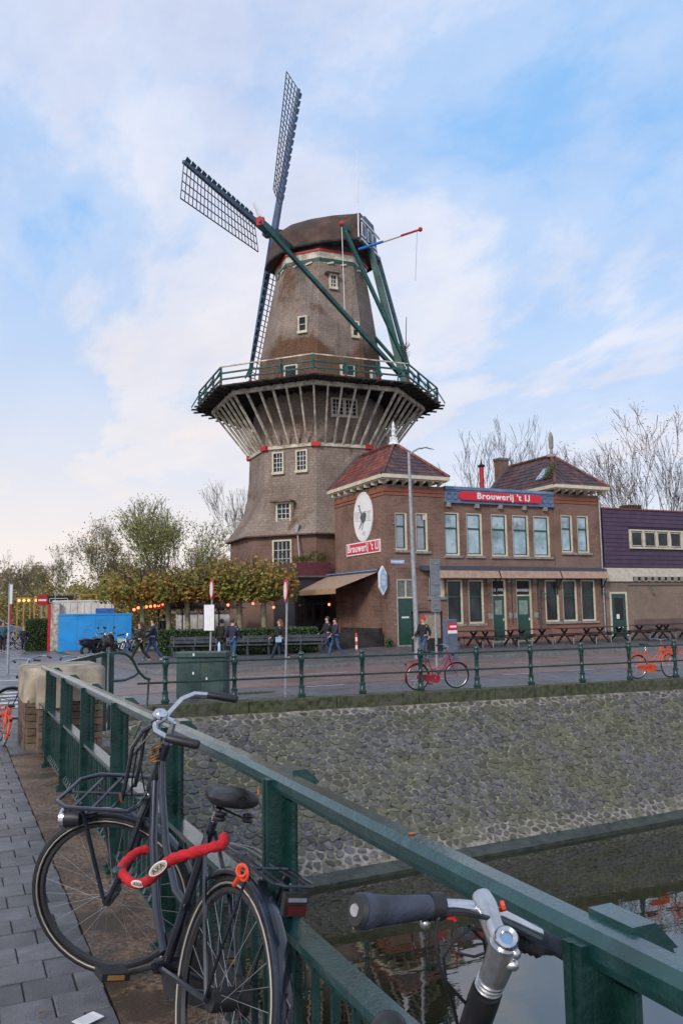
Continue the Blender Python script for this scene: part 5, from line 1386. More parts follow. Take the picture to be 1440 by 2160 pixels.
def bike(name, label, group=None, loc=(0, 0, 0), yaw=0, lean=0, steer=0, frame=None, mud=None, hi=False, front_rack=False, bars='city', rack=True, case=True, spokes=28, seat=None, crank=200, full=True, grips=None, tyre=None, size=1.0, drop=0.0):
    frame = frame or M_blackp; mud = mud or M_mud; seat = seat or M_blackpl; grips = grips or M_blackpl
    T = Matrix.Translation(Vector(loc)) @ Matrix.Rotation(yaw, 4, 'Z') @ Matrix.Rotation(lean, 4, 'X') @ Matrix.Scale(size, 4)
    t = thing(name, label, 'bicycle', loc, group)
    S = steer_fn(steer); n1 = 10 if hi else 6
    def put(b_, nm, ma, parent=t, st=False, smooth=True, **k):
        b_.v = [tuple(T @ (S(v) if st else Vector(v))) for v in b_.v]
        return b_.build(nm, ma, parent, smooth=smooth, **k)
    RW = .345
    def wheel(cx_, st):
        c = Vector((cx_, 0, RW))
        w_ = put(MB().torus(c, (0, 1, 0), RW - .018, .019, 48 if hi else 24, 8 if hi else 5), 'wheel', tyre or M_tyre, st=st)
        put(MB().torus(c, (0, 1, 0), RW - .045, .013, 48 if hi else 24, 6 if hi else 4), 'rim', M_rimdark if hi else M_alu, w_, st)
        if hi:
            for sg in (-1, 1):
                put(MB().torus(c + Vector((0, sg * .0165, 0)), (0, 1, 0), RW - .026, .0034, 48, 4), 'tyre_stripe', M_stripe, w_, st)
        sp_ = MB()
        for k in range(spokes):
            a = 2 * pi * k / spokes; sg = 1 if k % 2 else -1; a2 = a + (.9 if (k // 2) % 2 else -.9)
            sp_.tube((cx_ + .022 * cos(a2), sg * .028, RW + .022 * sin(a2)), (cx_ + (RW - .05) * cos(a), 0, RW + (RW - .05) * sin(a)), .0009 if hi else .002, n=3, cap=False)
        put(sp_, 'spokes', M_spoke, w_, st)
        put(MB().tube((cx_, -.05, RW), (cx_, .05, RW), .022 if cx_ > .5 else .034, n=10), 'hub', M_alu if not hi else M_blackpl, w_, st)
        return w_
    wr = wheel(0, False); wf = wheel(1.116, True)
    def mudg(cx_, a0, a1, st, ma):
        b_ = MB(); n_ = 26 if hi else 12; prof = [(-.030, -.004), (-.026, .010), (-.012, .017), (.012, .017), (.026, .010), (.030, -.004)]
        for i in range(n_ + 1):
            a = R(a0 + (a1 - a0) * i / n_)
            for (y, h) in prof: r_ = RW + .004 + h; b_.v.append((cx_ + r_ * cos(a), y, RW + r_ * sin(a)))
        for i in range(n_):
            for k in range(5): b_.f.append((i * 6 + k, i * 6 + k + 1, (i + 1) * 6 + k + 1, (i + 1) * 6 + k))
        o = put(b_, 'mudguard', ma, st=st)
        so_ = o.modifiers.new('thick', 'SOLIDIFY'); so_.thickness = .0016
        return o
    mudg(0, 50, 205, False, mud); mudg(1.116, 60 if hi else 35, 165, True, mud)
    BB = Vector((.47, 0, .285))
    f_ = MB()
    f_.path([(.905, 0, .84), (.80, 0, .62), (.64, 0, .42), (.50, 0, .315)], .0165, n1)          # lower tube
    if bars != 'sport':
        f_.path([(.872, 0, .92), (.80, 0, .80), (.66, 0, .63), (.50, 0, .52), (.375, 0, .50)], .0145, n1)
    else:
        f_.tube((.88, 0, .88), (.31, 0, .80), .016, n=n1)
    f_.tube(BB, (.29, 0, .80), .0165, n=n1)
    for sg in (-1, 1):
        f_.path([BB + Vector((-.02, sg * .03, 0)), (.1, sg * .05, .33), (0, sg * .058, RW)], .0095, 6)
        f_.path([(.30, sg * .018, .76), (.16, sg * .045, .58), (0, sg * .06, RW)], .0075, 6)
    f_.tube((.845, 0, .985), (.925, 0, .79), .021, n=n1)
    f_.tube(BB - Vector((0, .04, 0)), BB + Vector((0, .04, 0)), .026, n=10)
    put(f_, 'frame', frame)
    fk = MB(); fk.ball((.930, 0, .765), .03, 8, 6)
    for sg in (-1, 1): fk.path([(.925, sg * .02, .775), (.955, sg * .052, .70), (1.04, sg * .056, .48), (1.116, sg * .052, RW)], [.014, .014, .012, .009], 8)
    put(fk, 'fork', frame, st=True)
    put(MB().tube((.29, 0, .79), (.262, 0, .93 - drop), .0125, n=8), 'seat_post', M_chrome)
    # saddle
    sm_ = MB(); pr_ = [(-.135, .02, .02), (-.13, .085, .035), (-.06, .098, .045), (.0, .07, .042), (.06, .035, .038), (.12, .022, .034), (.145, .010, .02)]
    for (x, w, h) in pr_:
        for k in range(8):
            a = 2 * pi * k / 8; sm_.v.append((.235 + x, w * cos(a), .965 - drop + h * (sin(a) if sin(a) > 0 else .8 * sin(a)) + (.012 if x < -.05 else 0)))
    for i in range(len(pr_) - 1):
        for k in range(8): l_ = (k + 1) % 8; sm_.f.append((i * 8 + k, i * 8 + l_, (i + 1) * 8 + l_, (i + 1) * 8 + k))
    sm_.f.append(tuple(range(8))); sm_.f.append(tuple((len(pr_) - 1) * 8 + k for k in range(8))[::-1])
    sd_ = put(sm_, 'saddle', seat)
    if hi: sd_.modifiers.new('soft', 'SUBSURF').render_levels = 1
    if hi and rack:
        pb = MB()
        for i in range(9):
            a = R(158 + i * 2.6); wv = .006 * sin(i * 2.1)
            for yv in (-.0305, -.004 + wv): r_ = RW + .004 + (.0035 if yv < -.02 else .0205); pb.v.append((r_ * cos(a), yv, RW + r_ * sin(a)))
        pb.f = [(2 * i, 2 * i + 1, 2 * i + 3, 2 * i + 2) for i in range(8)]
        put(pb, 'worn_patch', M_chip)
    if hi:
        sp2 = MB(); dz_ = drop
        for sg in (-1, 1): sp2.torus((.14, sg * .05, .915 - dz_), (0, 0, 1), .014, .006, 10, 5).torus((.14, sg * .05, .93 - dz_), (0, 0, 1), .014, .006, 10, 5)
        sp2.path([(.13, .04, .92 - dz_), (.26, .02, .925 - dz_), (.36, 0, .95 - dz_)], .004, 5).path([(.13, -.04, .92 - dz_), (.26, -.02, .925 - dz_), (.36, 0, .95 - dz_)], .004, 5)
        put(sp2, 'saddle_springs', M_blackpl, sd_)
    if rack:
        rk = MB()
        for y in (-.06, -.03, .03, .06): rk.path([(.20, y * .6, .745), (.08, y, .755), (-.30, y, .745)], .005, 5)
        rk.path([(-.30, -.06, .745), (-.325, -.04, .745), (-.325, .04, .745), (-.30, .06, .745)], .005, 5).tube((-.15, -.06, .75), (-.15, .06, .75), .005, n=5)
        for sg in (-1, 1): rk.path([(-.14, sg * .062, .75), (-.05, sg * .066, .5), (0, sg * .066, RW)], .005, 5)
        put(rk, 'rear_carrier', frame)
        put(MB().box(-.340, -.325, -.026, .026, .675, .698) if hi else MB().box(-.345, -.325, -.04, .04, .64, .70), 'rear_light', mat('lamp_dark_red', (.07, .004, .004), .25), smooth=False)
        if hi:
            put(MB().box(-.324, -.305, -.036, .036, .668, .728).tube((-.31, 0, .69), (-.28, 0, .742), .006), 'light_bracket', M_blackpl, smooth=False)
            put(MB().box(-.332, -.325, -.028, .028, .707, .717), 'light_reflector', M_alu, smooth=False)
    if case:
        cc = MB(); y0, y1 = -.062, -.04
        pts = [(.50 + .115 * cos(R(a)), y0, .285 + .115 * sin(R(a))) for a in range(-90, 91, 20)] + [(.0 + .055 * cos(R(a)), y0, RW + .055 * sin(R(a))) for a in range(90, 271, 30)]
        cc.prism(pts, (0, y1 - y0, 0)); put(cc, 'chain_case', M_blackpl if frame is not M_orangebike and frame is not M_redbike else frame)
    ck = MB(); a = R(crank)
    put(ck.tube(BB + Vector((0, .045, 0)), BB + Vector((cos(a) * .165, .075, sin(a) * .165)), .012, .010, 8).tube(BB - Vector((0, .065, 0)), BB + Vector((-cos(a) * .165, -.09, -sin(a) * .165)), .012, .010, 8), 'crank', M_blackpl if hi else M_alu)
    for sg in (1, -1):
        p = BB + Vector((sg * cos(a) * .165, sg * .08, sg * sin(a) * .165))
        pd = MB().hexa([(p.x - .045, p.y, p.z - .013), (p.x + .045, p.y, p.z - .013), (p.x + .045, p.y + sg * .1, p.z - .013), (p.x - .045, p.y + sg * .1, p.z - .013), (p.x - .045, p.y, p.z + .013), (p.x + .045, p.y, p.z + .013), (p.x + .045, p.y + sg * .1, p.z + .013), (p.x - .045, p.y + sg * .1, p.z + .013)])
        pq = put(pd, 'pedal', M_blackpl, smooth=False)
        if hi: put(MB().box(p.x - .0465, p.x - .045, min(p.y + sg * .02, p.y + sg * .08), max(p.y + sg * .02, p.y + sg * .08), p.z - .008, p.z + .008), 'pedal_reflector', mat('amber_reflector', (.30, .16, .05), .4), pq, smooth=False)
    if full:
        hb = MB()
        if bars == 'city':
            hb.tube((.855, 0, .96), (.815, 0, 1.07), .013, n=8).path([(.815, 0, 1.07), (.85, 0, 1.085)], .013, 8)
            put(hb, 'stem', M_chrome, st=True)
            hx_ = MB().path([(.66, .275, 1.085), (.74, .27, 1.10), (.80, .235, 1.115), (.83, .16, 1.115), (.85, .06, 1.09), (.85, 0, 1.085), (.85, -.06, 1.09), (.83, -.16, 1.115), (.80, -.235, 1.115), (.74, -.27, 1.10), (.66, -.275, 1.085)], .0112, 10 if hi else 6)
            put(hx_, 'handlebar', M_chrome, st=True)
            for sg in (1, -1):
                put(MB().path([(.625, sg * .277, 1.078), (.632, sg * .277, 1.08), (.75, sg * .268, 1.102)], [.014, .0175, .0165], 10 if hi else 6), 'grip', grips, st=True)
        else:
            put(hb.tube((.855, 0, .96), (.83, 0, 1.03), .013, n=8), 'stem', M_chrome, st=True)
            put(MB().path([(.84, .28, 1.06), (.87, .1, 1.03), (.87, -.1, 1.03), (.84, -.28, 1.06)], .012, 6), 'handlebar', M_chrome, st=True)
            for sg in (1, -1): put(MB().tube((.82, sg * .30, 1.065), (.85, sg * .19, 1.05), .017, n=6), 'grip', grips, st=True)
    if front_rack:
        fr_ = MB(); z = .775
        x0, x1, w = .955, 1.27, .165
        fr_.path([(x0, -w, z), (x1 - .06, -w, z + .01), (x1, -w + .06, z + .012), (x1, w - .06, z + .012), (x1 - .06, w, z + .01), (x0, w, z), (x0 - .02, w - .05, z), (x0 - .02, -w + .05, z)], .0085, 8, closed=True)
        for x in (1.03, 1.11, 1.19): fr_.tube((x, -w, z), (x, w, z), .007, n=6)
        fr_.tube((x0, 0.0, z - .006), (x1, 0, z), .008, n=6)
        for sg in (-1, 1):
            fr_.path([(1.18, sg * .10, z), (1.18, sg * .075, z - .06), (1.125, sg * .065, .37)], .0095, 6)
        put(fr_, 'front_carrier', frame, st=True)
        hp = MB()
        for sg in (-1, 1): hp.path([(1.02, sg * .07, z), (.985, sg * .07, .90), (.965, sg * .065, .99), (.92, sg * .055, 1.055), (.86, sg * .04, 1.085)], .0085, 6)
        hp.tube((.975, -.07, .95), (.975, .07, .95), .007, n=6)
        put(hp, 'carrier_hoop', M_blackp, st=True)
        put(MB().tube((1.02, .07, .80), (1.02, .07, .77), .0095, n=6), 'rusty_joint', M_rust, st=True)
        hl = put(MB().lathe([(.0, -.05), (.03, -.045), (.036, 0), (.037, .02)], 12, (1.24, .07, .70), (1, .05, 0)), 'headlight', M_blackpl, st=True)
        put(MB().lathe([(.040, .0), (.041, .018), (.034, .024), (0, .026)], 12, (1.255, .07, .70), (1, .05, 0)), 'lens', M_chrome, hl, st=True)
        put(MB().lathe([(.012, 0), (.03, .004), (.03, .02), (.018, .034), (0, .038)], 12, (.855, .035, 1.10), (0, 0, 1)), 'bell', M_chrome, st=True)
        rg = MB(); rr2 = random.Random(2)
        for k in range(7): rg.torus((.89 + rr2.uniform(-.01, .01), rr2.uniform(-.015, .015), .915 + .010 * k), (.4 + rr2.uniform(-.3, .3), rr2.uniform(-.3, .3), 1), .026, .004, 12, 5)
        put(rg, 'rag', mat('brown_rag', (.20, .11, .045), .9, var=.4, scale=60), st=True)
        put(MB().path([(.84, .05, 1.09), (.93, .10, 1.0), (.98, .05, .85), (.99, .04, .78)], .0035, 5).path([(.84, -.03, 1.09), (.95, -.04, 1.02), (.97, -.02, .88), (.95, 0, .78)], .0035, 5), 'brake_cable', M_blackpl, st=True)
    if not hi and full:
        put(MB().ball((1.0, 0, .88), .035, 6, 5), 'headlight', M_blackpl, st=True)
    if not hi: put(MB().path([(.40, .05, .28), (.33, .12, .15), (.26, .19, .02)], .009, 5), 'kickstand', M_alu)
    return t

bA = bike('bicycle', 'black city bicycle with front carrier and red chain lock, leaning against the bridge railing', None, (.742, 2.68, .522), R(97), R(11.0), R(55), hi=True, front_rack=True, crank=335, size=1.06, drop=.085)
# worn patch at the rear mudguard
# second bicycle whose silver stem and grey grip show at the bottom right
bB = bike('bicycle', 'black bicycle with silver adjustable stem and grey grips at the bottom right by the railing', None, (.67, .12, .52), R(90), R(2), 0, hi=True, bars='sport', full=False, crank=120, rack=False)
M_grip = mat('grey_rubber_grip', (0.035, 0.042, 0.062), .55, var=.25, scale=25, bump=.15, bscale=150)
def AP(px, py, d): return at(px, py, D=d)
gp = [AP(756, 1921, 1.235), AP(768, 1922, 1.24), AP(800, 1921, 1.25), AP(850, 1918, 1.265), AP(900, 1913, 1.28), AP(926, 1911, 1.29)]
MB().path(gp, [.0245, .0265, .0225, .0195, .0175, .0165], 16).build('grip', M_grip, bB, smooth=True)
MB().path([AP(749, 1920, 1.232), AP(757, 1921, 1.235)], [.022, .026], 16).build('grip_end', mat('dark_cap', (.02, .02, .022), .5), bB, smooth=True)
MB().path([AP(747, 1920, 1.231), AP(750, 1920, 1.233)], [.009, .010], 12).build('end_plug', M_alu, bB, smooth=True)
bar = [AP(926, 1911, 1.29), AP(970, 1913, 1.30), AP(1015, 1918, 1.31), AP(1050, 1930, 1.325), AP(1095, 1951, 1.345), AP(1135, 1972, 1.36)]
MB().path(bar, [.0112, .0115, .0125, .0125, .0115, .0112], 14).build('handlebar', M_chrome, bB, smooth=True)
MB().path([AP(1108, 1958, 1.352), AP(1120, 1966, 1.36), AP(1170, 1995, 1.38), AP(1200, 2012, 1.39)], [.012, .0145, .0145, .015], 12).build('grip', M_grip, bB, smooth=True)
MB().path([AP(905, 1912, 1.285), AP(932, 1911, 1.292)], [.021, .021], 14).build('brake_clamp', M_blackpl, bB, smooth=True)
MB().ball(AP(922, 1932, 1.275), .006, 8, 6).ball(AP(896, 1948, 1.28), .009, 8, 6).build('clamp_bolt', M_alu, bB, smooth=True)
MB().path([AP(925, 1925, 1.28), AP(980, 1924, 1.27), AP(1040, 1940, 1.27), AP(1052, 1948, 1.28)], [.006, .005, .004, .003], 6).build('brake_lever', M_blackpl, bB, smooth=True)
MB().path([AP(940, 1935, 1.28), AP(955, 1936, 1.28), AP(960, 1942, 1.28)], .0035, 5).build('red_cable_end', M_redp, bB, smooth=True)
MB().path([AP(1015, 1892, 1.325), AP(1024, 1912, 1.305), AP(1037, 1950, 1.275), AP(1052, 1985, 1.25), AP(1058, 2005, 1.245)], [.0165, .0185, .0165, .0175, .021], 14).build('stem', M_alu, bB, smooth=True)
MB().lathe([(.0, -.006), (.008, -.006), (.010, -.002), (.016, 0), (.019, -.004), (.020, -.03)], 18, AP(1068, 1976, 1.232), (AP(1068, 1970, 1.2) - AP(1052, 2040, 1.27)).normalized()).build('stem_cap', M_chrome, bB, smooth=True)
MB().path([AP(1062, 1988, 1.238), AP(1052, 2030, 1.25), AP(1040, 2060, 1.262), AP(1030, 2085, 1.27)], [.0215, .0225, .0215, .0195], 16).build('stem_quill', M_alu, bB, smooth=True)
cl_ = MB()
for (x, y) in ((1078, 2010), (1074, 2034)):
    cl_.tube(AP(x - 30, y - 4, 1.24), AP(x + 8, y + 2, 1.23), .0085, n=10)
cl_.ball(AP(1086, 2012, 1.228), .0085, 8, 6).ball(AP(1082, 2036, 1.23), .0085, 8, 6)
cl_.build('clamp_bolts', M_alu, bB, smooth=True)
for k in range(3):
    MB().torus(AP(1036 - k * 3, 2066 + k * 7, 1.262 + k * .003), (AP(1062, 1988, 1.238) - AP(1030, 2085, 1.27)).normalized(), .0195, .0022, 18, 5).build('spacer', M_alu, bB, smooth=True)
MB().path([AP(1027, 2086, 1.27), AP(1018, 2112, 1.285), AP(1000, 2165, 1.32), AP(985, 2210, 1.35)], [.0235, .0245, .024, .0235], 16).build('headset', M_blackpl, bB, smooth=True)
MB().path([AP(1000, 2165, 1.33), AP(975, 2240, 1.38), AP(950, 2330, 1.42)], .021, 12).build('head_tube', M_blackp, bB, smooth=True)
MB().path([AP(922, 1938, 1.275), AP(917, 1975, 1.26), AP(922, 2020, 1.25), AP(938, 2075, 1.26), AP(955, 2120, 1.28), AP(968, 2180, 1.31)], .0028, 6).path([AP(1030, 1965, 1.30), AP(995, 1958, 1.30), AP(955, 1985, 1.29), AP(935, 2020, 1.28), AP(940, 2070, 1.28), AP(975, 2110, 1.29), AP(1020, 2150, 1.32)], .0026, 6).path([AP(1120, 1990, 1.36), AP(1060, 1996, 1.34), AP(1000, 2018, 1.36), AP(960, 2010, 1.36)], .0026, 6).path([AP(985, 1950, 1.31), AP(1020, 1985, 1.34), AP(1030, 2040, 1.36)], .0026, 6).build('cables', M_blackpl, bB, smooth=True)
sl_ = MB()
for k in range(5): sl_.path([AP(1075 + k * 12, 1975 + k * 4, 1.36), AP(1090 + k * 12, 1988 + k * 5, 1.36)], [.016 - k * .001, .013], 8)
sl_.path([AP(1120, 1990, 1.36), AP(1140, 2000, 1.36), AP(1165, 2008, 1.37)], [.012, .010, .006], 8)
sl_.build('gear_shifter', M_blackpl, bB, smooth=True)
MB().tube(AP(1056, 1912, 1.32), AP(1064, 1910, 1.32), .008, n=8).build('orange_reflector', M_orange, bB)
hl = MB().ball(at(820, 2178, D=1.5), .036, 14, 10).build('headlight', M_blackpl, bB, smooth=True)

# red chain lock draped through bicycle and railing
lk = thing('chain_lock', 'red fabric covered chain lock with white oval badge hanging through the black bicycle frame', 'lock', AP(340, 1840, 2.7))
lp = [AP(472, 1765, 2.62), AP(470, 1780, 2.58), AP(445, 1788, 2.56), AP(405, 1799, 2.56), AP(365, 1812, 2.60), AP(342, 1828, 2.66), AP(325, 1848, 2.72), AP(305, 1862, 2.80), AP(284, 1864, 2.86), AP(267, 1852, 2.92), AP(256, 1836, 2.98), AP(262, 1822, 3.04), AP(285, 1800, 3.10), AP(310, 1792, 3.14)]
def catm(P, n=5):
    out = []
    for i in range(len(P) - 1):
        a, b, c, d = P[max(0, i - 1)], P[i], P[i + 1], P[min(len(P) - 1, i + 2)]
        for k in range(n):
            t_ = k / n; out.append(.5 * ((2 * b) + (c - a) * t_ + (2 * a - 5 * b + 4 * c - d) * t_ * t_ + (3 * b - a - 3 * c + d) * t_ ** 3))
    out.append(P[-1]); return out
lpp = catm([Vector(p) for p in lp], 6)
rr_ = random.Random(4)
MB().path(lpp, [.0165 + .0018 * sin(i * 1.9) + rr_.uniform(-.001, .001) for i in range(len(lpp))], 12).build('sleeve', M_lockred, lk, smooth=True)
MB().path([AP(256, 1838, 2.97), AP(244, 1838, 2.96), AP(240, 1842, 2.955)], [.018, .017, .012], 12).build('lock_head', mat('lock_teal', (.02, .05, .055), .5), lk, smooth=True)
def badge(px, py, D, ang, w, h, txt):
    c = AP(px, py, D); vx = (rt * cos(ang) + up * sin(ang)); vy = (up * cos(ang) - rt * sin(ang)); nz_ = -(fw); c = c - fw * .0
    poly = [c + vx * w * cos(2 * pi * k / 24) + vy * h * sin(2 * pi * k / 24) for k in range(24)]
    b_ = MB().prism(poly, nz_ * .004).build('badge', M_signwhite, lk)
    r_ = [c + nz_ * .0042 + vx * w * .86 * cos(2 * pi * k / 24) + vy * h * .80 * sin(2 * pi * k / 24) for k in range(24)]
    MB().prism(r_, nz_ * .001).build('badge_field', mat('badge_tan', (.50, .42, .34), .6), b_)
    if txt: lettering(txt, h * 1.25, c + nz_ * .0058, vx, vy, M_ink, b_, depth=.0005, bold=.0006)
badge(334, 1831, 2.60, R(38), .034, .0165, 'AXA')
badge(291, 1864, 2.78, R(-12), .022, .011, 'AXA')
# orange coil at the rear carrier
oc = thing('orange_strap', 'orange plastic strap looped round the rear carrier of the black bicycle', 'strap', AP(512, 1840, 2.3))
oc_b = MB().torus(AP(510, 1836, 2.30), (-.6, -.6, .25), .015, .0045, 20, 6).torus(AP(514, 1842, 2.29), (-.9, -.3, .1), .019, .004, 20, 6).path([AP(505, 1850, 2.30), AP(500, 1858, 2.31), AP(494, 1866, 2.32)], .008, 6)
oc_b.build('loop', M_orange, oc, smooth=True)
# ------------------------------------------------------------------ other bicycles
by = lambda x: fenceY(x)
red = bike('bicycle', 'red ladies bicycle with red chain case standing against the quay fence', None, (10.78, fenceY(10.78) + .28, .005), R(-5), R(3), R(-8), frame=M_redbike, mud=M_redbike, crank=250)
orb = bike('bicycle', 'bright orange bicycle with front basket standing at the right end of the quay fence', None, (17.6, fenceY(17.6) + .28, .005), R(-4), R(3), R(10), frame=M_orangebike, mud=M_orangebike, crank=160)
bk_ = MB()
bx = Vector((18.80, fenceY(18.8) + .27, .68))
for z in (0, .1, .2):
    bk_.path([bx + Vector((-.16, -.14, z)), bx + Vector((.2, -.14, z)), bx + Vector((.2, .14, z)), bx + Vector((-.16, .14, z))], .012, 5, closed=True)
for k in range(5):
    for s_ in (-.14, .14): bk_.tube(bx + Vector((-.16 + .09 * k, s_, 0)), bx + Vector((-.16 + .09 * k, s_, .2)), .010, n=4)
bk_.box(bx.x - .16, bx.x + .2, bx.y - .14, bx.y + .14, bx.z - .02, bx.z)
bk_.build('basket', M_orangebike, orb)

gB = 'bicycles parked in front of the blue hoarding'
proto = bike('bicycle', 'black bicycle parked at the right end of the row before the blue hoarding', gB, (0, 0, 0), 0, 0, R(20), frame=M_blackp, mud=M_blackpl, spokes=14)
proto.location = (9.2, 43.2, .13); proto.rotation_euler = (R(6), 0, R(200))
M_silverb = mat('silver_frame', (.45, .46, .48), .35, metal=.5)
def recolor(t, a, b):
    for c in [t] + list(t.children_recursive):
        if c.type == 'MESH' and c.data.materials and c.data.materials[0] == a:
            c.data = c.data.copy(); c.data.materials[0] = b
def park(x, y, yaw, label, ma=None, lean=5, group=gB, z=.0):
    c = copy_tree(proto); c.location = (x, y, z); c.rotation_euler = (R(lean), 0, R(yaw)); c['label'] = label; c['group'] = group
    if ma: recolor(c, M_blackp, ma)
    return c
park(8.35, 42.9, 215, 'silver bicycle leaning behind the walking couple, near the hedge end', M_silverb, -8)
park(7.7, 42.8, 190, 'dark bicycle with white crate behind it in the row before the blue hoarding')
park(7.25, 43.3, 178, 'rust red bicycle standing in the middle of the row before the blue hoarding', mat('rust_red_frame', (.25, .04, .03), .4), 4)
park(8.0, 43.9, 165, 'grey bicycle close against the right half of the blue hoarding', M_silverb, 6)
gL = 'bicycles parked along the left side street'
for i, (x, y, yw, lb) in enumerate([(3.45, 55.2, 205, 'dark bicycle parked left of the green hedge beyond the child'), (2.7, 55.8, 190, 'dark bicycle parked furthest left along the side street'), (4.0, 54.4, 165, 'bicycle parked nearest the green hedge at the side street'), (4.5, 53.8, 200, 'bicycle parked beside the white rack left of the container')]):
    park(x, y, yw, lb, M_silverb if i == 2 else None, group=gL)
# bicycles against the corner railing: handlebars rise above the pier
park(1.45, 14.3, 60, 'bicycle with swept silver handlebar standing behind the sandstone pier', None, 4, 'bicycles behind the sandstone pier', .27)
c_ = park(1.95, 15.9, 150, 'bicycle with tall silver handlebar against the corner railing', None, -4, 'bicycles behind the sandstone pier', .10)
park(.95, 13.4, 85, 'bicycle with dark grips just left of the sandstone pier', None, 3, 'bicycles behind the sandstone pier', .30)
ob = copy_tree(orb); ob.location = (.60, 11.75, .41); ob.scale = (.52, .52, .52)
ob.rotation_euler = (R(8), 0, R(97)); ob['label'] = 'small orange childs bicycle leaning on the street side of the sandstone pier'
cr_ = MB().box(7.3, 7.62, 42.3, 42.5, .62, .82); tag(cr_.build('crate', mat('pale_crate', (.45, .55, .52), .6)), 'pale plastic crate on a bicycle before the blue hoarding', 'crate')

# ------------------------------------------------------------------ mopeds
def moped(loc, yaw, label, ma):
    t = thing('moped', label, 'moped', (0, 0, 0), 'mopeds parked before the blue hoarding')
    for x in (0, 1.25):
        w_ = MB().torus((x, 0, .28), (0, 1, 0), .21, .065, 20, 8).build('wheel', M_tyre, t, smooth=True)
        MB().lathe([(.15, -.03), (.15, .03)], 14, (x, 0, .28), (0, 1, 0)).build('rim', M_alu, w_)
    MB().path([(-.25, 0, .62), (-.05, 0, .66), (.3, 0, .58), (.42, 0, .36), (.75, 0, .30), (.98, 0, .42), (1.05, 0, .85)], [.10, .17, .19, .15, .13, .10, .10], 8).build('body', ma, t, smooth=True)
    MB().path([(-.30, 0, .76), (.0, 0, .80), (.45, 0, .77)], [.10, .14, .09], 8, flat=.6).build('seat', M_blackpl, t, smooth=True)
    MB().path([(1.02, 0, .50), (1.00, 0, .80), (.93, 0, 1.0)], [.17, .19, .10], 8).build('leg_shield', ma, t, smooth=True)
    MB().path([(.78, .33, 1.08), (.9, .12, 1.04), (.9, -.12, 1.04), (.78, -.33, 1.08)], .022, 6).build('handlebar', M_blackpl, t, smooth=True)
    MB().ball((1.03, 0, 1.0), .10, 8, 6).build('headlight', M_whitep, t, smooth=True)
    for sg in (-1, 1):
        MB().tube((.88, sg * .2, 1.05), (.86, sg * .34, 1.32), .008, n=4).ball((.86, sg * .36, 1.36), .06, 8, 5).build('mirror', M_blackpl, t, smooth=True)
    MB().ball((-.32, 0, .66), .06, 6, 5).build('tail_light', M_redp, t, smooth=True)
    t.location = loc; t.rotation_euler = (0, 0, yaw)
    return t
moped((5.75, 42.4, 0), R(20), 'black moped with red tail light before the left half of the blue hoarding', M_blackp)
moped((6.35, 43.1, 0), R(35), 'dark moped parked behind the first one near the blue hoarding', mat('dark_grey_body', (.04, .042, .05), .35))

# ------------------------------------------------------------------ street furniture near the quay
cab = thing('utility_cabinet', 'dark green street utility cabinet with overhanging lid behind the quay fence', 'cabinet', (5.3, 19.75, 0))
cA, cB = Vector((4.84, 20.05, 0)), Vector((5.86, 19.42, 0)); dx = (cB - cA); ex = dx.normalized(); ey = Vector((-ex.y, ex.x, 0))
def cbox(u0, u1, v0, v1, z0, z1): return [cA + ex * u + ey * v + Vector((0, 0, z)) for z in (z0, z1) for (u, v) in ((u0, v0), (u1, v0), (u1, v1), (u0, v1))]
W_ = dx.length
M_cab = mat('cabinet_green', (.018, .048, .047), .5, var=.22, scale=4, c2=(.04, .08, .078), s2=3)
MB().hexa(cbox(.0, W_, 0, .45, .03, 1.0)).build('body', M_cab, cab, bevel=.01)
MB().hexa(cbox(-.04, W_ + .04, -.05, .5, 1.0, 1.13)).build('lid', M_cab, cab, bevel=.015)
for u in (.04, W_ / 2 + .01): MB().hexa(cbox(u, u + W_ / 2 - .05, -.014, -.001, .08, .95)).build('door', M_cab, cab)
MB().hexa(cbox(.02, W_ - .02, .02, .43, 0, .03)).build('plinth', M_lead, cab)
MB().hexa([p for p in [cA + ex * -.004 + ey * v + Vector((0, 0, z)) + ex * w for w in (0, .003) for (v, z) in ((.1, .35), (.3, .35), (.3, .68), (.1, .68))]]).build('yellow_sticker', mat('sticker_yellow', (.65, .48, .03), .5), cab)
MB().hexa(cbox(.60, .78, -.018, -.0145, .62, .85)).build('worn_decal', mat('decal_brown', (.11, .08, .05), .8, var=.5, scale=60, c2=(.022, .072, .068), s2=18, m2=(.4, .55)), cab)
for (u, z) in ((.42, 1.04), (.73, .47), (.40, .60)): MB().hexa(cbox(u, u + .04, -.054 if z > 1 else -.018, -.05 if z > 1 else -.0145, z, z + .06)).build('white_sticker', M_signwhite, cab)
bt = MB().lathe([(.05, 0), (.055, .02), (.055, .20), (.035, .25), (.018, .28), (.018, .31)], 10, (9.42, 33.4, 0)); 
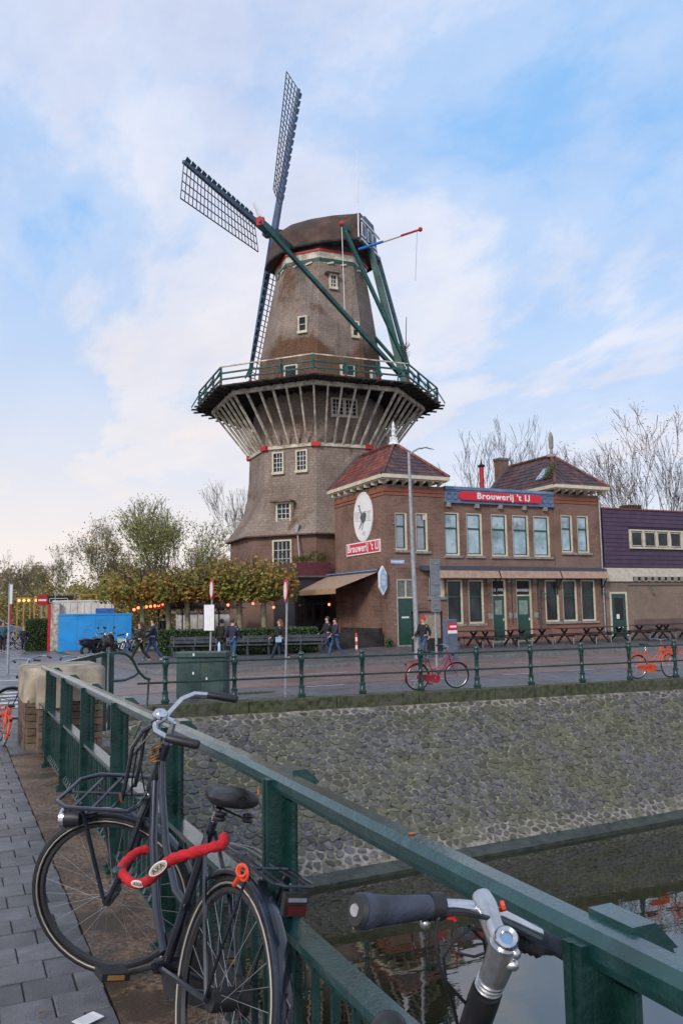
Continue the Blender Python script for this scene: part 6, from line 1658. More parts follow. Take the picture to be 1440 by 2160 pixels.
# bottle shaped pale bollard behind cabinet
bo = thing('blue_bottle', 'large pale blue plastic bottle standing on the cabinet lid', 'bottle', AP(456, 1378, 20.0)) if False else thing('blue_bottle', 'pale blue plastic bottle standing on the cabinet lid', 'bottle', cA + ex * .97 + ey * .3 + Vector((0, 0, 1.131)))
q = worigin(bo)
MB().lathe([(.034, 0), (.036, .02), (.036, .15), (.018, .20), (.014, .215)], 10, q).build('bottle_body', mat('pale_blue_plastic', (.45, .62, .80), .3), bo, smooth=True)
MB().lathe([(.015, .215), (.015, .24)], 8, q).build('cap', mat('cap_blue', (.03, .12, .4), .4), bo)
gpz = MB(); rr_ = random.Random(12)
for k in range(500):
    a, r_ = rr_.uniform(0, 2 * pi), rr_.random() ** .5
    p = Vector((6.95 + cos(a) * r_ * .62, 20.5 + sin(a) * r_ * .22, .006)); u = Vector((rr_.gauss(0, .5), rr_.gauss(0, .5), 1)).normalized(); w = u.orthogonal().normalized(); s_ = rr_.uniform(.02, .05)
    gpz.add([p - w * .008, p + w * .008, p + u * s_], [(0, 1, 2)])
for k in range(1400):
    x = rr_.uniform(2, 30); y = kerbY(x) + .36 + abs(rr_.gauss(0, .05)); p = Vector((x, y, .006)); u = Vector((rr_.gauss(0, .6), rr_.gauss(0, .6), 1)).normalized(); w = u.orthogonal().normalized(); s_ = rr_.uniform(.01, .03)
    gpz.add([p - w * .006, p + w * .006, p + u * s_], [(0, 1, 2)])
tag(gpz.build('moss_patch', M_moss, kind='stuff'), 'bright green moss patch and weeds on the quay behind the fence', 'moss')

def pole(name, label, p, h, r, lean=(0, 0), cat='sign', ma=None):
    t = thing(name, label, cat, p)
    p = Vector(p); MB().tube(p, p + Vector((lean[0], lean[1], h)), r, r * .9, 10).build('post', ma or M_metal, t, smooth=True)
    return t
M_galv = mat('galvanised_steel', (.32, .33, .35), .55, metal=.4, var=.1, scale=8)
def disc(c, n_, r, th, ma, nm, parent, r0=0): 
    c = Vector(c); return MB().lathe([(r, 0), (r, th)], 24, c, n_).build(nm, ma, parent)
# pole with edge-on round sign
p = at(602, 1466, Z=0); t = pole('round_traffic_sign', 'slim grey pole with round red traffic sign seen edge on, right of the green cabinet', p, 2.85, .03, (.07, 0), ma=M_galv)
n_ = Vector((-.965, .20, .0)).normalized(); c = p + Vector((.03, -.03, 2.58)); disc(c, n_, .30, .025, M_redp, 'disc', t); disc(c + n_ * .0, n_, .22, .031, M_signwhite, 'face', t)
p = at(443, 1398, Z=0.1); t = pole('no_entry_for_bikes_sign', 'grey pole with round red and white traffic sign above a tilted white plate', p, 3.25, .04, (.10, 0), ma=M_galv)
n_ = Vector((-.995, .10, .0)).normalized(); c = p + Vector((.06, -.06, 2.85))
disc(c, n_, .42, .03, M_redp, 'disc', t); disc(c, n_, .30, .036, M_signwhite, 'face', t)
n2_ = Vector((-.5, -.86, 0)).normalized(); x2 = Vector((n2_.y * -1, n2_.x, 0))
c = p + Vector((-.06, -.08, 1.75)); MB().hexa([c + x2 * a + Vector((0, 0, b)) + n2_ * d for d in (0, .02) for (a, b) in ((-.2, -.5), (.2, -.5), (.2, .5), (-.2, .5))]).build('plate', M_signwhite, t)
# back of signs pole
p = at(921, 1412, Z=0); t = pole('sign_pole', 'grey pole carrying the backs of three stacked grey traffic signs, right of the lamp post', p, 3.78, .045, ma=M_galv)
sgm = mat('sign_back_grey', (.20, .215, .23), .45, metal=.3, var=.1)
for (z0, z1, w, nm) in ((2.52, 3.78, .20, 'sign_back'), (2.20, 2.50, .19, 'sign_back'), (1.95, 2.18, .19, 'sign_back')):
    MB().box(p.x - w - .02, p.x + w - .02, p.y - .10, p.y - .07, z0, z1).build(nm, sgm, t, bevel=.01)
for z in (3.6, 2.9, 2.35, 2.05): MB().box(p.x - .10, p.x + .10, p.y - .13, p.y + .05, z, z + .04).build('clamp', M_metal, t)
# left pole
p = at(17, 1421, Z=0); t = pole('left_sign_pole', 'tall grey pole with a red and white edge on sign at the far left', p, 3.2, .045, (-.02, 0), ma=M_galv)
MB().box(p.x - .0, p.x + .05, p.y - .22, p.y + .22, 1.75, 2.45).build('red_board', M_redp, t); MB().box(p.x - .01, p.x + .06, p.y - .24, p.y + .24, 2.46, 3.15).build('white_board', M_signwhite, t)
# street lamp
p = at(880, 1390, Z=.12); lamp = thing('street_lamp', 'tall grey street lamp with curved arm in front of the brewery corner', 'street lamp', p)
MB().path([p, p + Vector((0, 0, 1.2)), p + Vector((-.03, 0, 1.25)), p + Vector((-.10, 0, 4.5)), p + Vector((-.16, 0, 8.0)), p + Vector((-.16, 0, 8.22))], [.13, .125, .10, .085, .06, .06], 12).build('pole', M_galv, lamp, smooth=True)
q = p + Vector((-.16, 0, 8.1))
MB().path([q, q + Vector((.2, -.05, .16)), q + Vector((.42, -.1, .28)), q + Vector((.6, -.12, .30))], .035, 8).build('arm', M_galv, lamp, smooth=True)
MB().path([q + Vector((.45, -.1, .30)), q + Vector((.7, -.15, .34)), q + Vector((1.05, -.2, .26))], [.05, .09, .04], 10, flat=.45).build('lamp_head', M_whitep, lamp, smooth=True)
# parking machine
p = at(951, 1420, Z=0); t = thing('parking_meter', 'grey blue parking meter with red and white panel behind the red bicycle', 'parking meter', p)
MB().box(p.x - .20, p.x + .20, p.y - .15, p.y + .15, 0, 1.72).build('housing', mat('meter_grey', (.10, .12, .17), .5), t, bevel=.03)
MB().box(p.x - .17, p.x + .17, p.y - .165, p.y - .151, 1.38, 1.60).build('red_panel', M_signred, t); MB().box(p.x - .17, p.x + .17, p.y - .165, p.y - .151, 1.27, 1.37).build('white_panel', M_signwhite, t)
MB().box(p.x - .1, p.x + .14, p.y - .172, p.y - .1655, 1.46, 1.52).build('panel_text', M_signwhite, t)
# orange bollard
p = at(752, 1378, Z=.12); t = thing('orange_bollard', 'orange and white striped bollard before the brewery side wall', 'bollard', p)
for k in range(5): MB().tube(p + Vector((0, 0, .18 * k)), p + Vector((0, 0, .18 * (k + 1) - .002)), .055, n=10).build('band', M_orange if k % 2 == 0 else M_signwhite, t)
p = at(743, 1372, Z=.12); tag(MB().tube(p, p + Vector((0, 0, .75)), .03, n=8).build('thin_post', M_galv), 'thin grey post just left of the orange bollard', 'post')

# bench and hedge
bA_, bB_ = at(352, 1386, Z=.12), at(690, 1379, Z=.16)
bB_.y = bB_.y
ben = thing('long_bench', 'very long dark grey slatted bench in front of the clipped hedge', 'bench', (bA_ + bB_) / 2)
ex = (bB_ - bA_).normalized(); ey = Vector((-ex.y, ex.x, 0)).normalized(); Lb = (bB_ - bA_).length
M_bench = mat('bench_grey', (.045, .052, .066), .55, var=.2, scale=5, wet=2)
segs = 3
for s_ in range(segs):
    a = bA_ + ex * (Lb * s_ / segs + .05); b = bA_ + ex * (Lb * (s_ + 1) / segs - .05)
    for (v, z) in ((0, .45), (.13, .46), (.26, .46)):
        MB().beam(a + ey * v + Vector((0, 0, z)), b + ey * v + Vector((0, 0, z)), .115, .045).build('seat_slat', M_bench, ben)
    for (v, z) in ((.42, .62), (.45, .78)):
        MB().beam(a + ey * v + Vector((0, 0, z)), b + ey * v + Vector((0, 0, z)), .04, .13).build('back_slat', M_bench, ben)
    for f_ in (.08, .5, .92):
        c = a.lerp(b, f_)
        MB().beam(c + Vector((0, 0, 0)), c + Vector((0, 0, .42)), .07, .07).beam(c + ey * .35, c + ey * .44 + Vector((0, 0, .84)), .06, .06).beam(c + Vector((0, 0, .40)), c + ey * .4 + Vector((0, 0, .40)), .05, .06).build('leg', M_bench, ben)
def leafbox(x_fn, n_, size, ma, name, seed=1):
    b_ = MB(); rq = random.Random(seed)
    for k in range(n_):
        p = x_fn(rq); u = Vector((rq.gauss(0, 1), rq.gauss(0, 1), rq.gauss(0, 1))).normalized(); w = u.orthogonal().normalized(); s_ = size * rq.uniform(.6, 1.4)
        b_.add([p - u * s_, p + w * s_ * .6, p + u * s_, p - w * s_ * .6], [(0, 1, 2, 3)])
    return b_
M_hedge = mat('hedge_leaf', (.035, .070, .018), .7, var=.5, scale=9, island=.5)
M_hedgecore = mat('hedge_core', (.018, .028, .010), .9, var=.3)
def hedge(a, b, w, h, label, n_=5200, seed=3, off=.75):
    t = thing('hedge', label, 'hedge', (a + b) / 2)
    ex = (b - a).normalized(); ey = Vector((-ex.y, ex.x, 0)); L_ = (b - a).length
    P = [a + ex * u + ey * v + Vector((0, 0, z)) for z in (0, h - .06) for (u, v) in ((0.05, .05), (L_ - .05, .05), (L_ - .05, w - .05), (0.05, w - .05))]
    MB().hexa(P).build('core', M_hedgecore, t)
    def f_(rq):
        face = rq.random()
        if face < .5: return a + ex * rq.uniform(0, L_) + ey * rq.gauss(0.02, .025) + Vector((0, 0, rq.uniform(0, h)))
        if face < .85: return a + ex * rq.uniform(0, L_) + ey * rq.uniform(0, w) + Vector((0, 0, h + rq.gauss(-.02, .035)))
        if face < .93: return a + ex * rq.gauss(0, .03) + ey * rq.uniform(0, w) + Vector((0, 0, rq.uniform(0, h)))
        return b + ex * rq.gauss(0, .03) + ey * rq.uniform(0, w) + Vector((0, 0, rq.uniform(0, h)))
    leafbox(f_, n_, .045, M_hedge, 'x', seed).build('foliage', M_hedge, t, kind='stuff')
    return t
ha, hb = bA_ + Vector((-.15, .85, 0)), bB_ + Vector((-.1, .95, 0))
hedge(ha, hb, .8, 1.12, 'long clipped green hedge behind the grey bench at the terrace', 12000)
hedge(Vector((3.55, 50.6, 0)), Vector((4.95, 50.2, 0)), 2.0, 1.75, 'dense clipped green hedge block left of the white container', 3500, 5)

# ------------------------------------------------------------------ hoarding and container
bl = thing('blue_hoarding', 'bright blue flat sided skip container behind the parked mopeds', 'container', (7, 47.8, 0))
M_blueh = mat('bright_blue_board', (.012, .27, .70), .5, var=.08, scale=1.5, c2=(.03, .30, .66), s2=1)
a, b = Vector((5.08, 47.96, 0)), Vector((8.87, 47.27, 0)); ex = (b - a).normalized(); ey = Vector((-ex.y, ex.x, 0)); Lx = (b - a).length
def ob_(a, ex, ey, u0, u1, v0, v1, z0, z1): return [a + ex * u + ey * v + Vector((0, 0, z)) for z in (z0, z1) for (u, v) in ((u0, v0), (u1, v0), (u1, v1), (u0, v1))]
MB().hexa(ob_(a, ex, ey, 0, Lx, 0, .06, .02, 1.99)).build('front_panel', M_blueh, bl)
for k in range(1, 4): MB().hexa(ob_(a, ex, ey, Lx * k / 4 - .008, Lx * k / 4 + .008, -.006, 0, .05, 1.95)).build('panel_seam', mat('seam_blue', (.01, .15, .42), .6), bl)
for (u, z, w) in ((1.45, 1.35, .10), (1.6, 1.42, .14), (1.8, 1.30, .08), (1.38, 1.18, .22)): MB().hexa(ob_(a, ex, ey, u, u + w, -.004, 0, z, z + .03)).build('scuff', mat('seam_blue', (.01, .15, .42), .6), bl)
MB().hexa(ob_(a, ex, ey, -.04, 0, 0, 1.6, .02, 1.9)).build('side_panel', mat('grey_steel', (.25, .26, .27), .6), bl)
MB().hexa(ob_(a, ex, ey, -.03, Lx + .03, -.03, .08, 1.97, 2.06)).build('top_rim', M_blueh, bl)
MB().hexa(ob_(a, ex, ey, 0, Lx, .06, 1.6, .1, 1.6)).build('load', mat('load_brown', (.20, .14, .11), .9, var=.4, scale=3), bl)
MB().hexa(ob_(a, ex, ey, 1.9, 2.9, .5, .9, 1.6, 2.35)).build('blue_box', mat('box_blue', (.03, .12, .38), .5), bl)
wcn = thing('white_container', 'tall cream white container with a red edge behind the blue skip', 'container', (6.2, 50, 0))
a, b = Vector((4.75, 50.2, 0)), Vector((8.3, 49.6, 0)); ex = (b - a).normalized(); ey = Vector((-ex.y, ex.x, 0)); Lx = (b - a).length
M_cw = mat('container_white', (.68, .64, .57), .6, var=.08, scale=3, c2=(.33, .29, .25), s2=1.5, m2=(.5, .7))
MB().hexa(ob_(a, ex, ey, .25, Lx, 0, 2.3, .05, 2.75)).build('box_body', M_cw, wcn)
MB().hexa(ob_(a, ex, ey, 0, .16, -.35, 0, .0, 2.65)).build('red_edge', M_redp, wcn)
MB().hexa(ob_(a, ex, ey, .16, .62, -.35, -.02, .0, 2.68)).build('stained_post', mat('stained_white', (.42, .39, .35), .7, var=.3, scale=5), wcn)
for k in range(8): MB().hexa(ob_(a, ex, ey, .75 + k * .38, .79 + k * .38, -.03, 0, .1, 2.7)).build('rib', M_cw, wcn)
MB().hexa(ob_(a, ex, ey, .2, Lx + .05, -.04, 2.3, 2.75, 2.84)).build('roof_edge', M_cw, wcn)
for (u, w, h, ma) in ((.35, 1.3, .38, M_galv), (1.7, .9, .30, mat('yellow_steel', (.55, .33, .03), .5))):
    MB().path([a + ex * u + Vector((0, 0, 2.84)), a + ex * u + Vector((0, 0, 2.84 + h)), a + ex * (u + w) + Vector((0, 0, 2.84 + h)), a + ex * (u + w) + Vector((0, 0, 2.84))], .03, 5).build('roof_rack', ma, wcn)
# small black signboard over the terrace, no entry sign
p = at(90, 1330, Z=.0); p = Vector((4.7, 57, 0)); pp = at(90, 1266, Y=57)
t = thing('no_entry_sign', 'round red no entry sign with white bar on a post left of the containers', 'sign', (pp.x, 57, 0))
MB().tube((pp.x, 57.03, 0), (pp.x, 57.03, pp.z + .3), .04, n=8).build('post', M_galv, t)
disc((pp.x, 57, pp.z), (0, -1, 0), .36, .02, M_redp, 'disc', t); MB().box(pp.x - .24, pp.x + .24, 56.965, 56.978, pp.z - .06, pp.z + .06).build('bar', M_signwhite, t)
pp = at(127, 1266, Y=58)
t = thing('black_signboard', 'black kiosk roof sign board above the white container', 'sign', (pp.x, 58, 0))
MB().box(pp.x - .8, pp.x + .85, 58, 58.2, pp.z - .28, pp.z + .30).build('board', M_dark, t); MB().tube((pp.x - .5, 58.1, 0), (pp.x - .5, 58.1, pp.z), .05).tube((pp.x + .5, 58.1, 0), (pp.x + .5, 58.1, pp.z), .05).build('legs', M_dark, t)
for (u0, u1, z0, z1) in ((-.66, .5, .10, .13), (-.66, .5, -.15, -.12), (-.66, -.63, -.15, .13), (.47, .5, -.15, .13)): MB().box(pp.x + u0, pp.x + u1, 57.985, 57.999, pp.z + z0, pp.z + z1).build('frame_line', M_signwhite, t)
# wooden lantern posts
M_wood = mat('yellow_wood', (.35, .22, .08), .7, var=.2)
M_lamp = emit('warm_bulb', (1.0, .16, .05), 3.0)
M_lampo = emit('warm_bulb_orange', (1.0, .33, .08), 2.4)
for pxl, lb in ((50, 'yellow wooden lantern frame with warm lights behind the child, left one'), (86, 'yellow wooden frame with string lights beside the green hedge block')):
    c = at(pxl, 1300, Y=60); t = thing('lantern_frame', lb, 'frame', (c.x, 60, 0))
    for dx in (-.4, 0, .4): MB().box(c.x + dx - .05, c.x + dx + .05, 60, 60.1, 0, 3.1).build('upright', M_wood, t)
    MB().box(c.x - .5, c.x + .5, 59.98, 60.12, 3.1, 3.2).build('crossbar', M_wood, t)
    for dx in (-.3, 0, .3): MB().ball((c.x + dx, 59.9, 3.0), .09, 6, 5).build('lamp', M_lampo, t)

# ------------------------------------------------------------------ terrace: parasols, lights, tables
for i, (px_, Y_, r_) in enumerate(((385, 43.6, 1.5), (430, 44.2, 1.5), (462, 45.0, 1.6), (335, 44.6, 1.3))):
    c = at(px_, 1300, Y=Y_); lb = ['brown open parasol on the terrace behind the clipped hedge, left of the sign pole', 'brown open parasol directly behind the white plate sign', 'brown open parasol nearest the windmill base', 'dark brown parasol at the left end of the terrace'][i]
    t = thing('parasol', lb, 'parasol', (c.x, Y_, .15), 'brown terrace parasols')
    MB().tube((c.x, Y_, .15), (c.x, Y_, 2.75), .035, n=8).build('pole', M_dark, t)
    b_ = MB(); 
    for k in range(8): a_ = 2 * pi * k / 8; b_.v.append((c.x + r_ * cos(a_), Y_ + r_ * sin(a_), 2.25))
    b_.v.append((c.x, Y_, 2.8)); b_.f = [(k, (k + 1) % 8, 8) for k in range(8)]
    o = b_.build('canopy', mat('parasol_brown', (.13, .085, .075), .85), t); so_ = o.modifiers.new('t', 'SOLIDIFY'); so_.thickness = .02
    for k in range(4): a_ = 2 * pi * k / 4; MB().tube((c.x, Y_, 1.9), (c.x + r_ * .55 * cos(a_), Y_ + r_ * .55 * sin(a_), 2.42), .015, n=4).build('rib', M_dark, t)
wt_ = thing('white_marquee', 'low white marquee wall glimpsed behind the terrace trees', 'marquee', (12.6, 47.5, .1))
for k in range(5):
    a = at(372 + k * 23, 1300, Y=47.2).x; MB().box(a, a + .58, 47.2, 47.24, .2, 2.0).build('wall_panel', mat('marquee_white', (.62, .60, .57), .8), wt_)
MB().box(at(370, 1300, Y=47.2).x, at(488, 1300, Y=47.2).x, 47.1, 49, 2.0, 2.12).build('roof', mat('marquee_roof', (.20, .13, .11), .8), wt_)
# string of red lanterns
sl1 = thing('string_lights', 'string of glowing red orange lanterns under the terrace trees', 'string lights', (10, 43, 2.5))
pts = []
for (px_, py_) in ((283, 1286), (292, 1282), (300, 1284), (309, 1280), (318, 1279), (327, 1278), (335, 1277), (343, 1274), (366, 1274), (374, 1277)):
    p = at(px_, py_ , Y=43.4); pts.append(p + Vector((0, 0, .08))); MB().ball(p, .075, 8, 6).build('lantern', M_lamp, sl1, smooth=True)
MB().path(pts, .012, 4).build('cable', M_dark, sl1)
sl2 = thing('string_lights', 'three glowing red lanterns hanging below the trees before the windmill base', 'string lights', (14, 41.2, 2.5))
pts = []
for (px_, py_) in ((481, 1276), (534, 1273), (552, 1273), (577, 1281), (694, 1275), (742, 1272)):
    p = at(px_, py_, Y=41.0 if px_ < 650 else 40.0); 
    pts.append(p + Vector((0, 0, .08))); MB().ball(p, .07, 8, 6).build('lantern', M_lamp, sl2, smooth=True)
MB().path(pts, .012, 4).build('cable', M_dark, sl2)
# dark benches along the brewery wall
wb = thing('wall_bench', 'dark wooden bench with panelled back along the brewery side wall', 'bench', (18.3, 38, .2))
MB().box(18.55, 18.70, 36.0, 40.5, .35, 1.15).build('back', M_darkwood, wb); MB().box(17.95, 18.55, 36.0, 40.5, .60, .68).build('seat', M_darkwood, wb); MB().box(18.0, 18.08, 36.1, 40.4, .15, .6).build('front_board', M_darkwood, wb)
wb2 = thing('dark_planter_wall', 'low dark screen running from the brewery corner over the terrace paving', 'screen', (16.8, 36.0, .1))
MB().box(15.95, 18.6, 35.75, 35.87, .12, 1.0).build('panel', M_darkwood, wb2)
tag(leafbox(lambda rq: Vector((18.75 + rq.uniform(-.25, .1), 35.25 + rq.uniform(-.1, .15), .2 + rq.random() * .5)), 160, .06, M_hedge, 'w', 9).build('weeds', M_hedge), 'weeds growing at the foot of the brewery corner', 'weeds')

# picnic tables
gT = 'picnic tables in front of the brewery'
tb = thing('picnic_table', 'dark picnic table nearest the lamp post, left end of the row', 'picnic table', (0, 0, 0), gT)
M_tbl = mat('picnic_wood', (.028, .024, .026), .6, var=.3, scale=6)
for k in range(5): MB().box(-.95, .95, -.36 + k * .145, -.36 + k * .145 + .13, .72, .76).build('top_board', M_tbl, tb)
for sg in (-1, 1):
    for k in range(2): y = sg * (.62 + k * .14); MB().box(-.95, .95, min(y, y + sg * .12), max(y, y + sg * .12), .43, .47).build('seat_board', M_tbl, tb)
for x in (-.68, .68):
    MB().beam((x, -.62, 0), (x, .2, .72), .05, .09).build('leg', M_tbl, tb); MB().beam((x + .05, .62, 0), (x + .05, -.2, .72), .05, .09).build('leg', M_tbl, tb)
    MB().box(x - .04, x + .02, -.8, .8, .36, .43).build('cross_beam', M_tbl, tb)
    for y in (-.72, .72): MB().tube((x, y, 0), (x, y, .43), .02, n=5).build('steel_leg', M_galv, tb)
spots = [(972, 'dark picnic table nearest the grey sign pole, left end of the row'), (1048, 'dark picnic table in front of the left toilet door'), (1120, 'dark picnic table standing right of the green toilet doors'), (1212, 'dark picnic table below the three ground floor windows'), (1284, 'dark picnic table in front of the green door of the tan building'), (1368, 'dark picnic table below the wall lamp of the tan brick building'), (1425, 'dark picnic table at the right edge of the photo')]
for i, (px_, lb) in enumerate(spots):
    Yt = 33.4 - (.5 if i % 2 else 0)
    c = at(px_, 1330, Y=Yt)
    o = tb if i == 0 else copy_tree(tb)
    o.location = (c.x, Yt, .235 + .006 * i + (.04 if i > 4 else 0)); o.rotation_euler = (0, 0, R([3, -4, 6, -2, 5, 0, -5][i])); o['label'] = lb
# a-board and low things by the left door
t = thing('menu_board', 'black framed notice board standing beside the green corner door', 'board', at(903, 1372, Z=.28))
c = worigin(t); MB().box(c.x - .75, c.x - .68, c.y, c.y + .08, .25, 1.95).box(c.x + .68, c.x + .75, c.y, c.y + .08, .25, 1.95).box(c.x - .75, c.x + .75, c.y, c.y + .08, 1.88, 1.97).build('frame', M_dark, t); MB().box(c.x - .1, c.x + .66, c.y + .02, c.y + .06, .8, 1.8).build('panel', mat('beige_panel', (.30, .25, .19), .8), t); MB().box(c.x + .0, c.x + .66, c.y - .02, c.y + .10, .25, .8).build('dark_box', M_dark, t)
t = thing('planter_box', 'pale wooden planter box below the first ground floor window', 'planter', at(944, 1362, Z=.28)); c = worigin(t)
MB().box(c.x - .3, c.x + .55, c.y + .3, c.y + .7, .28, 1.0).build('box', mat('planter_pale', (.30, .27, .19), .8), t)

# ------------------------------------------------------------------ parked car at the far left
def car(loc, yaw, label, ma):
    t = thing('parked_car', label, 'car', (0, 0, 0))
    side = [(-2.1, .35), (-2.15, .75), (-1.95, .95), (-1.2, 1.02), (-.75, 1.40), (.55, 1.46), (1.35, 1.02), (1.95, .92), (2.15, .70), (2.15, .35)]
    b_ = MB()
    for y, ins in ((-.86, 0), (.86, 0)):
        for (x, z) in side: b_.v.append((x, y * (.80 if z > 1.1 else 1), z))
    k = len(side)
    b_.f.append(tuple(range(k))); b_.f.append(tuple(range(k, 2 * k))[::-1])
    for i in range(k): j = (i + 1) % k; b_.f.append((i, k + i, k + j, j))
    b_.build('body', ma, t, bevel=.05)
    for sg in (-1, 1):
        MB().add([(-1.05, sg * .87, 1.03), (1.15, sg * .87, 1.03), (.50, sg * .72, 1.40), (-.70, sg * .72, 1.36)], [(0, 1, 2, 3)]).build('side_window', M_glass, t)
        for x in (-1.35, 1.35):
            w_ = MB().torus((x, sg * .78, .33), (0, 1, 0), .23, .10, 18, 8).build('wheel', M_tyre, t, smooth=True); MB().lathe([(.2, -.05), (.2, .1)], 12, (x, sg * .78, .33), (0, 1, 0)).build('rim', M_alu, w_)
        MB().ball((2.08, sg * .6, .72), .13, 8, 5).build('headlight', M_whitep, t, smooth=True); MB().ball((-2.08, sg * .65, .8), .11, 8, 5).build('tail_light', M_redp, t, smooth=True)
    MB().add([(.62, -.68, 1.42), (.62, .68, 1.42), (1.30, .78, 1.05), (1.30, -.78, 1.05)], [(0, 1, 2, 3)]).add([(-.80, -.68, 1.40), (-.80, .68, 1.40), (-1.18, .78, 1.06), (-1.18, -.78, 1.06)], [(0, 1, 2, 3)]).build('windscreen', M_glass, t)
    t.location = loc; t.rotation_euler = (0, 0, yaw); return t
car((2.3, 66, .25), R(5), 'silver blue car parked at the far left end of the side street', mat('car_paint', (.22, .27, .33), .25, metal=.3, coat=.6))

# ------------------------------------------------------------------ small litter
lp_ = at(186, 2150, Z=.524)
t = thing('receipt', 'small printed white receipt lying on the wet pavement tiles at the bottom left', 'paper', lp_)
MB().hexa([lp_ + Vector((a * cos(.5) - b * sin(.5), a * sin(.5) + b * cos(.5), c)) for c in (0, .002) for (a, b) in ((-.05, -.035), (.05, -.035), (.05, .035), (-.05, .035))]).build('paper', M_signwhite, t)
for k in range(5):
    o_ = Vector((0, 0, .0025)); b = -.026 + k * .012
    MB().hexa([lp_ + o_ + Vector((a * cos(.5) - bb * sin(.5), a * sin(.5) + bb * cos(.5), c)) for c in (0, .0004) for (a, bb) in ((-.04, b), (.03, b), (.03, b + .004), (-.04, b + .004))]).build('print_line', M_ink2, t)
def leaf(p, s_, ma, label, n_=Vector((0, 0, 1)), ang=0):
    n_ = n_.normalized(); x = n_.orthogonal().normalized(); y = n_.cross(x); b_ = MB()
    out = [(1, 0), (.45, .35), (.3, .8), (-.1, .45), (-.7, .5), (-.5, 0), (-.7, -.5), (-.1, -.45), (.3, -.8), (.45, -.35)]
    P = [p + (x * (a * cos(ang) - b * sin(ang)) + y * (a * sin(ang) + b * cos(ang))) * s_ + n_ * (.002 + .15 * s_ * abs(b)) for a, b in out]
    b_.v = [tuple(v) for v in P] + [tuple(v + n_ * .0012) for v in P]; k = len(P)
    b_.f = [tuple(range(k)), tuple(range(k, 2 * k))[::-1]] + [(i, k + i, k + (i + 1) % k, (i + 1) % k) for i in range(k)]
    return tag(b_.build('fallen_leaf', ma), label, 'leaf', None)
M_leaf1 = mat('orange_leaf', (.40, .10, .02), .7, var=.3, scale=40); M_leaf2 = mat('yellow_leaf', (.42, .30, .04), .7, var=.3, scale=40); M_leaf3 = mat('brown_leaf', (.14, .06, .025), .7, var=.3, scale=40)
leaf(at(868, 1768, X=RX) + Vector((0, 0, .008)), .013, M_leaf1, 'small orange leaf stuck on the green top rail above the canal wall')
leaf(at(574, 1660, X=RX) - Vector((.045, 0, .01)), .014, M_leaf1, 'orange leaf caught where the green post meets the top rail', Vector((-1, 0, .2)))
leaf(at(92, 1863, Z=.52), .02, M_leaf3, 'dark red leaf on the grey paving tiles left of the bicycle wheel')
leaf(at(90, 2138, Z=.52), .018, M_leaf3, 'small red leaf on the tiles left of the white receipt')
rq = random.Random(21)
wl = MB()
def lquad(b_, p, s_, n_):
    x = n_.orthogonal().normalized(); y = n_.cross(x); a = rq.uniform(0, 6.28); u = x * cos(a) + y * sin(a); v = n_.cross(u)
    b_.add([p - u * s_, p + v * s_ * .5, p + u * s_, p - v * s_ * .5], [(0, 1, 2, 3)])
for k in range(16): 
    x = rq.uniform(3, 16); lquad(wl, Vector((x, rq.uniform(6, 14), WZ + .004)), rq.uniform(.03, .06), Vector((0, 0, 1)))
tag(wl.build('floating_leaves', M_leaf2, kind='stuff'), 'scattered yellow leaves floating on the dark canal water', 'leaves')
wl = MB(); n_ = Vector((0, -2.6, 4)).normalized()
for k in range(260): lquad(wl, rev(rq.uniform(2, 20), abs(rq.gauss(.1, .32)) % 1, rq.uniform(.03, .04)), rq.uniform(.008, .024), n_)
tag(wl.build('leaf_litter', M_leaf2, kind='stuff'), 'small yellow and orange leaves scattered over the stone canal slope', 'leaves')
wl = MB()
for k in range(70): lquad(wl, rev(rq.uniform(2, 20), rq.random(), .035), rq.uniform(.012, .03), n_)
for k in range(45): y = rq.uniform(2.2, 10); lquad(wl, Vector((rq.uniform(.66, .96), y, deck(y) + .003)), rq.uniform(.006, .016), Vector((0, 0, 1)))
tag(wl.build('brown_leaf_litter', M_leaf1, kind='stuff'), 'rusty leaf scraps along the railing foot and on the stone slope', 'leaves')
# ------------------------------------------------------------------ people
M_skin = mat('skin', (.50, .30, .22), .6, var=.05)
M_hairb = mat('brown_hair', (.07, .035, .02), .7, var=.2, scale=30); M_hairr = mat('auburn_hair', (.22, .07, .03), .7, var=.2, scale=30); M_haird = mat('dark_hair', (.02, .016, .014), .7); M_hairg = mat('ginger_hair', (.42, .14, .04), .7)
M_jeans = mat('blue_jeans', (.045, .085, .18), .8, var=.2, scale=10); M_blackcl = mat('black_cloth', (.014, .014, .018), .8, var=.2, scale=10); M_navy = mat('navy_cloth', (.018, .024, .05), .8, var=.2, scale=10)
M_teal = mat('teal_jacket', (.02, .10, .11), .7, var=.15); M_olive = mat('olive_jacket', (.05, .045, .03), .8, var=.2); M_redhat = mat('red_wool', (.55, .02, .02), .85); M_shoe = mat('shoe_brown', (.20, .08, .05), .6); M_shoew = mat('shoe_white', (.5, .5, .5), .6)
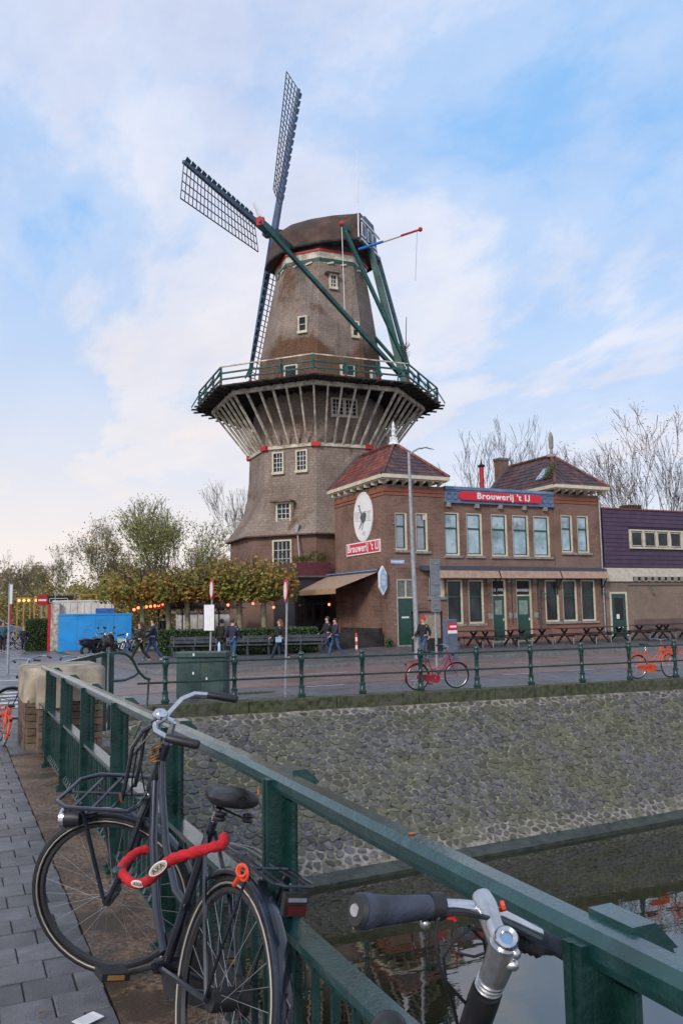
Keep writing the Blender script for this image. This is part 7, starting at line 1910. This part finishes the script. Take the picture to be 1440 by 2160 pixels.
def skin_mesh(nodes, edges, rads, name, ma, parent, extra=None, sub=1, root=0):
    me = bpy.data.meshes.new(name); me.from_pydata([tuple(v) for v in nodes], edges, [])
    o = bpy.data.objects.new(name, me); col.objects.link(o)
    sk = o.modifiers.new('skin', 'SKIN'); sk.use_smooth_shade = True
    if not me.skin_vertices:
        bm_ = bmesh.new(); bm_.from_mesh(me); bm_.verts.layers.skin.verify(); bm_.to_mesh(me); bm_.free()
    for i, d in enumerate(me.skin_vertices[0].data):
        r_ = rads[i]; d.radius = r_ if hasattr(r_, '__len__') else (r_, r_); d.use_root = (i == root)
    ss = o.modifiers.new('sub', 'SUBSURF'); ss.levels = sub; ss.render_levels = sub
    dg = bpy.context.evaluated_depsgraph_get(); dg.update()
    m2 = bpy.data.meshes.new_from_object(o.evaluated_get(dg))
    bpy.data.objects.remove(o); bpy.data.meshes.remove(me)
    if extra:
        vs = [v.co.copy() for v in m2.vertices]; fs = [tuple(p.vertices) for p in m2.polygons]
        k = len(vs); vs += [Vector(v) for v in extra.v]; fs += [tuple(i + k for i in f) for f in extra.f]
        m3 = bpy.data.meshes.new(name); m3.from_pydata([tuple(v) for v in vs], [], fs); m2 = m3
    m2.name = name; m2.materials.clear(); m2.materials.append(ma)
    m2.polygons.foreach_set('use_smooth', [True] * len(m2.polygons)); m2.update()
    o = bpy.data.objects.new(name, m2); col.objects.link(o); o.parent = parent
    return o
def person(px, py, label, H_=1.72, yaw=0, stride=.30, top=None, legs=None, hair=None, long_hair=False, shoe=None, hat=None, bag=None, phase=1, Z=.02, coat=.0, armbend=.35, loc=None, group='people walking along the street'):
    top = top or M_blackcl; legs = legs or M_jeans; hair = hair or M_hairb; shoe = shoe or M_blackcl
    t = thing('person', label, 'person', (0, 0, 0), group)
    s = H_ / 1.75
    # local: facing +x, y left
    hp = .93; st_ = stride
    def leg(sg, fwd):
        f_ = st_ * fwd
        hip = Vector((0, sg * .09, hp)); knee = Vector((f_ * .55 + .05, sg * .095, .50)); ank = Vector((f_ * 1.1 - (.06 if fwd < 0 else 0), sg * .09, .09 + (.06 if fwd < 0 else 0)))
        return hip, knee, ank
    hL, kL, aL = leg(1, phase); hR, kR, aR = leg(-1, -phase)
    def arm(sg, fwd):
        sh = Vector((0, sg * .19, 1.42)); el = Vector((fwd * .12 - .02, sg * .235, 1.14)); wr = Vector((fwd * .20 + armbend * .35, sg * .22, .93 + armbend * .18)); hd = wr + (wr - el).normalized() * .08
        return sh, el, wr, hd
    AL, AR_ = arm(1, -phase), arm(-1, phase)
    N_ = [Vector((0, 0, .97)), Vector((0, 0, 1.15)), Vector((.0, 0, 1.36)), Vector((0, 0, 1.47)), Vector((.01, 0, 1.55)), Vector((.02, 0, 1.62)), Vector((.015, 0, 1.70)),
          hL, kL, aL, aL + Vector((.14, 0, -.06)), hR, kR, aR, aR + Vector((.14, 0, -.06 if phase > 0 else -.06)), *AL, *AR_]
    E_ = [(0, 1), (1, 2), (2, 3), (3, 4), (4, 5), (5, 6), (0, 7), (7, 8), (8, 9), (9, 10), (0, 11), (11, 12), (12, 13), (13, 14), (2, 15), (15, 16), (16, 17), (17, 18), (2, 19), (19, 20), (20, 21), (21, 22)]
    r_ = [(.13, .11), (.115, .10), (.14, .11), (.06, .06), (.055, .055), (.088, .078), (.07, .065), .085, .058, .040, .035, .085, .058, .040, .035, .055, .040, .028, .030, .055, .040, .028, .030]
    ex_ = MB()
    for (A_, sg) in ((AL, 1), (AR_, -1)):
        d = (A_[3] - A_[2]).normalized(); w = Vector((0, 1, 0)) - d * d.y; w.normalize(); q = d.cross(w)
        for k in range(4):
            b0 = A_[3] + w * (k - 1.5) * .018 + d * .0; l_ = (.065, .075, .07, .055)[k]
            ex_.path([b0 - d * .03, b0 + d * l_ * .5, b0 + d * l_ * .8 + q * .015 * sg], [.009, .0085, .007], 5)
        ex_.path([A_[2] + w * .02 * 1 + d * .03, A_[2] + d * .06 + Vector((.035, 0, 0)), A_[2] + d * .09 + Vector((.04, 0, 0))], [.010, .009, .008], 5)
    # face
    ex_.tube((.10, 0, 1.625), (.122, 0, 1.605), .012, .014, 6)
    for sg in (-1, 1): ex_.ball((.015, sg * .088, 1.625), .022, 6, 5, (.5, .4, 1)).ball((.088, sg * .032, 1.645), .011, 6, 5)
    ex_.box(.094, .104, -.025, .025, 1.572, 1.580)
    skin_mesh([v * s for v in N_], E_, [tuple(a * s for a in q) if hasattr(q, '__len__') else q * s for q in r_], 'body', M_skin, t, MBs(ex_, s))
    # jacket
    nj = [Vector((0, 0, .98 - coat)), Vector((0, 0, 1.15)), Vector((0, 0, 1.36)), Vector((0, 0, 1.47)), AL[0], AL[1], AL[2], AR_[0], AR_[1], AR_[2], Vector((0, 0, .90 - coat))]
    skin_mesh([v * s for v in nj], [(0, 1), (1, 2), (2, 3), (2, 4), (4, 5), (5, 6), (2, 7), (7, 8), (8, 9), (0, 10)], [tuple(a * s for a in q) if hasattr(q, '__len__') else q * s for q in [(.165, .14), (.145, .125), (.165, .135), (.085, .08), .078, .062, .048, .078, .062, .048, (.17, .145)]], 'jacket', top, t, root=1)
    nt = [Vector((0, 0, .98)), hL, kL, aL + Vector((0, 0, .03)), hR, kR, aR + Vector((0, 0, .03))]
    skin_mesh([v * s for v in nt], [(0, 1), (1, 2), (2, 3), (0, 4), (4, 5), (5, 6)], [tuple(a * s for a in q) if hasattr(q, '__len__') else q * s for q in [(.14, .12), .10, .070, .060, .10, .070, .060]], 'trousers', legs, t)
    for a_ in (aL, aR):
        MB_ = MB().path([Vector(a_ + Vector((-.06, 0, -.045))) * s, Vector(a_ + Vector((.04, 0, -.04))) * s, Vector(a_ + Vector((.16, 0, -.055))) * s], [.04 * s, .05 * s, .032 * s], 8, flat=.9); MB_.build('shoe', shoe, t, smooth=True)
    hh = MB()
    hh.ball(Vector((-.012, 0, 1.672)) * s, .098 * s, 10, 8, (1.02, .95, .98))
    # keep the face free
    hh.v = [(x - (.035 * s if (z < 1.68 * s and x > 0) else 0), y, z) for x, y, z in hh.v]
    if long_hair: hh.path([Vector((-.06, 0, 1.68)) * s, Vector((-.09, 0, 1.52)) * s, Vector((-.12, 0, 1.34)) * s], [.085 * s, .10 * s, .05 * s], 8)
    hh.build('hair', hair, t, smooth=True)
    if hat: MB().ball(Vector((-.01, 0, 1.70)) * s, .108 * s, 10, 7, (1, 1, .85)).ball(Vector((-.01, 0, 1.81)) * s, .03 * s, 6, 5).build('hat', hat, t, smooth=True)
    if bag == 'pack': MB().path([Vector((-.19, 0, 1.02)) * s, Vector((-.22, 0, 1.2)) * s, Vector((-.19, 0, 1.42)) * s], [.11 * s, .145 * s, .10 * s], 8).build('backpack', M_olive if top is M_olive else M_blackcl, t, smooth=True)
    if bag == 'tote': MB().hexa([Vector(p_) * s for p_ in ((.0, .27, .80), (.26, .27, .80), (.26, .33, .80), (.0, .33, .80), (.0, .27, 1.02), (.26, .27, 1.02), (.26, .33, 1.02), (.0, .33, 1.02))]).build('bag', mat('pale_blue_bag', (.35, .50, .68), .7), t, bevel=.02)
    if bag == 'scarf': MB().torus(Vector((0, 0, 1.49)) * s, (0, 0, 1), .075 * s, .04 * s, 12, 6).build('scarf', mat('pink_scarf', (.45, .12, .14), .9), t, smooth=True)
    p = loc or at(px, py, Z=Z)
    t.location = p; t.rotation_euler = (0, 0, yaw)
    return t
def MBs(b_, s): b_.v = [tuple(Vector(v) * s) for v in b_.v]; return b_
person(6, 1378, 'woman in teal jacket and black trousers walking at the far left edge', 1.66, R(-95), .22, M_teal, M_blackcl, M_hairr, True, bag='scarf')
person(50, 1377, 'ginger haired child in dark jacket walking beside the left pole', 1.42, R(-100), .20, M_blackcl, M_navy, M_hairg, True)
person(295, 1400, 'long haired woman in black walking left of the man in jeans', 1.68, R(170), .34, M_blackcl, M_blackcl, M_hairb, True, M_shoe, coat=.1)
person(322, 1397, 'man in dark jacket and blue jeans walking beside a woman in black', 1.80, R(168), .34, M_navy, M_jeans, M_haird, False, M_shoew, phase=-1)
person(468, 1400, 'person in olive jacket with backpack standing behind the green cabinet', 1.76, R(60), .12, M_olive, M_olive, M_hairb, bag='pack')
person(491, 1401, 'man in dark jacket and blue jeans right beside the olive backpack wearer', 1.78, R(40), .16, M_navy, M_jeans, M_hairb, False, M_shoe)
person(590, 1395, 'woman with long auburn hair and pale blue bag walking before the bench', 1.70, R(175), .36, M_blackcl, M_navy, M_hairr, True, bag='tote')
person(691, 1384, 'man in black jacket and jeans walking at the right end of the bench', 1.76, R(185), .26, M_blackcl, M_jeans, M_hairb, False, M_shoe)
person(708, 1390, 'person in navy jacket with pink scarf walking behind the man in black', 1.70, R(178), .26, M_navy, M_jeans, M_haird, False, M_shoe, bag='scarf', phase=-1)
person(894, 1396, 'person in black coat with red hat walking right of the street lamp', 1.72, R(200), .24, M_blackcl, M_jeans, M_haird, False, hat=M_redhat, coat=.05)
person(0, 0, 'person in black seen between the terrace trees behind the hedge', 1.78, R(90), .1, M_blackcl, M_blackcl, M_haird, loc=Vector((9.6, 42.6, .15)))

# ------------------------------------------------------------------ trees
M_bark = mat('bark_brown', (.075, .055, .042), .9, var=.3, scale=3); M_barkg = mat('bark_green_grey', (.13, .125, .085), .9, var=.25, scale=4); M_barkd = mat('bark_dark', (.045, .035, .032), .9, var=.3)
def leafmat(name, c, c2, s2=.6):
    ma = mat(name, c, .75, var=.35, scale=5, c2=c2, s2=s2, m2=(.42, .6), island=.45)
    t = ma.node_tree; b = t.nodes['Principled BSDF']; tr_ = N(t, 'ShaderNodeBsdfTranslucent'); L(t, b.inputs['Base Color'].links[0].from_socket, tr_.inputs[0])
    mx = N(t, 'ShaderNodeMixShader'); mx.inputs[0].default_value = .4; L(t, b.outputs[0], mx.inputs[1]); L(t, tr_.outputs[0], mx.inputs[2]); L(t, mx.outputs[0], t.nodes['Material Output'].inputs[0])
    return ma
M_lgreen = leafmat('leaf_green_yellow', (.24, .29, .065), (.36, .32, .07)); M_lamber = leafmat('leaf_amber', (.38, .24, .07), (.24, .23, .06)); M_lolive = leafmat('leaf_olive', (.28, .27, .085), (.36, .26, .09)); M_lbrown = leafmat('leaf_brown', (.15, .08, .035), (.12, .09, .04)); M_lmix = leafmat('leaf_autumn_mix', (.23, .24, .05), (.38, .19, .05), .9)
def tree(name, label, base, H_, spread, seed, trunk_r=.2, fork=.25, leaves=0, leafm=None, bark=None, levels=5, lsize=.16, thin=.02, up_=.35, group=None, kidsn=(3, 4), cat='tree', leafbias=0.0, shape=1.0):
    rq = random.Random(seed); bark = bark or M_bark
    t = thing(name, label, cat, base, group); base = Vector(base)
    tr, br = MB(), MB(); tips = []
    def grow(p, d, L_, r, lv):
        n_ = 2 if lv < levels - 1 else 1; q = p; dirv = d; pts = [p]; rr2 = [r]
        for i in range(n_ + 1):
            dirv = (dirv + Vector((rq.gauss(0, .12), rq.gauss(0, .12), rq.gauss(0.04, .06)))).normalized()
            q = q + dirv * L_ / (n_ + 1); pts.append(q); rr2.append(r * (1 - .45 * (i + 1) / (n_ + 1)))
        (tr if lv == 0 else br).path(pts, [max(x, thin * .6) for x in rr2], 8 if lv == 0 else (5 if lv < 3 else 3), cap=False)
        if lv >= levels - 2: tips.extend(pts[1:])
        if lv >= levels: return
        k = rq.randint(*kidsn) + (1 if lv == 0 else 0)
        for i in range(k):
            a = 2 * pi * (i + rq.random() * .7) / k; sp_ = rq.uniform(.35, .8) * spread * (1.15 if lv == 0 else 1)
            side = Vector((cos(a), sin(a), 0)); side = side - dirv * side.dot(dirv)
            if side.length < .1: side = dirv.orthogonal()
            nd = (dirv + side.normalized() * sp_ + Vector((0, 0, up_))).normalized()
            start = q if i < 2 or lv == 0 and i < 3 else pts[rq.randint(1, len(pts) - 1)]
            grow(start, nd, L_ * rq.uniform(.60, .84) if lv else H_ * rq.uniform(.24, .32), max(thin * .6, rr2[-1] * rq.uniform(.55, .8)), lv + 1)
    grow(base, Vector((0, 0, 1)), H_ * fork, trunk_r, 0)
    # fit height
    zmax = max(v[2] for v in br.v) - base.z; k_ = H_ / zmax
    for b_ in (tr, br): b_.v = [(base.x + (x - base.x) * k_ * shape, base.y + (y - base.y) * k_ * shape, base.z + (z - base.z) * k_) for x, y, z in b_.v]
    tips = [Vector((base.x + (p.x - base.x) * k_ * shape, base.y + (p.y - base.y) * k_ * shape, base.z + (p.z - base.z) * k_)) for p in tips]
    tr.build('trunk', bark, t, smooth=True); br.build('branches', bark, t)
    if leaves:
        lb = MB()
        for k in range(leaves):
            p = rq.choice(tips)
            if leafbias and (p.z - base.z) / H_ > rq.uniform(1 - leafbias, 1.15): continue
            p = p + Vector((rq.gauss(0, .32), rq.gauss(0, .32), rq.gauss(0, .25))); u = Vector((rq.gauss(0, 1), rq.gauss(0, 1), rq.gauss(0, .7))).normalized(); w = u.orthogonal().normalized(); s_ = lsize * rq.uniform(.5, 1.3)
            lb.add([p - u * s_, p + w * s_ * .55, p + u * s_, p - w * s_ * .55], [(0, 1, 2, 3)])
        lb.build('foliage', leafm, t, kind='stuff')
    return t
def tb_(px, D_): p = at(px, 1290, D=D_); return Vector((p.x, p.y, 0))
def hgt(px, py, D_): return at(px, py, D=D_ * 1.02).z
# right hand side bare trees
tree('bare_tree', 'dark bare tree rising between the two brewery roofs', tb_(1050, 66), hgt(1050, 868, 66), .62, 11, .28, .22, bark=M_barkd, levels=6, thin=.022, up_=.30, kidsn=(2, 3), group='bare trees behind the brewery', shape=1.0)
tree('bare_tree', 'smaller dark bare tree directly behind the middle of the parapet', tb_(1110, 72), hgt(1110, 890, 72), .6, 15, .24, .25, bark=M_barkd, levels=5, thin=.022, kidsn=(2, 4), group='bare trees behind the brewery')
tree('bare_tree', 'low thin bare tree at the left end of the parapet', tb_(975, 70), hgt(975, 960, 70), .7, 18, .2, .25, bark=M_barkd, levels=5, thin=.02, kidsn=(2, 3), group='bare trees behind the brewery', leaves=120, leafm=M_lbrown, lsize=.1)
tree('bare_tree', 'thin bare tree just right of the right hip roof', tb_(1252, 72), hgt(1252, 930, 72), .6, 27, .22, .25, bark=M_bark, levels=5, thin=.022, kidsn=(3, 3), leaves=260, leafm=M_lbrown, lsize=.09, group='bare trees behind the brewery', shape=.8)
tree('bare_tree', 'tall twin stemmed tree with sparse brown leaves above the purple building', tb_(1365, 60), hgt(1365, 852, 60), .75, 31, .30, .20, bark=mat('bark_reddish', (.15, .075, .055), .9, var=.2), levels=6, thin=.020, leaves=1500, leafm=M_lbrown, lsize=.075, up_=.26, kidsn=(2, 3), group='bare trees behind the brewery', shape=1.35)
tree('bare_tree', 'sparse brown tree cut by the right edge of the photo', tb_(1450, 56), hgt(1450, 900, 56), .7, 36, .24, .2, bark=M_bark, levels=5, thin=.02, leaves=900, leafm=M_lbrown, lsize=.08, kidsn=(3, 4), group='bare trees behind the brewery')
# behind the mill
tree('bare_tree', 'fine bare tree half hidden behind the left flank of the windmill', tb_(508, 86), hgt(508, 1005, 86), .5, 41, .25, .25, bark=M_bark, levels=5, thin=.022, kidsn=(3, 4), group='trees left of the windmill', leaves=200, leafm=M_lolive, lsize=.1)
# left trees
tree('green_tree', 'tallest green and yellow leaved tree at the terrace left of the windmill', tb_(347, 66), hgt(347, 1030, 66), .62, 52, .25, .20, leaves=6000, leafm=M_lgreen, bark=M_barkg, levels=5, lsize=.12, thin=.022, leafbias=.38, kidsn=(3, 5), group='trees left of the windmill', shape=1.5)
tree('olive_tree', 'airy olive leaved tree left of the tallest green tree', tb_(212, 74), hgt(212, 1082, 74), .62, 57, .25, .22, leaves=2400, leafm=M_lolive, bark=M_bark, levels=5, lsize=.11, thin=.022, kidsn=(3, 4), group='trees left of the windmill')
tree('bare_tree', 'grey bare tree between the olive tree and the left edge', tb_(130, 84), hgt(130, 1145, 84), .7, 61, .25, .22, leaves=500, leafm=M_lolive, bark=mat('bark_grey', (.16, .14, .125), .9), levels=5, thin=.022, kidsn=(3, 4), group='trees left of the windmill')
tree('bare_tree', 'grey bare tree at the far left edge above the street', tb_(25, 84), hgt(25, 1160, 84), .7, 66, .25, .22, leaves=400, leafm=M_lolive, bark=mat('bark_grey', (.16, .14, .125), .9), levels=5, thin=.022, kidsn=(3, 4), group='trees left of the windmill')
tree('olive_tree', 'thin olive tree close to the left flank of the windmill base', tb_(448, 78), hgt(448, 1135, 78), .65, 71, .2, .25, leaves=1500, leafm=M_lolive, bark=M_bark, levels=5, lsize=.12, thin=.022, kidsn=(3, 4), group='trees left of the windmill')
tree('olive_tree', 'low olive tree between the tallest tree and the olive tree', tb_(282, 80), hgt(282, 1165, 80), .7, 76, .2, .25, leaves=2200, leafm=M_lamber, bark=M_bark, levels=5, lsize=.14, thin=.022, kidsn=(3, 4), group='trees left of the windmill')
# amber undergrowth band: broad bushy trees
def bush(px, D_, top, w, seed, ma, label, n_=2600, z0=.3):
    b = tb_(px, D_); H_ = hgt(px, top, D_); rq = random.Random(seed)
    t = thing('bushy_tree', label, 'tree', b, 'autumn trees along the park edge')
    tr = MB(); tr.path([b, b + Vector((.1, 0, H_ * .35)), b + Vector((.0, .1, H_ * .6))], [.18, .14, .08], 6)
    tr.build('trunk', M_bark, t); br = MB(); lf = MB(); cl_s = []
    for k in range(16):
        a = rq.uniform(0, 2 * pi); e = rq.random() ** .6; c = b + Vector((cos(a) * w * e, sin(a) * w * .7 * e, H_ * rq.uniform(.25, .88) * (1 - .25 * e))); cl_s.append((c, rq.uniform(.5, 1.1)))
        br.path([b + Vector((0, 0, H_ * .3)), (b + Vector((0, 0, H_ * .45))).lerp(c, .5), c], [.06, .04, .02], 4)
    br.build('branches', M_bark, t)
    for k in range(n_):
        c, r_ = rq.choice(cl_s); p = c + Vector((rq.gauss(0, .75), rq.gauss(0, .75), rq.gauss(0, .55))) * r_
        if p.z < z0: continue
        u = Vector((rq.gauss(0, 1), rq.gauss(0, 1), rq.gauss(0, .7))).normalized(); ww = u.orthogonal().normalized(); s_ = rq.uniform(.07, .17)
        lf.add([p - u * s_, p + ww * s_ * .6, p + u * s_, p - ww * s_ * .6], [(0, 1, 2, 3)])
    lf.build('foliage', ma, t, kind='stuff')
bl_ = ['amber bushy tree at the far left edge behind the car', 'olive bushy tree behind the lantern frames', 'amber bushy tree behind the no entry sign', 'olive bushy tree above the left end of the white container', 'amber bushy tree above the right end of the white container', 'olive green bushy tree over the right end of the blue skip', 'amber bushy tree left of the terrace trees', 'amber bushy tree behind the tallest green tree', 'olive bushy tree at the back of the terrace near the windmill', 'brown bushy tree glimpsed left of the windmill base']
for i, (px_, D_, top, w) in enumerate([(8, 88, 1228, 3.4), (62, 84, 1225, 3.2), (112, 80, 1212, 3.0), (160, 76, 1205, 2.8), (205, 72, 1196, 2.8), (250, 66, 1190, 2.6), (292, 62, 1185, 2.4), (340, 70, 1180, 3.0), (405, 74, 1178, 3.2), (465, 72, 1185, 2.6)]):
    bush(px_, D_, top, w, 200 + i, [M_lamber, M_lolive][i % 2], bl_[i])
fw_b = MB(); rq = random.Random(99)
for k in range(22000):
    px_ = rq.uniform(-260, 560); D_ = rq.uniform(92, 125); b = at(px_, 1290, D=D_)
    top = 5.6 + 1.6 * sin(px_ * .031) + 1.1 * sin(px_ * .083 + 1)
    p = Vector((b.x, b.y, max(0.05, top * (1 - rq.random() ** 1.6) + rq.gauss(0, .4)))); u = Vector((rq.gauss(0, 1), rq.gauss(0, 1), rq.gauss(0, .7))).normalized(); w = u.orthogonal().normalized(); s_ = rq.uniform(.15, .4)
    fw_b.add([p - u * s_, p + w * s_ * .6, p + u * s_, p - w * s_ * .6], [(0, 1, 2, 3)])
fw_b.build('far_wood', leafmat('far_leaf', (.30, .22, .10), (.22, .20, .10), .1), kind='stuff')
bpy.data.objects['far_wood']['label'] = 'far autumn wood closing the view at the left horizon'; bpy.data.objects['far_wood']['category'] = 'wood'
# terrace plane trees, clipped to a flat canopy
def plane(px, Y_, label, w=2.2, d=1.7, z0=2.65, z1=5.0, seed=1, n_=2600):
    c = at(px, 1325, Y=Y_); b = Vector((c.x, Y_, .15)); rq = random.Random(seed)
    t = thing('plane_tree', label, 'tree', b, 'clipped plane trees on the terrace')
    tr = MB(); tr.path([b, b + Vector((.03, 0, 1.2)), b + Vector((-.02, 0, 2.5)), b + Vector((0, 0, 3.0))], [.17, .14, .13, .15], 9); tr.build('trunk', mat('plane_bark', (.19, .18, .11), .85, var=.2, scale=4, c2=(.30, .28, .19), s2=2.5), t, smooth=True)
    br = MB(); lf = MB(); tips = []
    for k in range(15):
        a = 2 * pi * k / 15 + rq.uniform(-.2, .2); e = rq.uniform(.4, 1); q = b + Vector((cos(a) * w * e, sin(a) * d * e, rq.uniform(2.6, 4.2))); m_ = (b + Vector((0, 0, 2.7))).lerp(q, .5) + Vector((0, 0, .15))
        br.path([b + Vector((0, 0, 2.5)), m_, q], [.07, .045, .02], 5)
        for j in range(3):
            q2 = q + Vector((rq.gauss(0, .4), rq.gauss(0, .4), rq.uniform(.2, 1.3))); br.path([m_.lerp(q, rq.random()), q2], [.02, .01], 3, cap=False); tips.append(q2)
    br.build('branches', M_bark, t)
    for k in range(n_):
        a = rq.uniform(0, 2 * pi); e = rq.random() ** .45; zt = rq.random()
        top = z1 - .5 * (e ** 2) + .25 * sin(a * 3 + seed) - .15
        if zt > .72 and rq.random() < .55: continue
        p = b + Vector((cos(a) * w * e * (1.05 + .1 * sin(a * 5)), sin(a) * d * e, 0)); p.z = z0 - .0 + (top - z0) * zt + rq.gauss(0, .1) + .0
        u = Vector((rq.gauss(0, 1), rq.gauss(0, 1), rq.gauss(0, .6))).normalized(); ww = u.orthogonal().normalized(); s_ = rq.uniform(.06, .13)
        lf.add([p - u * s_, p - u * s_ * .2 + ww * s_ * .8, p + u * s_, p - u * s_ * .2 - ww * s_ * .8], [(0, 1, 2, 3)])
    lf.build('foliage', M_lmix, t, kind='stuff')
for i, (px_, Y_, lb) in enumerate([(300, 42.6, 'clipped plane tree at the left end of the terrace above the lanterns'), (355, 42.2, 'clipped plane tree with pale trunk behind the walking couple'), (395, 41.2, 'clipped plane tree with pale trunk left of the white plate sign'), (447, 41.8, 'clipped plane tree directly behind the white plate sign'), (505, 40.8, 'clipped plane tree with trunk against the windmill base'), (556, 39.9, 'clipped plane tree nearest the side awning')]):
    plane(px_, Y_, lb, seed=301 + i, w=2.0 if i != 5 else 1.75, z1=[4.1, 4.35, 4.35, 4.6, 4.9, 4.75][i])
